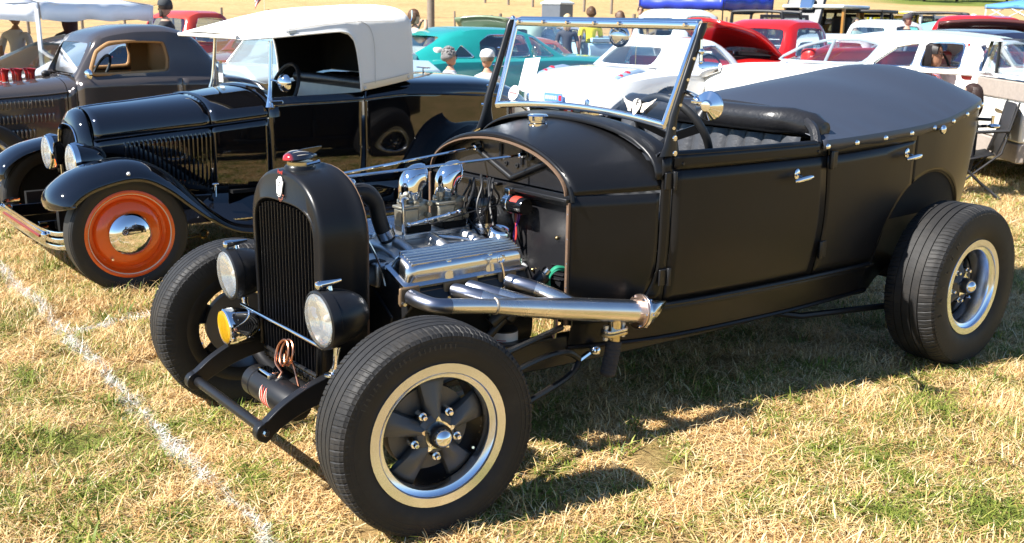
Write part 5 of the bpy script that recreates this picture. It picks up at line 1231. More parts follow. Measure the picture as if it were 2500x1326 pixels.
def gcar(name, label, loc, rz, paint, st, roofst=None, roofpaint=None, side=(), front=None, rear=None, wheels=((.85, .33), (3.4, .33)), wr=.33, whw=.09, wpaint=None, ww=None, seatm=None, group=None, sc=1.0, arches=True, cat='car', wv=None, bumpers=True, lamps=True, glassm=None, inner=True, rimr=None, capm=None):
    """car facing -x. st: stations (x, half width, z low, z belt, crown)"""
    T = thing(name, label, cat, loc, rz, group); T.scale = (sc, sc, sc)
    xs = [s[0] for s in st]
    def S_(x, k): return ip(x, xs, [s[k] for s in st])
    X = sorted(set(lin(xs[0], xs[-1], 42)+[xs[0]+.01, xs[0]+.04, xs[-1]-.04, xs[-1]-.01])); rows = []
    for x in X:
        w, zl, zb, c = (S_(x, k) for k in (1, 2, 3, 4)); h = zb-zl
        half = [(0, zl), (.80*w, zl), (.93*w, zl+.03), (.985*w, zl+h*.2), (w, zl+h*.5), (.995*w, zl+h*.78), (.96*w, zb-h*.06), (.90*w, zb-h*.01), (.78*w, zb+c*.35), (.45*w, zb+c*.85), (0, zb+c)]
        rows.append([(x, -y, z) for y, z in half]+[(x, y, z) for y, z in half[-2:0:-1]])
    body = M().loft(rows, True, True, True).obj('body', paint, T, sharp=50)
    if arches:
        cuts = []
        for wx, wz in wheels:
            for s in (-1, 1):
                w = S_(wx, 1); cuts.append(M().cyl((wx, s*(w-.26), wr), (wx, s*(w+.1), wr), wr+.055, n=30))
        boolcut(body, cuts)
        for wx, wz in wheels:
            for s in (-1, 1): M().cyl((wx, s*(S_(wx, 1)-.28), wr), (wx, s*(S_(wx, 1)-.255), wr), wr+.06, n=24).obj('wheel_well', BLKDARK, T)
    for wx, wz in wheels:
        for s in (-1, 1):
            steel_wheel(T, wx, s*((wv or S_(wx, 1)-.10)), wr, whw, s, wpaint or paint, capm or CHROME, rim=rimr or wr*.62, ww=(wr*.9 if ww else None), stripe=False, hub=wr*.36)
    if roofst:
        rx = [s[0] for s in roofst]
        def Q(x, k): return ip(x, rx, [s[k] for s in roofst])
        def rr(x, off=0):
            wb, zt, wt = Q(x, 1)-off, Q(x, 2)-off, Q(x, 3)-off; zb = S_(x, 3)-.03; hh = max(.004, zt-zb)
            half = [(wb, zb), (wb+(wt-wb)*.45, zb+hh*.45), (wt+.01*(hh > .1), zb+hh*.80), (wt*.93, zb+hh*.93), (wt*.72, zb+hh*.985), (wt*.35, zb+hh), (0, zb+hh)]
            return [(x, -y, z) for y, z in half]+[(x, y, z) for y, z in half[-2::-1]]
        RX = lin(rx[0], rx[-1], 34)
        ro = M().loft([rr(x) for x in RX], False).obj('roof', roofpaint or paint, T, sol=.03, sharp=50)
        cuts = []
        for pg in side: cuts.append(M().plate(chaikin(pg), (0, 1.5, 0), (1, 0, 0), (0, 0, 1), 3.0))
        for fr_ in (front, rear):
            if fr_: x0, x1, pg = fr_; cuts.append(M().plate(chaikin(pg), (x0, 0, 0), (0, 1, 0), (0, 0, 1), x1-x0))
        if cuts: boolcut(ro, cuts)
        M().loft([rr(x, .014) for x in RX[1:-1]], False).obj('window_glass', glassm or TINT, T)
        for pg in side:
            for s in (-1, 1):
                pc = chaikin(pg); P_ = []
                for x, z in pc:
                    wb, zt, wt = Q(x, 1), Q(x, 2), Q(x, 3); zb = S_(x, 3)-.03; f = (z-zb)/max(.01, zt-zb); P_.append((x, s*((wb+(wt-wb)*f/.8 if f > 0 else wb)+.001), z))
                M().tube(P_, .011, 6, closed=True).obj('window_trim', CHROME, T)
        sm = seatm or LEATHER
        if inner:
            xm = (rx[0]+rx[-1])/2; zb = S_(xm, 3)
            M().loft([rr(x, .05) for x in RX[4:-4]], False).obj('headlining', mat('dark headlining', (.06, .055, .05), .8), T) if False else None
            for dx in (-.12, .75):
                x = xm+dx
                if x < rx[-1]-.3: M().box((x+.12, 0, zb-.02), (.16, Q(xm, 1)*1.7, .34)).obj('seat', sm, T, bev=.05, bseg=3)
            M().tube([Vector((xm-.5, (Q(xm, 1)*.45), zb+.02))+Vector((.06*math.sin(a), .17*math.cos(a), .16*math.sin(a))) for a in lin(0, 2*PI, 21)[:-1]], .012, 6, closed=True).obj('steering_wheel', BLKRUB, T)
    if bumpers:
        for x, e in ((xs[0], -1), (xs[-1], 1)):
            w = S_(x-e*.05, 1)+.02; M().tube(cr([(x-e*.12, -w, .42), (x+e*.03, -w*.85, .42), (x+e*.07, 0, .42), (x+e*.03, w*.85, .42), (x-e*.12, w, .42)], 5), .055, 8, sq=(.6, 1.2)).obj('bumper', CHROME, T)
    if lamps:
        w = S_(xs[0]+.15, 1)
        for s in (-1, 1):
            M().lathe([(.11, .06), (.115, -.02), (.10, -.05), (.09, -.05)], (xs[0]+.05, s*w*.78, S_(xs[0]+.1, 3)-.13), (1, 0, 0), 20).obj('lamp_bezel', CHROME, T)
            M().lathe([(0, -.075), (.05, -.07), (.092, -.045)], (xs[0]+.05, s*w*.78, S_(xs[0]+.1, 3)-.13), (1, 0, 0), 20).obj('headlamp', EB, T)
            M().sph((xs[-1]-.06, s*S_(xs[-1]-.1, 1)*.84, S_(xs[-1]-.1, 3)-.12), (.05, .055, .07), 12, 8).obj('tail_lamp', mat('red lens', (.5, .01, .012), .12, 0, .5, coat=.5), T)
    return T, S_
def carpos(u, v, dz=0): p = at_car(u, v); return (p[0], p[1], gz(p[0], p[1])+dz)
NOSE_L, NOSE_R = RZ, RZ+PI      # facing like the front cars / facing away

# ---- brown coupe beside the roadster -------------------------------------------
BROWN = mat('metallic brown paint', (.080, .069, .065), .16, .35, .5, coat=.6, var=.05)
o3 = at_car(.15, 6.15); coupe = thing('chopped_coupe', 'dark taupe chopped coupe with tan interior and louvred bonnet', 'car', o3, RZ)
TAN = mat('tan upholstery', (.40, .22, .09), .7, var=.12, bump=.1)
W3U = [-.30, -.1, .3, .66, .9, 1.3, 1.7, 2.1, 2.5, 2.8, 2.95]; W3V = [.20, .26, .36, .46, .53, .58, .59, .56, .50, .38, .20]
B3U = [-.3, 0, .3, .66, .78, 1.2, 1.7, 2.0, 2.4, 2.75, 2.95]; B3Z = [.74, .755, .775, .81, .895, .905, .90, .89, .80, .66, .5]
w3 = lambda u: ip(u, W3U, W3V); b3 = lambda u: ip(u, B3U, B3Z)
def c3side(u0, u1, n=16): return M().loft([[(u, -(w3(u)-.035*(1-min(1, (z-.30)/.35))**2), z) for z in lin(.28 if u < 1.9 else .34, b3(u), 11)] for u in lin(u0, u1, n)], False)
def both3(m, nm, mt, **k): return both(m, nm, mt, coupe, **k)
h3 = both3(c3side(-.30, .655), 'bonnet_side', BROWN, sol=.003); both3(c3side(.662, .725, 4), 'cowl_side', BROWN, sol=.003); both3(c3side(.732, 1.545), 'door', BROWN, sol=.003); both3(c3side(1.552, 2.95, 26), 'rear_quarter', BROWN, sol=.003)
both3(M().tube([(u, -w3(u)-.001, b3(u)) for u in lin(-.30, .66, 14)], .007, 6), 'bonnet_moulding', BROWN)
def hd3(u): 
    w = w3(u); zc = ip(u, [-.3, 0, .3, .66, .78], [.80, .845, .875, .915, .925]); z0 = b3(u) if u < .67 else .81+(u-.66)*.3
    return [(u, -math.copysign(abs(math.cos(a))**.8, math.cos(a))*w, z0+(zc-z0)*abs(math.sin(a))**.8) for a in lin(0, PI, 23)]
M().loft([hd3(u) for u in lin(-.30, .655, 14)], False).obj('bonnet_top', BROWN, coupe); M().loft([hd3(u) for u in lin(.660, .80, 6)], False).obj('cowl_top', BROWN, coupe)
for r_ in range(3):
    for k in range(19 if r_ < 2 else 14):
        u = .03+.029*k; z = .698-.115*r_+.06*(u-.03); m = M()
        m.loft([[(u-.010, -w3(u)-.000, z+dz), (u-.004, -w3(u)-.010*g, z+dz), (u+.005, -w3(u)-.012*g, z+dz), (u+.009, -w3(u)-.0, z+dz)] for dz, g in ((-.034, .1), (-.022, 1), (.022, 1), (.034, .1))], False); m.obj('louvre', BROWN, h3[0])
# body shell above the belt: roof, pillars and rear; windows cut out
R3 = [(.735, .46, .935, .42), (.80, .475, 1.05, .44), (.86, .485, 1.16, .455), (.92, .495, 1.245, .465), (1.05, .515, 1.295, .475), (1.25, .535, 1.325, .485), (1.45, .545, 1.330, .485), (1.62, .545, 1.300, .475), (1.75, .54, 1.225, .46), (1.85, .53, 1.11, .45), (1.93, .52, .985, .45), (2.0, .51, .90, .45)]
def r3(u, off=0):
    xs = [q[0] for q in R3]; wb, zt, wt = (ip(u, xs, [q[k] for q in R3])-off for k in (1, 2, 3)); wb = max(wb, 0); zb = min(b3(u)-.01, zt-.005); h = zt-zb
    half = [(max(w3(u)-.012, wb)-off*.5, zb), (wb, zb+.03*min(1, h*4)), (wb+(wt-wb)*.5, zb+h*.45), (wt, zb+h*.76), (wt*.955, zb+h*.88), (wt*.84, zb+h*.96), (wt*.5, zb+h*.995), (0, zb+h)]
    return [(u, -y, z) for y, z in half]+[(u, y, z) for y, z in half[-2::-1]]
ro3 = M().loft([r3(u) for u in lin(.735, 2.0, 44)], False).obj('roof', BROWN, coupe, sol=.03, sharp=60)
boolcut(ro3, [M().plate(chaikin([(.83, .935), (1.46, .955), (1.475, 1.06), (1.45, 1.20), (1.20, 1.205), (1.0, 1.185), (.90, 1.12)]), (0, 1, 0), (1, 0, 0), (0, 0, 1), 2), M().plate(chaikin([(-.40, .93), (.40, .93), (.385, 1.10), (.36, 1.185), (-.36, 1.185), (-.385, 1.10)]), (.6, 0, 0), (0, 1, 0), (0, 0, 1), .42), M().plate(chaikin([(-.26, 1.08), (.26, 1.08), (.26, 1.2), (-.26, 1.2)]), (1.6, 0, 0), (0, 1, 0), (0, 0, 1), .5)])
M().loft([[(u, y, z) for u, z in ((.775, .94), (.885, 1.19))] for y in lin(-.42, .42, 5)], False).obj('windscreen_glass', TINT, coupe)
pg3 = chaikin([(.83, .935), (1.46, .955), (1.475, 1.06), (1.45, 1.20), (1.20, 1.205), (1.0, 1.185), (.90, 1.12)])
for s in (-1, 1):
    M().tube([(u, s*(.487-.10*(z-.93)+.012*math.sin((u-.8)*4)), z) for u, z in pg3], .016, 8, closed=True).obj('window_garnish', TAN, coupe)
    M().loft([[(u, s*(.455+.04*(u-.8)), z) for z in (.55, .92)] for u in lin(.8, 1.5, 6)], False).obj('door_trim', TAN, coupe)
    M().loft([[(u, s*(.46-.12*(z-.9)), z) for z in lin(.90, 1.20, 4)] for u in lin(1.47, 1.68, 4)], False).obj('quarter_trim', TAN, coupe)
M().loft([[(1.62+.1*(z < .95), y, z) for z in lin(.55, 1.22, 6)] for y in lin(-.44, .44, 9)], False).obj('seat_back', TAN, coupe)
M().loft([r3(u, .04)[3:12] for u in lin(.95, 1.75, 10)], False).obj('headlining', TAN, coupe)
M().tube([Vector((1.0, -.22, .95))+Vector((.07*math.sin(a), .16*math.cos(a), .13*math.sin(a))) for a in lin(0, 2*PI, 25)[:-1]], .012, 6, closed=True).obj('steering_wheel', BLKRUB, coupe)
M().box((1.2, 0, .36), (1.6, .9, .04)).obj('floor_pan', BLKDARK, coupe); M().box((.15, 0, .5), (.8, .5, .3)).obj('engine_mass', BLKDARK, coupe)
dk = []
for u in lin(1.9, 2.95, 16): dk.append([(u, -math.copysign(abs(math.cos(a))**.7, math.cos(a))*(w3(u)-.005), b3(u)-.005+(.03+.0*u)*abs(math.sin(a))) for a in lin(0, PI, 15)])
M().loft(dk, False).obj('rear_deck', BROWN, coupe)
# louvred fenderless front: mag wheel
def mag2(par, u, v, r, hw, side, rim):
    w = bpy.data.objects.new('wheel', None); COL.objects.link(w); w.parent = par; w.location = (u, v, r-.005); w.rotation_euler = (0, 0, PI if side > 0 else 0)
    tyre_mesh(r, hw, rim, n=48, grooves=False).obj('tyre', TY2, w); y0 = -hw*.86
    M().lathe([(rim+.006, y0+.02), (rim+.006, y0), (rim-.02, y0-.003), (rim-.034, y0+.02), (rim-.04, y0+.06), (rim-.04, hw)], (0, 0, 0), (0, 1, 0), 48).obj('rim', POLAL, w)
    for k in range(5):
        a = 2*PI*k/5+.3; M().box((math.cos(a)*rim*.42, y0+.05, math.sin(a)*rim*.42), (rim*.78, .03, .055), Matrix.Rotation(-a, 3, 'Y')).obj('spoke', POLAL, w, bev=.01)
    M().lathe([(0, y0+.01), (.05, y0+.015), (.06, y0+.05), (.06, y0+.09)], (0, 0, 0), (0, 1, 0), 24).obj('hub_cap', CHROME, w)
for s in (-1, 1): mag2(coupe, -.03, s*.68, .315, .085, s, .205); mag2(coupe, 2.35, s*.70, .35, .11, s, .205)
M().tube([(-.03, -.62, .28), (-.03, .62, .28)], .03, 8).obj('front_axle', CHROME, coupe)
M().tube([(.80, -.50, .93), (.79, -.58, .945)], .006, 6).obj('mirror_arm', CHROME, coupe); M().lathe([(0, -.03), (.03, -.02), (.042, 0), (0, .004)], (.795, -.60, .95), Vector((1, .4, 0)), 20).obj('mirror_head', CHROME, coupe)
RTRUMP = mat('red anodised trumpet', (.42, .01, .012), .18, .3, .5, coat=.5)
for k, (u, y) in enumerate(((.30, .05), (.30, -.07), (.40, .05), (.40, -.07), (.50, .05), (.50, -.07))):
    M().lathe([(.026, 0), (.024, .05), (.027, .085), (.037, .105), (.041, .106), (.036, .10), (.024, .075), (.022, .01)], (u, y, .868), (0, 0, 1), 20).obj('intake_trumpet', RTRUMP, coupe); M().cyl((u, y, .83), (u, y, .876), .028, n=16).obj('trumpet_base', CHROME, coupe)
M().sph((.62, -.02, .93), (.035, .03, .028)).cyl((.62, -.02, .89), (.62, -.02, .92), .008, n=8).obj('breather', BLKRUB, coupe)
card3 = thing('show_card', 'white show card behind the taupe coupe windscreen', 'paper card', o3, RZ)
M().plate([(-.04, -.06), (.04, -.06), (.04, .06), (-.04, .06)], (.865, -.26, 1.05), (0, -1, 0), (.3, 0, 1), .001).obj('sheet', PAPER, card3)
M().box((.885, -.26, 1.115), (.012, .02, .02)).obj('clip', BRASS, card3)

# ---- row behind, parked facing away or across -------------------------------------
TEAL = mat('teal metallic paint', (.016, .30, .275), .16, .1, .5, coat=.5, var=.05)
tealc, _ = gcar('custom_coupe', 'low teal custom coupe with chrome window trim behind the white top', carpos(10.15, 9.35), NOSE_R, TEAL,
     [(0, .55, .24, .68, .03), (.12, .80, .18, .78, .05), (.9, .90, .16, .86, .06), (1.75, .91, .16, .90, .03), (2.6, .92, .16, .90, .02), (3.6, .91, .17, .90, .03), (4.4, .86, .20, .82, .06), (5.0, .70, .28, .66, .06), (5.08, .5, .34, .56, .03)],
     [(1.55, .80, .92, .70), (1.85, .80, 1.10, .64), (2.1, .80, 1.24, .60), (2.5, .80, 1.31, .60), (3.0, .80, 1.315, .60), (3.4, .79, 1.26, .59), (3.75, .77, 1.12, .58), (4.2, .74, .92, .58)],
     None, [[(1.80, .915), (2.18, .915), (2.18, 1.19), (2.06, 1.17)], [(2.25, .915), (3.15, .915), (3.10, 1.12), (2.9, 1.215), (2.25, 1.215)], [(3.24, .915), (3.62, .915), (3.40, 1.09)]],
     (1.3, 2.3, [(-.58, .93), (.58, .93), (.5, 1.2), (-.5, 1.2)]), (3.35, 4.4, [(-.56, .93), (.56, .93), (.46, 1.19), (-.46, 1.19)]), wheels=((.95, .32), (3.95, .32)), wr=.32, ww=True, seatm=mat('cream vinyl', (.62, .6, .52), .45))
for s in (-1, 1):
    M().box((2.95, s*.935, .80), (.16, .02, .018)).obj('door_handle', CHROME, tealc, bev=.006)
    M().tube([(x, s*.925, .50) for x in lin(.4, 4.7, 10)], .014, 6).obj('side_trim', CHROME, tealc)
    M().box((3.2, s*.924, .55), (.006, .006, .6)).obj('door_seam', BLKDARK, tealc)
WHT2 = mat('white lacquer', (.80, .80, .80), .10, 0, .5, coat=.6, var=.02)
vet, Sv = gcar('sports_car', 'white two seat sports car with hardtop seen through the windscreen', carpos(10.75, 6.18), NOSE_R, WHT2,
     [(0, .60, .26, .62, .02), (.12, .82, .20, .74, .04), (.8, .90, .18, .84, .04), (1.7, .88, .18, .84, .03), (2.5, .86, .18, .84, .0), (3.3, .90, .18, .86, .03), (3.9, .88, .20, .82, .06), (4.3, .74, .26, .70, .06), (4.42, .50, .32, .58, .03)],
     [(1.85, .66, .86, .58), (2.0, .70, 1.02, .58), (2.2, .71, 1.16, .56), (2.45, .71, 1.235, .55), (2.75, .71, 1.235, .55), (3.0, .70, 1.17, .54), (3.2, .69, 1.03, .54), (3.38, .67, .88, .54)],
     None, [[(2.08, .875), (2.72, .875), (2.70, 1.12), (2.32, 1.14)]], (1.6, 2.4, [(-.54, .88), (.54, .88), (.46, 1.13), (-.46, 1.13)]), (2.95, 3.6, [(-.46, .91), (.46, .91), (.40, 1.12), (-.40, 1.12)]),
     wheels=((.85, .32), (3.45, .32)), wr=.325, ww=True, wpaint=WHT2, seatm=mat('red vinyl', (.45, .02, .02), .4), lamps=False)
for s in (-1, 1):
    M().loft([[(x, s*(.66)+w*math.cos(t), .79+dz+hh*math.sin(t)) for t in lin(0, 2*PI, 11)[:-1]] for x, w, hh, dz in ((3.60, .02, .02, .05), (3.75, .055, .05, .05), (3.95, .06, .055, .02), (4.12, .05, .05, -.03))], True, True, True).obj('fender_pod', mat('blue grey trim', (.25, .33, .45), .2), vet)
    for x in (3.93, 4.03): M().sph((x, s*.66, .835-.035*(x-3.93)/.1), (.05, .05, .04), 10, 8).obj('tail_lamp', mat('red lens', (.5, .01, .012), .12), vet)
    M().box((4.38, s*.52, .46), (.10, .07, .22)).obj('bumper_guard', CHROME, vet, bev=.03, bseg=3)
M().box((4.46, 0, .55), (.012, .32, .10)).obj('number_plate', mat('plate blue', (.10, .25, .6), .4), vet)
for k in range(6): M().box((4.468, -.12+.035*k, .55), (.004, .016, .045)).obj('plate_print', WHTPAINT, vet)
M().box((4.468, .125, .55), (.004, .05, .06)).obj('plate_sticker', REDPAINT, vet)
M().tube([(3.65, .5, .86), (3.65, .5, 1.25)], .004, 5).obj('aerial', CHROME, vet)
M().tube([(3.40, y, .885) for y in lin(-.6, .6, 6)], .008, 6).obj('hardtop_seal', BLKRUB, vet)

IVORY = mat('ivory white paint', (.78, .77, .72), .10, 0, .5, coat=.6, var=.02)
GREYT = mat('grey blue trim', (.40, .47, .55), .35, .4)
NOSE_V = math.atan2(Vax.y, Vax.x)        # car axis along Vax: rear towards the far side
sedan, Ss = gcar('finned_sedan', 'ivory finned sedan with chrome tail lamp behind the hot rod', carpos(8.72, .47), NOSE_V, IVORY,
     [(0, .62, .32, .80, .02), (.1, .84, .22, .90, .04), (.9, .88, .20, .99, .05), (1.7, .90, .20, 1.03, .02), (2.6, .90, .20, 1.03, .02), (3.4, .90, .20, 1.02, .02), (4.2, .88, .22, 1.0, .0), (4.65, .85, .28, .93, -.01), (4.82, .80, .32, .88, .0)],
     [(1.38, .78, 1.05, .70), (1.55, .78, 1.18, .66), (1.72, .78, 1.31, .64), (2.1, .78, 1.38, .62), (2.5, .78, 1.405, .62), (2.9, .78, 1.375, .61), (3.25, .77, 1.285, .60), (3.6, .75, 1.14, .59), (3.88, .72, 1.03, .59)],
     IVORY, [[(1.70, 1.045), (2.12, 1.045), (2.12, 1.29), (1.74, 1.29)], [(2.19, 1.045), (2.64, 1.045), (2.42, 1.24), (2.19, 1.285)]],
     (1.1, 1.9, [(-.60, 1.06), (.60, 1.06), (.52, 1.28), (-.52, 1.28)]), None, wheels=((.60, .34), (3.75, .34)), wr=.335, ww=True, wpaint=IVORY, seatm=mat('red vinyl', (.45, .02, .02), .4), lamps=False, glassm=glass('pale car glass', (.86, .92, .95), dens=.05))
# wraparound rear window with its bright frame
gp = [(2.72, 1.045), (3.80, 1.045), (3.52, 1.21), (3.22, 1.29), (2.86, 1.30), (2.60, 1.255)]
boolcut([c for c in sedan.children if c.name.startswith('roof')][0], [M().plate(chaikin(gp), (0, 1.5, 0), (1, 0, 0), (0, 0, 1), 3.0), M().plate(chaikin([(-.55, 1.06), (.55, 1.06), (.5, 1.27), (-.5, 1.27)]), (3.2, 0, 0), (0, 1, 0), (0, 0, 1), .9)])
REDV = mat('red vinyl', (.45, .02, .02), .4)
for s in (-1, 1):
    M().tube([(x, s*(.79-.16*(z-1.0)/.4*1.2), z) for x, z in chaikin(gp)], .016, 6, closed=True).obj('rear_window_frame', GREYT, sedan)
    M().tube([(3.20, s*.735, 1.04), (3.12, s*.70, 1.29)], .016, 6).obj('rear_pillar', GREYT, sedan)
    M().tube([(1.66, s*.70, 1.03), (1.74, s*.60, 1.28)], .03, 8).obj('windscreen_pillar', REDV, sedan)
    M().loft([[(x, s*.86+w*math.cos(t), .90+dz+h*math.sin(t)) for t in lin(0, 2*PI, 13)[:-1]] for x, w, h, dz in ((4.5, .03, .05, .03), (4.7, .05, .09, .0), (4.85, .055, .10, -.03), (4.90, .04, .08, -.04))], True, True, True).obj('tail_fin', CHROME, sedan)
    M().sph((4.90, s*.86, .865), (.05, .055, .06), 14, 10).obj('tail_lamp', mat('red lens', (.5, .01, .012), .12), sedan)
    M().sph((4.86, s*.855, .72), (.06, .05, .09), 14, 10).obj('reversing_pod', CHROME, sedan)
    M().tube([(x, s*.905, .62+.10*math.sin(x*1.1)) for x in lin(.2, 4.6, 14)], .016, 6).obj('side_trim', CHROME, sedan)
boolcut([c for c in sedan.children if c.name.startswith('body')][0], [M().box((1.82, .68, .78), (.60, .60, .66))])
M().box((1.80, .36, .75), (.58, .02, .60)).obj('door_opening_trim', REDV, sedan)
sedan.scale = (1.02, 1, .97)
M().box((1.62, 0, 1.0), (.22, 1.4, .12)).obj('dashboard', REDV, sedan, bev=.04, bseg=3)
gl_ = [c for c in sedan.children if c.name.startswith('window_glass')][0]; bm_ = bmesh.new(); bm_.from_mesh(gl_.data)
bmesh.ops.delete(bm_, geom=[f for f in bm_.faces if f.calc_center_median().y > .4 and 1.55 < f.calc_center_median().x < 2.15], context='FACES'); bm_.to_mesh(gl_.data); bm_.free()   # the open door took its glass with it
# front door standing open on the near side
BANDM = mat('grained beige panel', (.33, .28, .24), .55, var=.25, vs=40)
dr = bpy.data.objects.new('open_door', None); COL.objects.link(dr); dr.parent = sedan; dr.location = (1.40, .93, 0); dr.rotation_euler = (0, 0, R(138))
M().box((.52, 0, .66), (1.04, .07, .34)).obj('door_skin', IVORY, dr, bev=.02); M().box((.52, 0, .92), (1.04, .068, .17)).obj('door_capping', BANDM, dr, bev=.015); M().box((.52, 0, .40), (1.04, .068, .17)).obj('door_kick_panel', BANDM, dr, bev=.015)
M().frame([(0, 1.02), (1.02, 1.02), (.98, 1.36), (.20, 1.36)], [(.04, 1.05), (.98, 1.05), (.94, 1.33), (.24, 1.33)], (0, -.015, 0), (1, 0, 0), (0, 0, 1), .03).obj('door_window_frame', CHROME, dr)
M().box((.34, 0, 1.19), (.03, .03, .30)).obj('vent_window_bar', BLKRUB, dr)
M().plate([(.04, 1.05), (.98, 1.05), (.94, 1.33), (.24, 1.33)], (0, 0, 0), (1, 0, 0), (0, 0, 1), .006).obj('door_glass', TINT, dr)
for s_ in (-1, 1): M().loft([[(.62+.1*q*math.cos(t), s_*(.045+.03*math.sin(t)), .72+.035*math.sin(t)) for t in lin(0, 2*PI, 9)[:-1]] for q in (-1, -.5, .5, 1)], True, True, True).obj('armrest', mat('tan armrest', (.5, .38, .2), .5), dr)
M().box((.30, .055, .80), (.07, .03, .02)).obj('door_handle', CHROME, dr, bev=.005)

# ---- trucks, jeeps and saloons further back ------------------------------------
def px(x, d, y=None):
    """ground point seen at image column x, d metres ahead"""
    a = (x-1250)/FPX; k = 1.2-CAMZ; X = (a*(d*fw.y+k*fw.z)-d*rt.y-k*rt.z)/rt.x; return (X, d, gz(X, d))
def pickup(name, label, loc, rz, paint, group=None, sc=1.0, hood_up=False, roofm=None, hoodm=None, glassm=None, wheelp=None, bed=True, top=1.66):
    st = [(0, .70, .42, .92, .03), (.12, .82, .34, 1.0, .05), (.7, .86, .32, 1.05, .06), (1.35, .88, .32, 1.06, .02), (2.4, .89, .32, 1.06, .0), (2.55, .88, .34, 1.0, .0), (3.4, .88, .34, 1.0, .0), (4.5, .86, .36, 1.0, .0)]
    T, S_ = gcar(name, label, loc, rz, paint, st, [(1.18, .80, 1.08, .72), (1.34, .80, 1.34, .68), (1.48, .80, top-.08, .66), (1.75, .80, top, .66), (2.15, .80, top, .66), (2.34, .79, top-.09, .65), (2.42, .78, 1.30, .66), (2.46, .77, 1.04, .68)],
        roofm or paint, [[(1.46, 1.09), (2.26, 1.09), (2.24, top-.14), (1.62, top-.13)]], (.9, 1.6, [(-.64, 1.10), (.64, 1.10), (.58, top-.14), (-.58, top-.14)]), (2.25, 2.6, [(-.55, 1.12), (.55, 1.12), (.52, top-.16), (-.52, top-.16)]), wheels=((.8, .36), (3.45, .36)), wr=.36, group=group, sc=sc, cat='truck', wpaint=wheelp or WHTPAINT, glassm=glassm)
    M().box((3.48, 0, 1.02), (1.86, 1.46, .012)).obj('bed_floor', mat('truck bed grey', (.12, .12, .12), .6), T)
    for s in (-1, 1): M().box((3.48, s*.80, 1.05), (1.95, .07, .08)).obj('bed_rail', paint, T, bev=.015)
    if hood_up:
        rows = []
        for f in lin(0, 1, 9):
            x = 1.25-1.22*f*math.cos(R(24)); z = 1.10+1.22*f*math.sin(R(24))+.10*math.sin(PI*f); w = .74-.30*f**3
            rows.append([(x+.05*abs(q)**2*f, q*w, z+.10*(1-abs(q)**2.5)*(1-.3*f)) for q in lin(-1, 1, 13)])
        M().loft(rows, False).obj('open_bonnet', hoodm or paint, T, sol=.05); M().box((.72, 0, 1.06), (.9, 1.1, .1)).obj('engine_bay', BLKDARK, T)
        M().box((.6, .1, 1.12), (.5, .4, .12)).obj('engine', CASTAL, T, bev=.03)
    return T
pickup('pickup_truck', 'red vintage pickup truck with its rounded bonnet raised', px(1690, 13.8), R(38), REDPAINT, hood_up=True, sc=.88, top=1.66)
LBLUE = mat('pale blue paint', (.38, .58, .70), .2, 0, .5, coat=.3)
pickup('pickup_truck', 'pale blue pickup truck under the blue canopy', px(1830, 21.5), RZ+PI+R(-8), LBLUE, sc=1.0, roofm=mat('cream white paint', (.72, .76, .78), .2, coat=.3), top=1.62)
TURQ = mat('turquoise paint', (.08, .50, .48), .2, 0, .5, coat=.3)
pickup('pickup_truck', 'turquoise pickup truck with white roof behind the ivory sedan', px(2010, 24), RZ+R(20), TURQ, roofm=WHTPAINT, sc=.9)
pickup('pickup_truck', 'white pickup truck with mint green raised bonnet', px(2320, 21), RZ+PI+R(-15), WHTPAINT, hood_up=True, hoodm=mat('mint paint', (.22, .66, .55), .3), sc=.88)
pickup('pickup_truck', 'bright red pickup truck with white framed rear window', px(2560, 19.5), RZ+PI+R(-14), REDPAINT, sc=.95, top=1.62)
pickup('pickup_truck', 'red pickup truck partly hidden by the white awning', px(245, 16.5), RZ+R(15), mat('tomato red paint', (.48, .05, .03), .2, coat=.3), sc=.86)
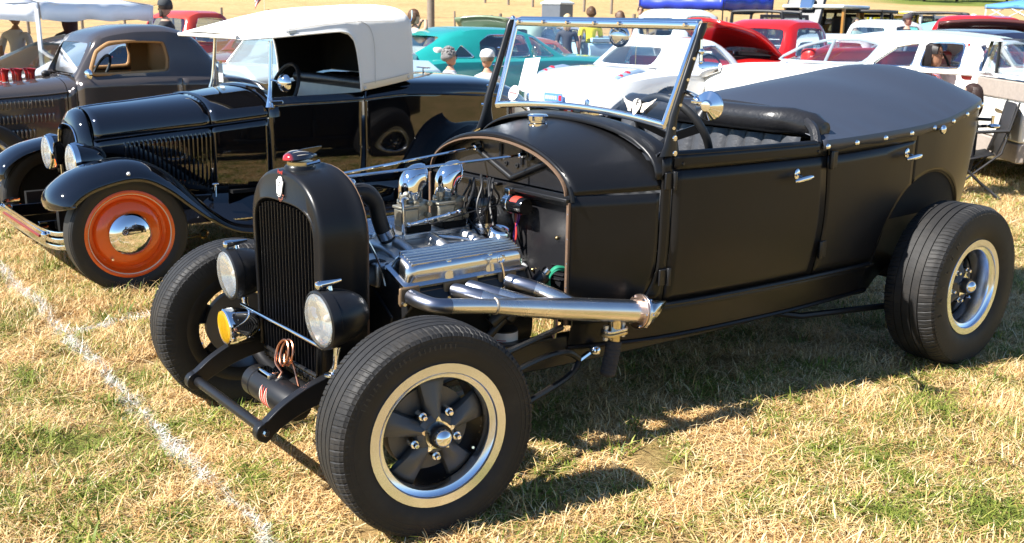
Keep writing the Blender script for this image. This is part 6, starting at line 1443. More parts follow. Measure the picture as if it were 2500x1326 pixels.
def jeep(label, loc, rz, paint, topm=None, hard=True, cage=None, sc=1.0):
    T = thing('off_road_jeep', label, 'jeep', loc, rz, 'jeeps parked along the far row'); T.scale = (sc,)*3
    M().box((.65, 0, .88), (1.25, 1.05, .42)).obj('bonnet', paint, T, bev=.05, bseg=3); M().box((2.15, 0, .85), (1.75, 1.46, .55)).obj('tub', paint, T, bev=.05, bseg=3)
    for s in (-1, 1):
        M().loft([[(x, s*(.52+.0), z), (x, s*.80, z)] for x, z in ((.05, .78), (.2, .98), (1.0, .98), (1.3, .72), (1.45, .55))], False).obj('fender', paint, T, sol=.03)
        for x in (.55, 2.6): steel_wheel(T, x, s*.70, .38, .12, s, mat('dull steel', (.3, .3, .3), .5, .5), rim=.2, stripe=False)
        M().lathe([(0, -.02), (.08, -.015), (.09, .0)], (.02, s*.36, .90), (1, 0, 0), 14).obj('headlamp', EB, T)
        M().box((2.0, s*.735, .9), (.7, .012, .36)).obj('door', paint, T, bev=.02)
    for k in range(7): M().box((.018, -.24+.08*k, .88), (.02, .03, .28)).obj('grille_slot', BLKDARK, T)
    M().box((-.08, 0, .52), (.1, 1.4, .12)).obj('bumper', BLKRUB, T, bev=.02)
    fr = [(-.66, 1.12), (.66, 1.12), (.62, 1.66), (-.62, 1.66)]; inn = [(-.58, 1.18), (.58, 1.18), (.55, 1.59), (-.55, 1.59)]
    M().frame(fr, inn, (1.36, 0, 0), (0, 1, 0), (.12, 0, .99), .05).obj('windscreen_frame', paint if cage is None else cage, T); M().plate(inn, (1.38, 0, 0), (0, 1, 0), (.12, 0, .99), .006).obj('windscreen_glass', TINT, T)
    tm = topm or BLKRUB
    if hard:
        M().box((2.24, 0, 1.70), (1.75, 1.40, .08)).obj('top', tm, T, bev=.035, bseg=3)
        for x in (2.05, 2.98):
            for s in (-1, 1): M().box((x, s*.66, 1.40), (.10, .05, .58)).obj('top_pillar', tm if topm is None else paint, T)
    else:
        for x in (2.0, 2.9): M().tube(cr([(x, -.66, 1.1), (x, -.64, 1.6), (x, -.5, 1.7), (x, .5, 1.7), (x, .64, 1.6), (x, .66, 1.1)], 4), .035, 8).obj('roll_bar', cage or BLKRUB, T)
        for s in (-1, 1): M().tube([(2.0, s*.6, 1.66), (2.9, s*.6, 1.66)], .03, 8).obj('roll_bar', cage or BLKRUB, T)
    for s in (-1, 1): M().box((2.1, s*.32, 1.2), (.16, .44, .6)).obj('seat', BLKRUB, T, bev=.06, bseg=3)
    M().tube([Vector((1.62, .32, 1.2))+Vector((.04*math.sin(a), .18*math.cos(a), .17*math.sin(a))) for a in lin(0, 2*PI, 19)[:-1]], .014, 6, closed=True).obj('steering_wheel', BLKRUB, T)
    return T
JB = mat('bronze brown paint', (.34, .16, .035), .3, 0, .5)
jeep('bronze brown off roader with white hard top', px(2095, 27), RZ+PI+R(15), JB, WHTPAINT, sc=1.05)
jeep('black jeep with dark soft top beside the bronze off roader', px(2150, 27.5), RZ+PI+R(20), mat('black jeep paint', (.015, .015, .02), .3))
jeep('grey jeep with a bright yellow roll cage', px(2215, 30), RZ+PI+R(20), mat('grey jeep paint', (.10, .11, .13), .35), hard=False, cage=mat('yellow paint', (.75, .55, .02), .35))
jeep('white off roader with white hard top near the field fence', px(2285, 30), RZ+PI+R(10), WHTPAINT, WHTPAINT)
jeep('open slate grey jeep at the end of the far row', px(2335, 29), RZ+PI+R(18), mat('slate jeep paint', (.13, .15, .18), .35), hard=False)
# stripped black buggy with tall open nose
bug = jeep('black stripped buggy with its nose tipped up behind the red truck', px(1985, 25), RZ+PI+R(10), mat('buggy black', (.012, .012, .016), .3), hard=False, sc=.95)
M().box((.55, 0, 1.75), (.10, 1.0, 1.25), Matrix.Rotation(R(-22), 3, 'Y')).obj('tipped_bonnet', mat('buggy black', (.012, .012, .016), .3), bug, bev=.06, bseg=3)
M().box((.62, .1, 1.9), (.14, .35, .3), Matrix.Rotation(R(-22), 3, 'Y')).obj('bonnet_scoop', CHROME, bug, bev=.04)
SAL = [(0, .60, .30, .74, .02), (.12, .82, .22, .86, .04), (1.0, .88, .2, .93, .04), (1.7, .88, .2, .95, .02), (3.4, .88, .2, .95, .02), (4.3, .84, .22, .88, .04), (4.75, .66, .3, .74, .03)]
SROOF = [(1.45, .76, .98, .66), (1.75, .76, 1.18, .62), (2.0, .76, 1.34, .60), (2.5, .76, 1.40, .60), (3.0, .76, 1.38, .60), (3.4, .75, 1.26, .58), (3.8, .72, .98, .58)]
SSIDE = [[(1.80, .975), (2.45, .975), (2.45, 1.27), (2.06, 1.27)], [(2.54, .975), (3.40, .975), (3.22, 1.18), (2.95, 1.27), (2.54, 1.27)]]
SF = (1.2, 2.2, [(-.58, .98), (.58, .98), (.5, 1.27), (-.5, 1.27)]); SR = (3.0, 4.0, [(-.54, .99), (.54, .99), (.48, 1.25), (-.48, 1.25)])
def saloon(label, loc, rz, paint, roofm=None, sc=1.0, hood=None, ha=42, name='classic_saloon', trunk=None):
    T, _ = gcar(name, label, loc, rz, paint, SAL, SROOF, roofm, SSIDE, SF, SR, wheels=((.9, .33), (3.65, .33)), wr=.33, ww=True, sc=sc, wpaint=paint)
    for s in (-1, 1): M().tube([(x, s*.89, .60) for x in lin(.3, 4.5, 8)], .014, 6).obj('side_trim', CHROME, T)
    if hood is not None:
        M().loft([[(1.40-1.25*f*math.cos(R(ha)), q*(.74-.06*f), .97+1.25*f*math.sin(R(ha))+.05*(1-q*q)) for q in lin(-1, 1, 9)] for f in lin(0, 1, 7)], False).obj('open_bonnet', hood, T, sol=.05)
        M().box((.78, 0, .925), (1.05, 1.2, .05)).obj('engine_bay', BLKDARK, T); M().box((.8, 0, .98), (.6, .45, .1)).obj('engine', CASTAL, T, bev=.03)
        M().lathe([(.16, 0), (.17, .03), (.16, .06), (0, .07)], (.75, 0, 1.02), (0, 0, 1), 20).obj('air_cleaner', REDPAINT, T)
    if trunk is not None:
        M().loft([[(3.75+.8*f*math.cos(R(34)), q*.5, .95+.8*f*math.sin(R(34))+.05*(1-q*q)) for q in lin(-1, 1, 9)] for f in lin(0, 1, 6)], False).obj('open_boot_lid', trunk, T, sol=.04)
    # toothed grille
    for k in range(5): M().box((-.02, 0, .50+.045*k), (.03, 1.05, .018)).obj('grille_bar', CHROME, T, bev=.006)
    return T
OLV = mat('olive green paint', (.16, .22, .13), .25, coat=.4)
MAR = mat('maroon paint', (.115, .008, .014), .12, coat=.6)
saloon('pale sage saloon with raised boot lid behind the teal coupe', (1.05, 21.5, 0), R(248), mat('sage paint', (.30, .42, .36), .2, coat=.3), sc=.98, trunk=OLV)
saloon('cherry red saloon whose roof shows beside the grey toilet cabin', px(1440, 24), RZ+PI+R(10), mat('cherry paint', (.42, .02, .05), .15, coat=.5), sc=1.0)
saloon('white saloon behind the blonde woman', px(1500, 22), RZ+PI+R(10), WHT2, sc=.95)
saloon('salmon pink saloon beyond the teal coupe', px(1500, 17.5), RZ+PI, mat('salmon paint', (.52, .20, .16), .2, coat=.4), sc=.84)
saloon('white saloon with chrome grille seen through the ivory sedan windows', px(1990, 14.2), RZ+R(28), WHT2, sc=.90)
saloon('maroon saloon with wide bonnet raised over a chrome grille', px(2410, 14.6), R(66), mat('dark maroon paint', (.045, .010, .012), .15, coat=.5), hood=mat('rust maroon', (.085, .026, .022), .25, coat=.4), sc=.98, ha=24)
saloon('navy blue saloon with bonnet up near the bright red pickup', px(2390, 19), R(60), mat('navy paint', (.012, .018, .05), .15, coat=.5), hood=mat('navy paint', (.012, .018, .05), .15), sc=.95, ha=24)
saloon('midnight blue saloon at the far right edge', px(2640, 14.6), RZ+PI+R(-5), mat('midnight paint', (.02, .02, .05), .15, coat=.5), sc=.97)
saloon('rounded maroon saloon behind the taupe coupe', px(545, 12.4), R(82), MAR, sc=.98)
saloon('red saloon behind the man in the grey shirt', px(60, 14.5), RZ+PI+R(-30), mat('poppy red paint', (.55, .02, .015), .15, coat=.5), sc=.88)
saloon('dark navy saloon with a yellow bonnet at the far left', px(-60, 11.6), RZ+PI+R(8), mat('navy paint', (.012, .018, .05), .15), hood=mat('yellow paint', (.75, .55, .02), .35), sc=.80)
silv, _ = gcar('silver_convertible', 'pale silver car with long raked windscreen beyond the taupe coupe', (-5.75, 9.0, 0), RZ+R(10), mat('silver paint', (.55, .57, .60), .2, .3, coat=.4), [(0, .6, .3, .66, .02), (.12, .82, .22, .74, .03), (1.0, .86, .2, .80, .03), (2.0, .87, .2, .82, .02), (3.6, .86, .2, .84, .03), (4.2, .7, .28, .70, .03)],
      [(1.2, .74, .84, .66), (1.6, .74, 1.03, .62), (1.95, .74, 1.17, .60), (2.3, .74, 1.22, .58), (2.8, .74, 1.20, .58), (3.4, .72, .88, .56)], None, [[(1.75, .85), (2.9, .85), (2.8, 1.10), (2.15, 1.12)]], (.9, 2.1, [(-.6, .85), (.6, .85), (.5, 1.12), (-.5, 1.12)]), None, wheels=((.85, .32), (3.3, .32)), wr=.32)
# white street rod seen under the canvas top: rounded tail, plate and red wheels
rod, _ = gcar('white_street_rod', 'white street rod with red wheels seen under the roadster canvas top', (-1.75, 14.6, 0), RZ+PI+R(38), WHT2, [(0, .45, .4, .80, .02), (.1, .6, .34, .9, .04), (1.2, .66, .30, .98, .03), (2.2, .70, .30, 1.0, .02), (3.0, .66, .34, .96, .05), (3.4, .56, .40, .80, .05), (3.5, .4, .46, .62, .03)],
      [(1.2, .60, 1.02, .52), (1.5, .60, 1.28, .50), (2.0, .60, 1.38, .50), (2.5, .60, 1.36, .50), (2.9, .58, 1.20, .48), (3.2, .54, .98, .46)], None, [[(1.5, 1.02), (2.5, 1.02), (2.45, 1.25), (1.65, 1.25)]], None, (2.6, 3.3, [(-.3, 1.05), (.3, 1.05), (.25, 1.2), (-.25, 1.2)]), wheels=((.4, .33), (2.8, .36)), wr=.35, wpaint=REDPAINT, bumpers=False, lamps=False, arches=False, wv=.74, whw=.11)
M().box((3.50, 0, .74), (.02, .30, .15)).obj('number_plate', mat('plate cream', (.7, .66, .5), .5), rod)
for s in (-1, 1): M().sph((3.42, s*.38, .82), (.05, .06, .05)).obj('tail_lamp', mat('red lens', (.5, .01, .012), .12), rod)
# tilted pale panel: raised bonnet of the rounded maroon saloon's neighbour
pn = thing('raised_panel_car', 'small pale blue hot rod with tall raised glass panel behind the white top', 'car', px(530, 10.6), RZ+R(10))
M().loft([[(x, y, z) for y, z in ((-.6, .3), (-.62, .8), (-.4, .92), (.4, .92), (.62, .8), (.6, .3))] for x in (0, .2, 1.8, 2.6)], True, True, True).obj('body', mat('pale blue hot rod', (.40, .52, .58), .2, coat=.4), pn, bev=.05, bseg=3)
M().plate([(-.62, 0), (.62, 0), (.50, .62), (-.50, .62)], (.5, 0, .90), (0, 1, 0), (.62, 0, .78), .02).obj('raised_panel', glass('sea glass', (.62, .75, .76), dens=.12, milk=.35, milkcol=(.5, .62, .66)), pn)
M().tube([(.5, -.62, .90), (.88, -.5, 1.385), (.88, .5, 1.385), (.5, .62, .90)], .014, 6).obj('panel_frame', WHTPAINT, pn)
for s in (-1, 1):
    for x in (.45, 2.1): steel_wheel(pn, x, s*.60, .32, .08, s, REDPAINT, stripe=False)

# ================================================================ tents, fence, cabin, pole, trees
def canopy(label, corners, zv, zpk, mt, poles, vd=.22, name='pop_up_canopy', legs=(0, 1, 2, 3), truss=True):
    """corners: four ground points in order"""
    cx = sum(c[0] for c in corners)/4; cy_ = sum(c[1] for c in corners)/4
    T = thing(name, label, 'canopy tent', (cx, cy_, gz(cx, cy_))); C_ = [Vector((c[0]-cx, c[1]-cy_, 0)) for c in corners]; rows = []
    top = M(); pk = Vector((0, 0, zpk))
    for i in range(4):
        a, b = C_[i]+Vector((0, 0, zv)), C_[(i+1) % 4]+Vector((0, 0, zv)); g = []
        for f in lin(0, 1, 9):
            row = []
            for h in lin(0, 1, 7):
                p = (a+(b-a)*f)*(1-h)+pk*h; p.z += -.05*math.sin(PI*f)*(1-h)*math.sin(PI*min(1, h+.2))+.012*math.sin(9*f+7*h+i)*(1-h); row.append(p)
            g.append(row)
        top.loft(g, False)
    top.obj('roof_sheet', mt, T, sol=.004)
    for i in range(4):
        a, b = C_[i]+Vector((0, 0, zv)), C_[(i+1) % 4]+Vector((0, 0, zv)); M().loft([[(a+(b-a)*f)+Vector((.012*math.sin(f*31+i), .012*math.cos(f*27), .004)), (a+(b-a)*f)+Vector((.02*math.sin(f*23+2*i), .02*math.cos(f*19), -vd+.012*math.sin(f*17+i)))] for f in lin(0, 1, 25)], False).obj('valance', mt, T, sol=.003)
    for i in legs: p = C_[i]*.985; M().box((p.x, p.y, (zv)/2), (.035, .035, zv)).obj('leg', poles, T)
    if truss:
        for i in range(4):
            a, b = C_[i]*.98+Vector((0, 0, zv-.06)), C_[(i+1) % 4]*.98+Vector((0, 0, zv-.06)); n = 4
            for k in range(n):
                p, q = a+(b-a)*k/n, a+(b-a)*(k+1)/n; d1, d2 = (0, -.32) if k % 2 else (-.32, 0)
                M().tube([p+Vector((0, 0, d1)), q+Vector((0, 0, d2))], .014, 5).obj('truss_bar', poles, T); M().tube([p+Vector((0, 0, d2)), q+Vector((0, 0, d1))], .014, 5).obj('truss_bar', poles, T)
    return T
BLUET = mat('royal blue nylon', (.02, .045, .42), .4, 0, .4, var=.15, bump=.3, bs=8); PBLUE = mat('sky blue nylon', (.10, .28, .62), .45, 0, .4, bump=.2, bs=6); WHTT = mat('white tent fabric', (.74, .77, .83), .5, 0, .3, var=.05, bump=.35, bs=5)
def rect(c, w, d, a): ca, sa = math.cos(a), math.sin(a); return [(c[0]+x*ca-y*sa, c[1]+x*sa+y*ca) for x, y in ((-w/2, -d/2), (w/2, -d/2), (w/2, d/2), (-w/2, d/2))]
canopy('royal blue pop up canopy over the pale blue pickup', rect((5.95, 33.0), 3.0, 3.0, R(-42)), 2.05, 2.75, BLUET, mat('dark tent pole', (.03, .03, .035), .4, .5), vd=.34)
canopy('sky blue canopy by the far red pickup', rect((16.6, 31.5), 3.4, 3.4, R(20)), 1.95, 2.35, PBLUE, mat('white tent pole', (.7, .7, .7), .4), vd=.12)
canopy('white awning tent at the far left with drooping valance', rect((-6.20, 11.75), 3.3, 2.6, R(-5)), 1.50, 1.86, WHTT, mat('white tent pole', (.7, .7, .7), .4), vd=.17, truss=False)
# portable toilet cabin
pt = thing('portable_toilet', 'grey portable toilet cabin standing below the dry hill', 'toilet cabin', (2.05, 52, gz(2.05, 52)-.1), R(-38)); PG = mat('pale grey plastic', (.52, .57, .60), .5); DG = mat('slate grey plastic', (.10, .12, .15), .5)
M().box((0, 0, 1.08), (1.12, 1.12, 2.1)).obj('cabin', DG, pt, bev=.04); M().box((-.575, 0, 1.05), (.03, .98, 1.98)).obj('door', PG, pt, bev=.03)
M().loft([[(x*1.2*f, y*1.2*f, z) for x, y in ((-.5, -.5), (.5, -.5), (.5, .5), (-.5, .5))] for f, z in ((1, 2.12), (1, 2.2), (.55, 2.36), (.2, 2.40))], True, True, True).obj('roof', PG, pt)
for k in range(4): M().box((-.595, 0, 1.62+.06*k), (.02, .8, .025)).obj('door_vent', DG, pt)
M().box((.2, -.57, .98), (.28, .01, .30)).obj('notice', mat('notice blue', (.15, .2, .6), .5), pt)
# wooden utility pole
WOODP = mat('weathered pole wood', (.20, .165, .135), .85, var=.25, vs=12, bump=.5, bs=30); pp_ = px(1052, 38)
ut = thing('utility_pole', 'weathered grey wooden utility pole beside the open green boot lid', 'pole', (pp_[0], pp_[1], pp_[2]-.3)); M().tube([(0, 0, 0), (0, 0, 4), (.02, 0, 9)], [.14, .13, .11], 14).obj('shaft', WOODP, ut)
M().box((0, -.14, 3.1), (.12, .01, .18)).obj('pole_tag', PAPER, ut)
# fence lines across the hill foot, post by post with wires
random.seed(11); pcount = 0
WIRE = mat('fence wire', (.20, .19, .18), .5, .8)
def post(x, y, h, r, red=False, lab=None):
    z = gz(x, y); tl = random.uniform(-.05, .05)
    o = M().tube([(0, 0, -.2), (tl*.5, 0, h*.5), (tl, 0, h)], [r, r*.95, r*.9], 8).obj('fence_post', WOODP, None); o.location = (x, y, z); o['category'] = 'post'; o['label'] = lab; o['group'] = 'fence posts on the dry hill'
    if red: M().cyl((tl*.6, 0, h*.45), (tl*.9, 0, h*.85), r*1.35, n=8).obj('red_marker', REDPAINT, o)
    return o
low = []; ORD = 'first second third fourth fifth sixth seventh eighth ninth tenth eleventh twelfth thirteenth fourteenth fifteenth sixteenth seventeenth eighteenth nineteenth twentieth twenty-first twenty-second twenty-third twenty-fourth twenty-fifth twenty-sixth'.split()
for k in range(26):
    x = -34+2.55*k; y = 59+.07*x+random.uniform(-.4, .4); low.append((x, y)); post(x, y, random.uniform(1.15, 1.5), random.uniform(.06, .10), False, 'weathered wooden post, %s from the left end of the lower fence' % ORD[k])
for j in range(4):
    M().tube([(x, y-.08, gz(x, y)+.35+.25*j) for x, y in low], .006, 4).obj('fence_wire', WIRE, None); w_ = bpy.data.objects['fence_wire'] if j == 0 else None
wires = [o for o in bpy.data.objects if o.name.startswith('fence_wire')]
fn = thing('wire_fence', 'strands of plain wire strung along the lower fence posts', 'wire fence', (0, 59, 0))
for w_ in wires: w_.parent = fn; w_.location = (0, -59, 0)
for k in range(11):
    x = -2.5+1.95*k*.98; y = 86-1.6*k; post(x, y, random.uniform(1.3, 1.6), .10, False, 'dark wooden post, %s of the fence climbing the hill behind the toilet cabin' % ORD[k])
for xx in (-1.3, 10.5): post(xx, 57, 1.35, .07, True, 'fence post wrapped with red tape' if xx < 0 else 'fence post with red marker near the far jeeps')
# leaning rails of a corral by the canopy
for (x0, y0, z0, x1, y1, z1) in ((6.2, 47, .5, 9.0, 47, 1.5), (5.2, 47.2, .3, 8.4, 47.2, 1.9)):
    c_ = thing('corral_rail', 'leaning timber rail of the corral behind the blue canopy' if x0 > 6 else 'steeper leaning timber rail of the corral behind the blue canopy', 'rail', (x0, y0, 0)); M().tube([(0, 0, z0), (x1-x0, y1-y0, z1)], .07, 8).obj('rail', WOODP, c_); M().tube([(.1, 0, -.1), (.1, 0, 1.6)], .08, 8).obj('rail_post', WOODP, c_)
# small flag on a car aerial
fl = thing('small_flag', 'small striped red and white flag on a thin staff', 'flag', (px(645, 17)[0], 17, 0)); M().tube([(0, 0, .5), (.03, 0, 1.95)], .008, 6).obj('staff', CHROME, fl)
FR, FW = mat('flag red', (.5, .02, .03), .6), mat('flag white', (.75, .73, .72), .6)
for k in range(7):
    M().loft([[(-.005-.02*f-.11*f, .03*math.sin(f*7), 1.93-.035*k-.20*f), (-.005-.02*f-.11*f, .03*math.sin(f*7), 1.895-.035*k-.20*f)] for f in lin(0, 1, 9)], False).obj('stripe', FR if k % 2 == 0 else FW, fl)
M().loft([[(-.005-.05*f, -.004+.03*math.sin(f*3), 1.94-.08*f), (-.005-.05*f, -.004+.03*math.sin(f*3), 1.80-.08*f)] for f in lin(0, 1, 5)], False).obj('canton', mat('flag blue', (.02, .03, .2), .6), fl)
# ---- trees on the far right crest 
LEAF = mat('dark leaf green', (.045, .075, .018), .6, 0, .3, var=.5, vs=.8); LEAF2 = mat('olive leaf green', (.085, .105, .025), .6, 0, .3, var=.5, vs=.8); BARK = mat('bark', (.07, .055, .04), .9, var=.3)
def tree(label, x, y, h, rad, leaf, nl=2600, group='trees along the field edge', seed=0):
    rg = np.random.default_rng(seed); z = gz(x, y); T = thing('field_tree', label, 'tree', (x, y, z), 0, group)
    M().tube([(0, 0, -.3), (.05, 0, h*.25), (0, .08, h*.55), (.1, .1, h*.8)], [h*.035, h*.028, h*.018, h*.006], 9).obj('trunk', BARK, T)
    for k in range(6): a = k*1.05+seed; M().tube([(0, 0, h*(.25+.08*k)), (math.cos(a)*rad*.4, math.sin(a)*rad*.4, h*(.38+.08*k)), (math.cos(a)*rad*.75, math.sin(a)*rad*.75, h*(.46+.07*k))], [h*.013, h*.008, h*.003], 6).obj('limb', BARK, T)
    nc = 26; cs = []
    for k in range(nc):
        a = rg.random()*2*PI; q = rg.random()**.6; zz = h*(.30+.66*rg.random()); rr = rad*math.sin(PI*min(1, max(.12, (zz/h-.2)/.85)))**.6*q; cs.append((rr*math.cos(a), rr*math.sin(a), zz, rad*rg.uniform(.18, .36)))
    vs, fs = [], []
    for k in range(nl):
        c = cs[rg.integers(nc)]; d = rg.normal(size=3); d /= np.linalg.norm(d); p = np.array(c[:3])+d*c[3]*rg.uniform(.6, 1.05)*np.array([1, 1, .75]); s_ = rg.uniform(.10, .22)*rad/3+.05
        e1 = rg.normal(size=3); e1 /= np.linalg.norm(e1); e2 = np.cross(d+rg.normal(size=3)*.5, e1); e2 /= np.linalg.norm(e2)+1e-6; n = len(vs)
        vs += [tuple(p-e1*s_), tuple(p+e2*s_*.55), tuple(p+e1*s_), tuple(p-e2*s_*.55)]; fs.append((n, n+1, n+2, n+3))
    me = bpy.data.meshes.new('crown'); me.from_pydata(vs, [], fs); me.materials.append(leaf); o = bpy.data.objects.new('crown', me); COL.objects.link(o); o.parent = T
for k, (x, y, h, r_) in enumerate(((47, 122, 4.2, 3.4), (52, 125, 5.2, 3.8), (56.5, 122, 4.4, 3.4), (61, 126, 6.0, 4.2), (66, 123, 5.4, 3.8), (71, 127, 6.4, 4.2))):
    tree('%s bushy tree %s along the field edge' % (('dark', 'olive')[k % 2], ('first from the hay slope', 'second from the hay slope', 'third from the hay slope', 'fourth from the hay slope', 'fifth from the hay slope', 'last')[k]), x, y, h, r_, (LEAF, LEAF2)[k % 2], seed=k)
# folding chair near the open door
fc = thing('folding_chair', 'black folding camp chair beside the open sedan door', 'chair', (px(2392, 8.7)[0], 8.7, 0), R(-14)); fc.scale = (.86,)*3; CH = mat('black nylon', (.012, .012, .014), .7)
M().loft([[(-.20, y, .44), (0, y, .40), (.20, y, .45)] for y in lin(-.24, .24, 6)], False).obj('seat', CH, fc, sol=.01); M().loft([[(.22+.03*math.cos(y*6), y, .44), (.30+.03*math.cos(y*6), y, .70), (.34+.03*math.cos(y*6), y, .93)] for y in lin(-.24, .24, 7)], False).obj('backrest', CH, fc, sol=.01)
for s in (-1, 1):
    M().tube([(-.26, s*.26, 0), (.26, s*.24, .46), (.36, s*.26, .95)], .011, 6).obj('leg', CH, fc); M().tube([(.30, s*.27, 0), (-.22, s*.25, .46)], .011, 6).obj('leg', CH, fc); M().tube([(-.24, s*.27, .64), (.30, s*.27, .68)], .018, 6).obj('armrest', CH, fc); M().tube([(-.22, s*.26, .44), (-.22, s*.27, .64)], .009, 6).obj('arm_post', CH, fc)
for a, b in (((-.26, -.26, .02), (.30, .27, .44)), ((.30, -.27, .02), (-.24, .26, .44))): M().tube([a, b], .010, 6).obj('cross_brace', CH, fc)

# ================================================================ people
def person(label, loc, face, h=1.72, shirt=(.1, .1, .1), trousers=(.05, .06, .1), hair=(.05, .03, .02), skin=(.45, .27, .19), pose='stand', cap=None, long_hair=False, beard=None, sleeves=True, curly=False, glasses=False, detail=False, hairlen=.3, dress=None):
    """faces along -x rotated by face; one continuous body grown from a skeleton"""
    T = thing('person', label, 'person', loc, face); T.scale = (h/1.75,)*3
    sit = pose == 'sit'; zp = .95 if not sit else .52
    J = {}; E_ = []
    def j(n, p, r, par=None):
        J[n] = len(J); VS.append(p); RS.append(r)
        if par: E_.append((J[par], J[n]))
    VS, RS = [], []
    j('pelvis', (0, 0, zp), (.145, .115)); j('waist', (0, 0, zp+.16), (.125, .095), 'pelvis'); j('chest', (-.01, 0, zp+.36), (.16, .115), 'waist'); j('upper', (0, 0, zp+.47), (.13, .09), 'chest'); j('neck', (-.005, 0, zp+.56), (.052, .055), 'upper'); j('neck2', (-.015, 0, zp+.62), (.05, .052), 'neck')
    for s, n in ((-1, 'r'), (1, 'l')):
        j('sh'+n, (0, s*.175, zp+.46), (.062, .062), 'upper')
        if pose == 'arms_up': el, wr, hd = (-.12, s*.30, zp+.52), (-.16, s*.16, zp+.66), (-.16, s*.10, zp+.68)
        elif pose == 'sit': el, wr, hd = (-.02, s*.25, zp+.22), (-.22, s*.20, zp+.14), (-.30, s*.17, zp+.15)
        elif pose == 'walk': el, wr, hd = (-.04*s, s*.235, zp+.20), (-.14*s-.03, s*.25, zp-.03), (-.17*s-.03, s*.25, zp-.11)
        else: el, wr, hd = (.03, s*.24, zp+.20), (-.02, s*.25, zp-.04), (-.03, s*.25, zp-.12)
        j('el'+n, el, (.044, .044), 'sh'+n); j('wr'+n, wr, (.030, .030), 'el'+n); j('ha'+n, hd, (.034, .022), 'wr'+n)
        for q, (dx, dy, dz) in enumerate(((-.035, .01, -.03), (-.012, .004, -.075), (.008, -.002, -.078), (.026, -.008, -.07), (.04, -.012, -.055))):
            p = Vector(hd)+Vector((dx, s*dy, dz)) if pose not in ('sit', 'arms_up') else Vector(hd)+Vector((-.05+.01*abs(q-2), s*(.03-.016*q), -.01)); j('f%d%s' % (q, n), tuple(p), (.010, .010), 'ha'+n)
        j('hip'+n, (0, s*.09, zp-.06), (.095, .095), 'pelvis')
        if sit: kn, an, to = (-.42, s*.12, zp-.02), (-.44, s*.12, .09), (-.58, s*.13, .04)
        elif pose == 'walk': kn, an, to = (-.10*s-.05, s*.10, .52), (-.20*s+.03, s*.10, .09), (-.20*s-.12, s*.11, .035)
        else: kn, an, to = (-.02, s*.105, .51), (.02, s*.11, .09), (-.13, s*.13, .035)
        j('kn'+n, kn, (.062, .062), 'hip'+n); j('an'+n, an, (.042, .042), 'kn'+n); j('to'+n, to, (.045, .035), 'an'+n)
    me = bpy.data.meshes.new('body'); me.from_pydata(VS, E_, []); o = bpy.data.objects.new('body', me); COL.objects.link(o); o.parent = T
    sk = o.modifiers.new('k', 'SKIN'); sk.use_smooth_shade = True
    for i, r in enumerate(RS): me.skin_vertices[0].data[i].radius = r; me.skin_vertices[0].data[i].use_root = i == 0
    sb = o.modifiers.new('u', 'SUBSURF'); sb.levels = 2; sb.render_levels = 2
    # skin, shirt and trousers by height on the body
    m = bpy.data.materials.new('person cloth'); m.use_nodes = True; t = m.node_tree; N = t.nodes; L = t.links; b = N['Principled BSDF']; b.inputs['Roughness'].default_value = .75
    tc = N.new('ShaderNodeTexCoord'); sp = N.new('ShaderNodeSeparateXYZ'); L.new(tc.outputs['Object'], sp.inputs[0])
    def cmp(op, a, v):
        q = N.new('ShaderNodeMath'); q.operation = op; L.new(a, q.inputs[0])
        if isinstance(v, (int, float)): q.inputs[1].default_value = v
        else: L.new(v, q.inputs[1])
        return q.outputs[0]
    def mixc(f, a, c):
        q = N.new('ShaderNodeMix'); q.data_type = 'RGBA'; L.new(f, q.inputs[0])
        for k, v in ((6, a), (7, c)):
            if isinstance(v, tuple): q.inputs[k].default_value = (*v, 1)
            else: L.new(v, q.inputs[k])
        return q.outputs[2]
    z = sp.outputs[2]; ay = cmp('ABSOLUTE', sp.outputs[1], 0); shirtc = shirt
    if dress:
        vr = N.new('ShaderNodeTexVoronoi'); vr.inputs['Scale'].default_value = 9; L.new(tc.outputs['Object'], vr.inputs[0]); shirtc = mixc(cmp('GREATER_THAN', cmp('FRACT', cmp('MULTIPLY', vr.outputs['Distance'], 7), 0), .5), shirt, dress)
    c = mixc(cmp('GREATER_THAN', z, zp-.02), trousers, shirtc)
    if sit: c = mixc(cmp('LESS_THAN', z, .12), c, (.03, .03, .03))
    c = mixc(cmp('GREATER_THAN', z, zp+.545), c, skin)
    arm = cmp('MULTIPLY', cmp('GREATER_THAN', ay, .195 if sleeves else .15), cmp('GREATER_THAN', z, zp-.3)); 
    lim = cmp('LESS_THAN', z, zp+(.31 if sleeves else .50)) if pose != 'arms_up' else cmp('GREATER_THAN', ay, .2 if not sleeves else .27)
    if sit: arm = cmp('MULTIPLY', arm, cmp('GREATER_THAN', z, zp+.04))
    c = mixc(cmp('MULTIPLY', arm, lim), c, skin); c = mixc(cmp('LESS_THAN', z, .075), c, (.06, .05, .05)); L.new(c, b.inputs['Base Color']); me.materials.append(m)
    SK = mat('skin %.2f' % skin[0], skin, .5, 0, .4, var=.08, subsurf=.08); HR = mat('hair %.3f %.3f' % (hair[0], hair[2]), hair, .5, 0, .4, var=.4, vs=40, bump=.5, bs=90)
    hz = zp+.735
    # head: skull, jaw, nose, ears, eyes, mouth
    hd = M(); rows = []
    for i in range(15):
        f = i/14; zz = -.125+.245*f; ww = ip(f, [0, .08, .22, .45, .65, .85, 1], [.022, .045, .062, .074, .078, .062, .004]); dd = ip(f, [0, .08, .22, .45, .65, .85, 1], [.03, .058, .078, .092, .098, .078, .004]); cx = ip(f, [0, .2, .5, 1], [-.03, -.018, 0, .008])
        rows.append([(cx+dd*math.cos(a)*(1 if math.cos(a) > 0 else .93), ww*math.sin(a), hz+zz) for a in lin(0, 2*PI, 21)[:-1]])
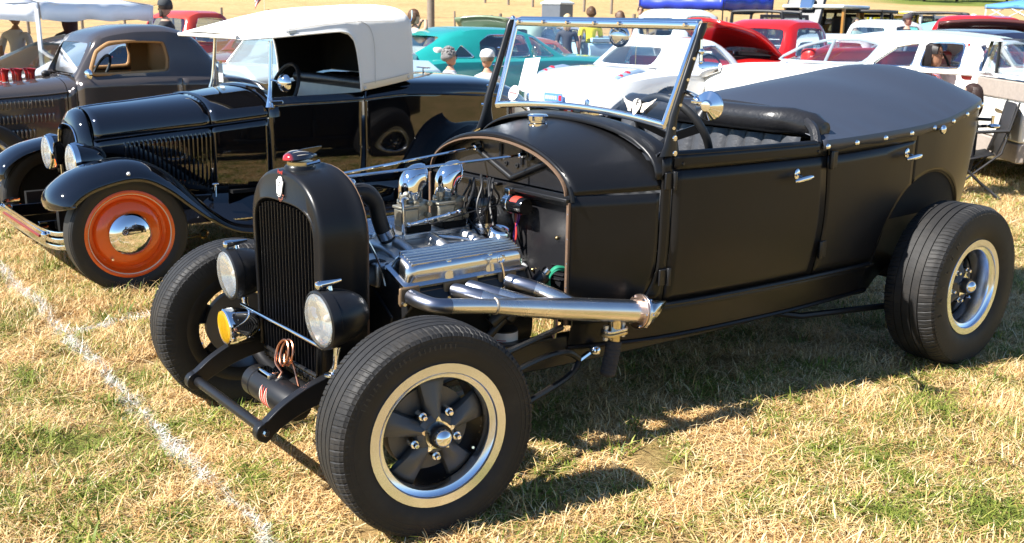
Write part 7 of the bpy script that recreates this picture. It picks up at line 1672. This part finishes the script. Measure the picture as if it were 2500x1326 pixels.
    hd.loft(rows, True, True, True); hdo = hd.obj('head', SK, T)
    M().loft([[(x, w*math.cos(a), hz+zz+w*.5*math.sin(a)) for a in lin(0, 2*PI, 9)[:-1]] for x, w, zz in ((-.085, .010, .012), (-.098, .012, -.010), (-.108, .015, -.030), (-.090, .012, -.040))], True, True, True).obj('nose', SK, hdo)
    for s in (-1, 1):
        M().sph((-.005, s*.078, hz-.01), (.018, .008, .028), 10, 8).obj('ear', SK, hdo); M().sph((-.084, s*.030, hz+.012), (.008, .013, .007), 10, 6).obj('eye', mat('eye', (.03, .02, .02), .2), hdo); M().box((-.086, s*.031, hz+.030), (.008, .030, .006)).obj('eyebrow', HR, hdo)
    M().sph((-.083, 0, hz-.062), (.006, .024, .007), 10, 6).obj('mouth', mat('lips', (.35, .11, .10), .5), hdo)
    if not cap or long_hair or curly:
        hm = M(); rows = []
        for i in range(11):
            f = i/10; a0 = PI*.5*f*1.12; rows.append([(.012+.106*math.sin(a0)*math.cos(t) if not (math.cos(t) < -.2 and f > .55) else .012-.09*math.sin(PI*.32), .086*math.sin(a0)*math.sin(t), hz+.025+.112*math.cos(a0)) for t in lin(0, 2*PI, 25)[:-1]])
        hm.loft(rows, True)
        for t in range(24):   # fall of hair round the back
            a = lin(-PI*.53, PI*.53, 24)[t]; ln = hairlen*(.75+.35*math.cos(a)+.12*math.sin(t*5.1)) if long_hair else .05+.04*math.cos(a)
            p0 = Vector((.012+.094*math.cos(a), .078*math.sin(a), hz+.02)); hm.tube(cr([p0+Vector((-.02*math.cos(a), -.018*math.sin(a), .075)), p0, p0+Vector((.01*math.cos(a), .004*math.sin(a), -ln*.55)), p0+Vector((-.035*math.cos(a), -.025*math.sin(a)+.008*math.sin(t*3), -ln))], 3), [.010, .014, .016, .017, .017, .017, .016, .014, .010, .003], 6)
        if curly:
            rg = random.Random(3)
            for k in range(90):
                a, e = rg.uniform(0, 2*PI), rg.uniform(.1, PI*.55); p = Vector((.015+.10*math.sin(e)*math.cos(a), .086*math.sin(e)*math.sin(a), hz+.03+.108*math.cos(e)))
                if p.x > -.06: hm.sph(p, rg.uniform(.012, .02), 6, 5)
        hm.obj('hair', HR, T)
    if cap is not None:
        CM = mat('cap %.2f' % cap[0], cap, .8, var=.08); cm = M().lathe([(.104, 0), (.106, .02), (.098, .06), (.075, .095), (.03, .112), (0, .114)], (.0, 0, hz+.028), (0, 0, 1), 24); cm.loft([[(-.085-.09*q*math.cos(a), .085*math.sin(a), hz+.036-.012*q*math.cos(a)**2) for q in lin(0, 1, 4)] for a in lin(-PI*.46, PI*.46, 13)], False); cm.obj('cap', CM, T)
        if not long_hair and not curly: M().lathe([(.088, -.03), (.098, .0), (.1, .03)], (.012, 0, hz+.0), (0, 0, 1), 20, R(40), R(320)).obj('hair', HR, T)
    if beard: M().loft([[(x+.03-.10*abs(math.cos(t)) if False else -.02-.072*math.cos(t), .068*math.sin(t), hz+zz) for t in lin(-PI*.48, PI*.48, 11)] for x, zz in ((0, -.02), (0, -.06), (0, -.10), (0, -.135))], False).obj('beard', mat('beard', beard, .8, bump=.6, bs=120), hdo, sol=.02)
    if glasses:
        for s in (-1, 1): M().sph((-.093, s*.032, hz+.012), (.006, .024, .017), 10, 6).obj('sunglasses', mat('dark lens', (.01, .01, .01), .1), hdo)
    return T
def pp(x, d): p = px(x, d); return (p[0], p[1], p[2])
AW, LF, RT, TO = R(-90), R(0), R(180), R(90)     # faces away, left, right, towards the viewer
person('bearded man in a black cap and black shirt behind the taupe coupe', pp(407, 13.4), LF, 1.53, (.015, .015, .018), cap=(.03, .035, .04), beard=(.03, .018, .012), hair=(.03, .02, .015))
person('man in a pale grey t-shirt seen from behind under the white awning', pp(38, 12.6), AW, 1.40, (.62, .65, .72), (.02, .02, .03), hair=(.12, .07, .04))
person('woman with long dark red hair under the white awning', pp(172, 11.4), AW+R(30), 1.42, (.03, .02, .03), hair=(.05, .008, .012), long_hair=True, hairlen=.34)
person('blonde woman with straight hair seen through the taupe coupe window', pp(292, 11.2), AW, 1.26, (.12, .16, .28), hair=(.42, .28, .14), long_hair=True, hairlen=.36)
person('woman in a white top shading her eyes with raised arms', pp(1012, 15.2), RT+R(20), 1.47, (.75, .75, .75), hair=(.10, .045, .02), pose='arms_up', sleeves=False, long_hair=True, hairlen=.16)
person('man with curly grey hair and sunglasses by the teal coupe', pp(1098, 9.6), RT+R(25), 1.12, (.5, .52, .56), hair=(.20, .19, .185), curly=True, glasses=True, skin=(.48, .25, .17))
person('man in a white baseball cap with his back to the camera', pp(1190, 9.3), AW+R(20), 1.11, (.75, .75, .76), cap=(.78, .77, .75), hair=(.2, .16, .12), skin=(.50, .27, .18))
person('blonde woman in a black t-shirt walking behind the teal coupe', pp(1385, 18.5), AW+R(-10), 1.47, (.025, .03, .045), (.10, .12, .17), hair=(.55, .40, .22), long_hair=True, hairlen=.22, pose='walk')
person('man in a bright yellow t-shirt walking away', pp(1442, 18.8), AW+R(10), 1.60, (.78, .68, .02), (.09, .10, .12), hair=(.09, .045, .02), pose='walk')
person('young man in a white t-shirt behind the white sports car', pp(1512, 19), AW+R(25), 1.53, (.66, .70, .78), (.05, .06, .10), hair=(.10, .05, .025), pose='walk')
person('man in a black t-shirt near the blue canopy', pp(1562, 30), TO, 1.66, (.012, .012, .015), hair=(.05, .03, .02))
person('woman in an orange flowered top sitting in the ivory sedan', (carpos(8.12, 2.58)[0], carpos(8.12, 2.58)[1], -.03), NOSE_V+R(12), 1.62, (.62, .10, .02), (.3, .05, .05), hair=(.012, .008, .008), skin=(.34, .17, .10), pose='sit', sleeves=False, long_hair=True, hairlen=.30, dress=(.35, .38, .60))
person('woman with brown hair sitting in the black folding chair', (px(2384, 8.72)[0], 8.72, -.13), R(-14), 1.36, (.015, .015, .018), (.02, .02, .025), hair=(.03, .013, .009), pose='sit', long_hair=True, hairlen=.24)
person('man in a black t-shirt and cap by the white pickup', pp(2212, 19.5), LF+R(180), 1.52, (.012, .012, .015), cap=(.05, .045, .05), hair=(.03, .02, .02))
person('man in a white cap walking past the red pickup', pp(2372, 27), RT, 1.62, (.04, .05, .06), cap=(.75, .74, .72), pose='walk')
person('person in a pale green shirt by the bronze off roader', pp(2088, 22), TO, 1.45, (.45, .55, .48), hair=(.05, .04, .03))
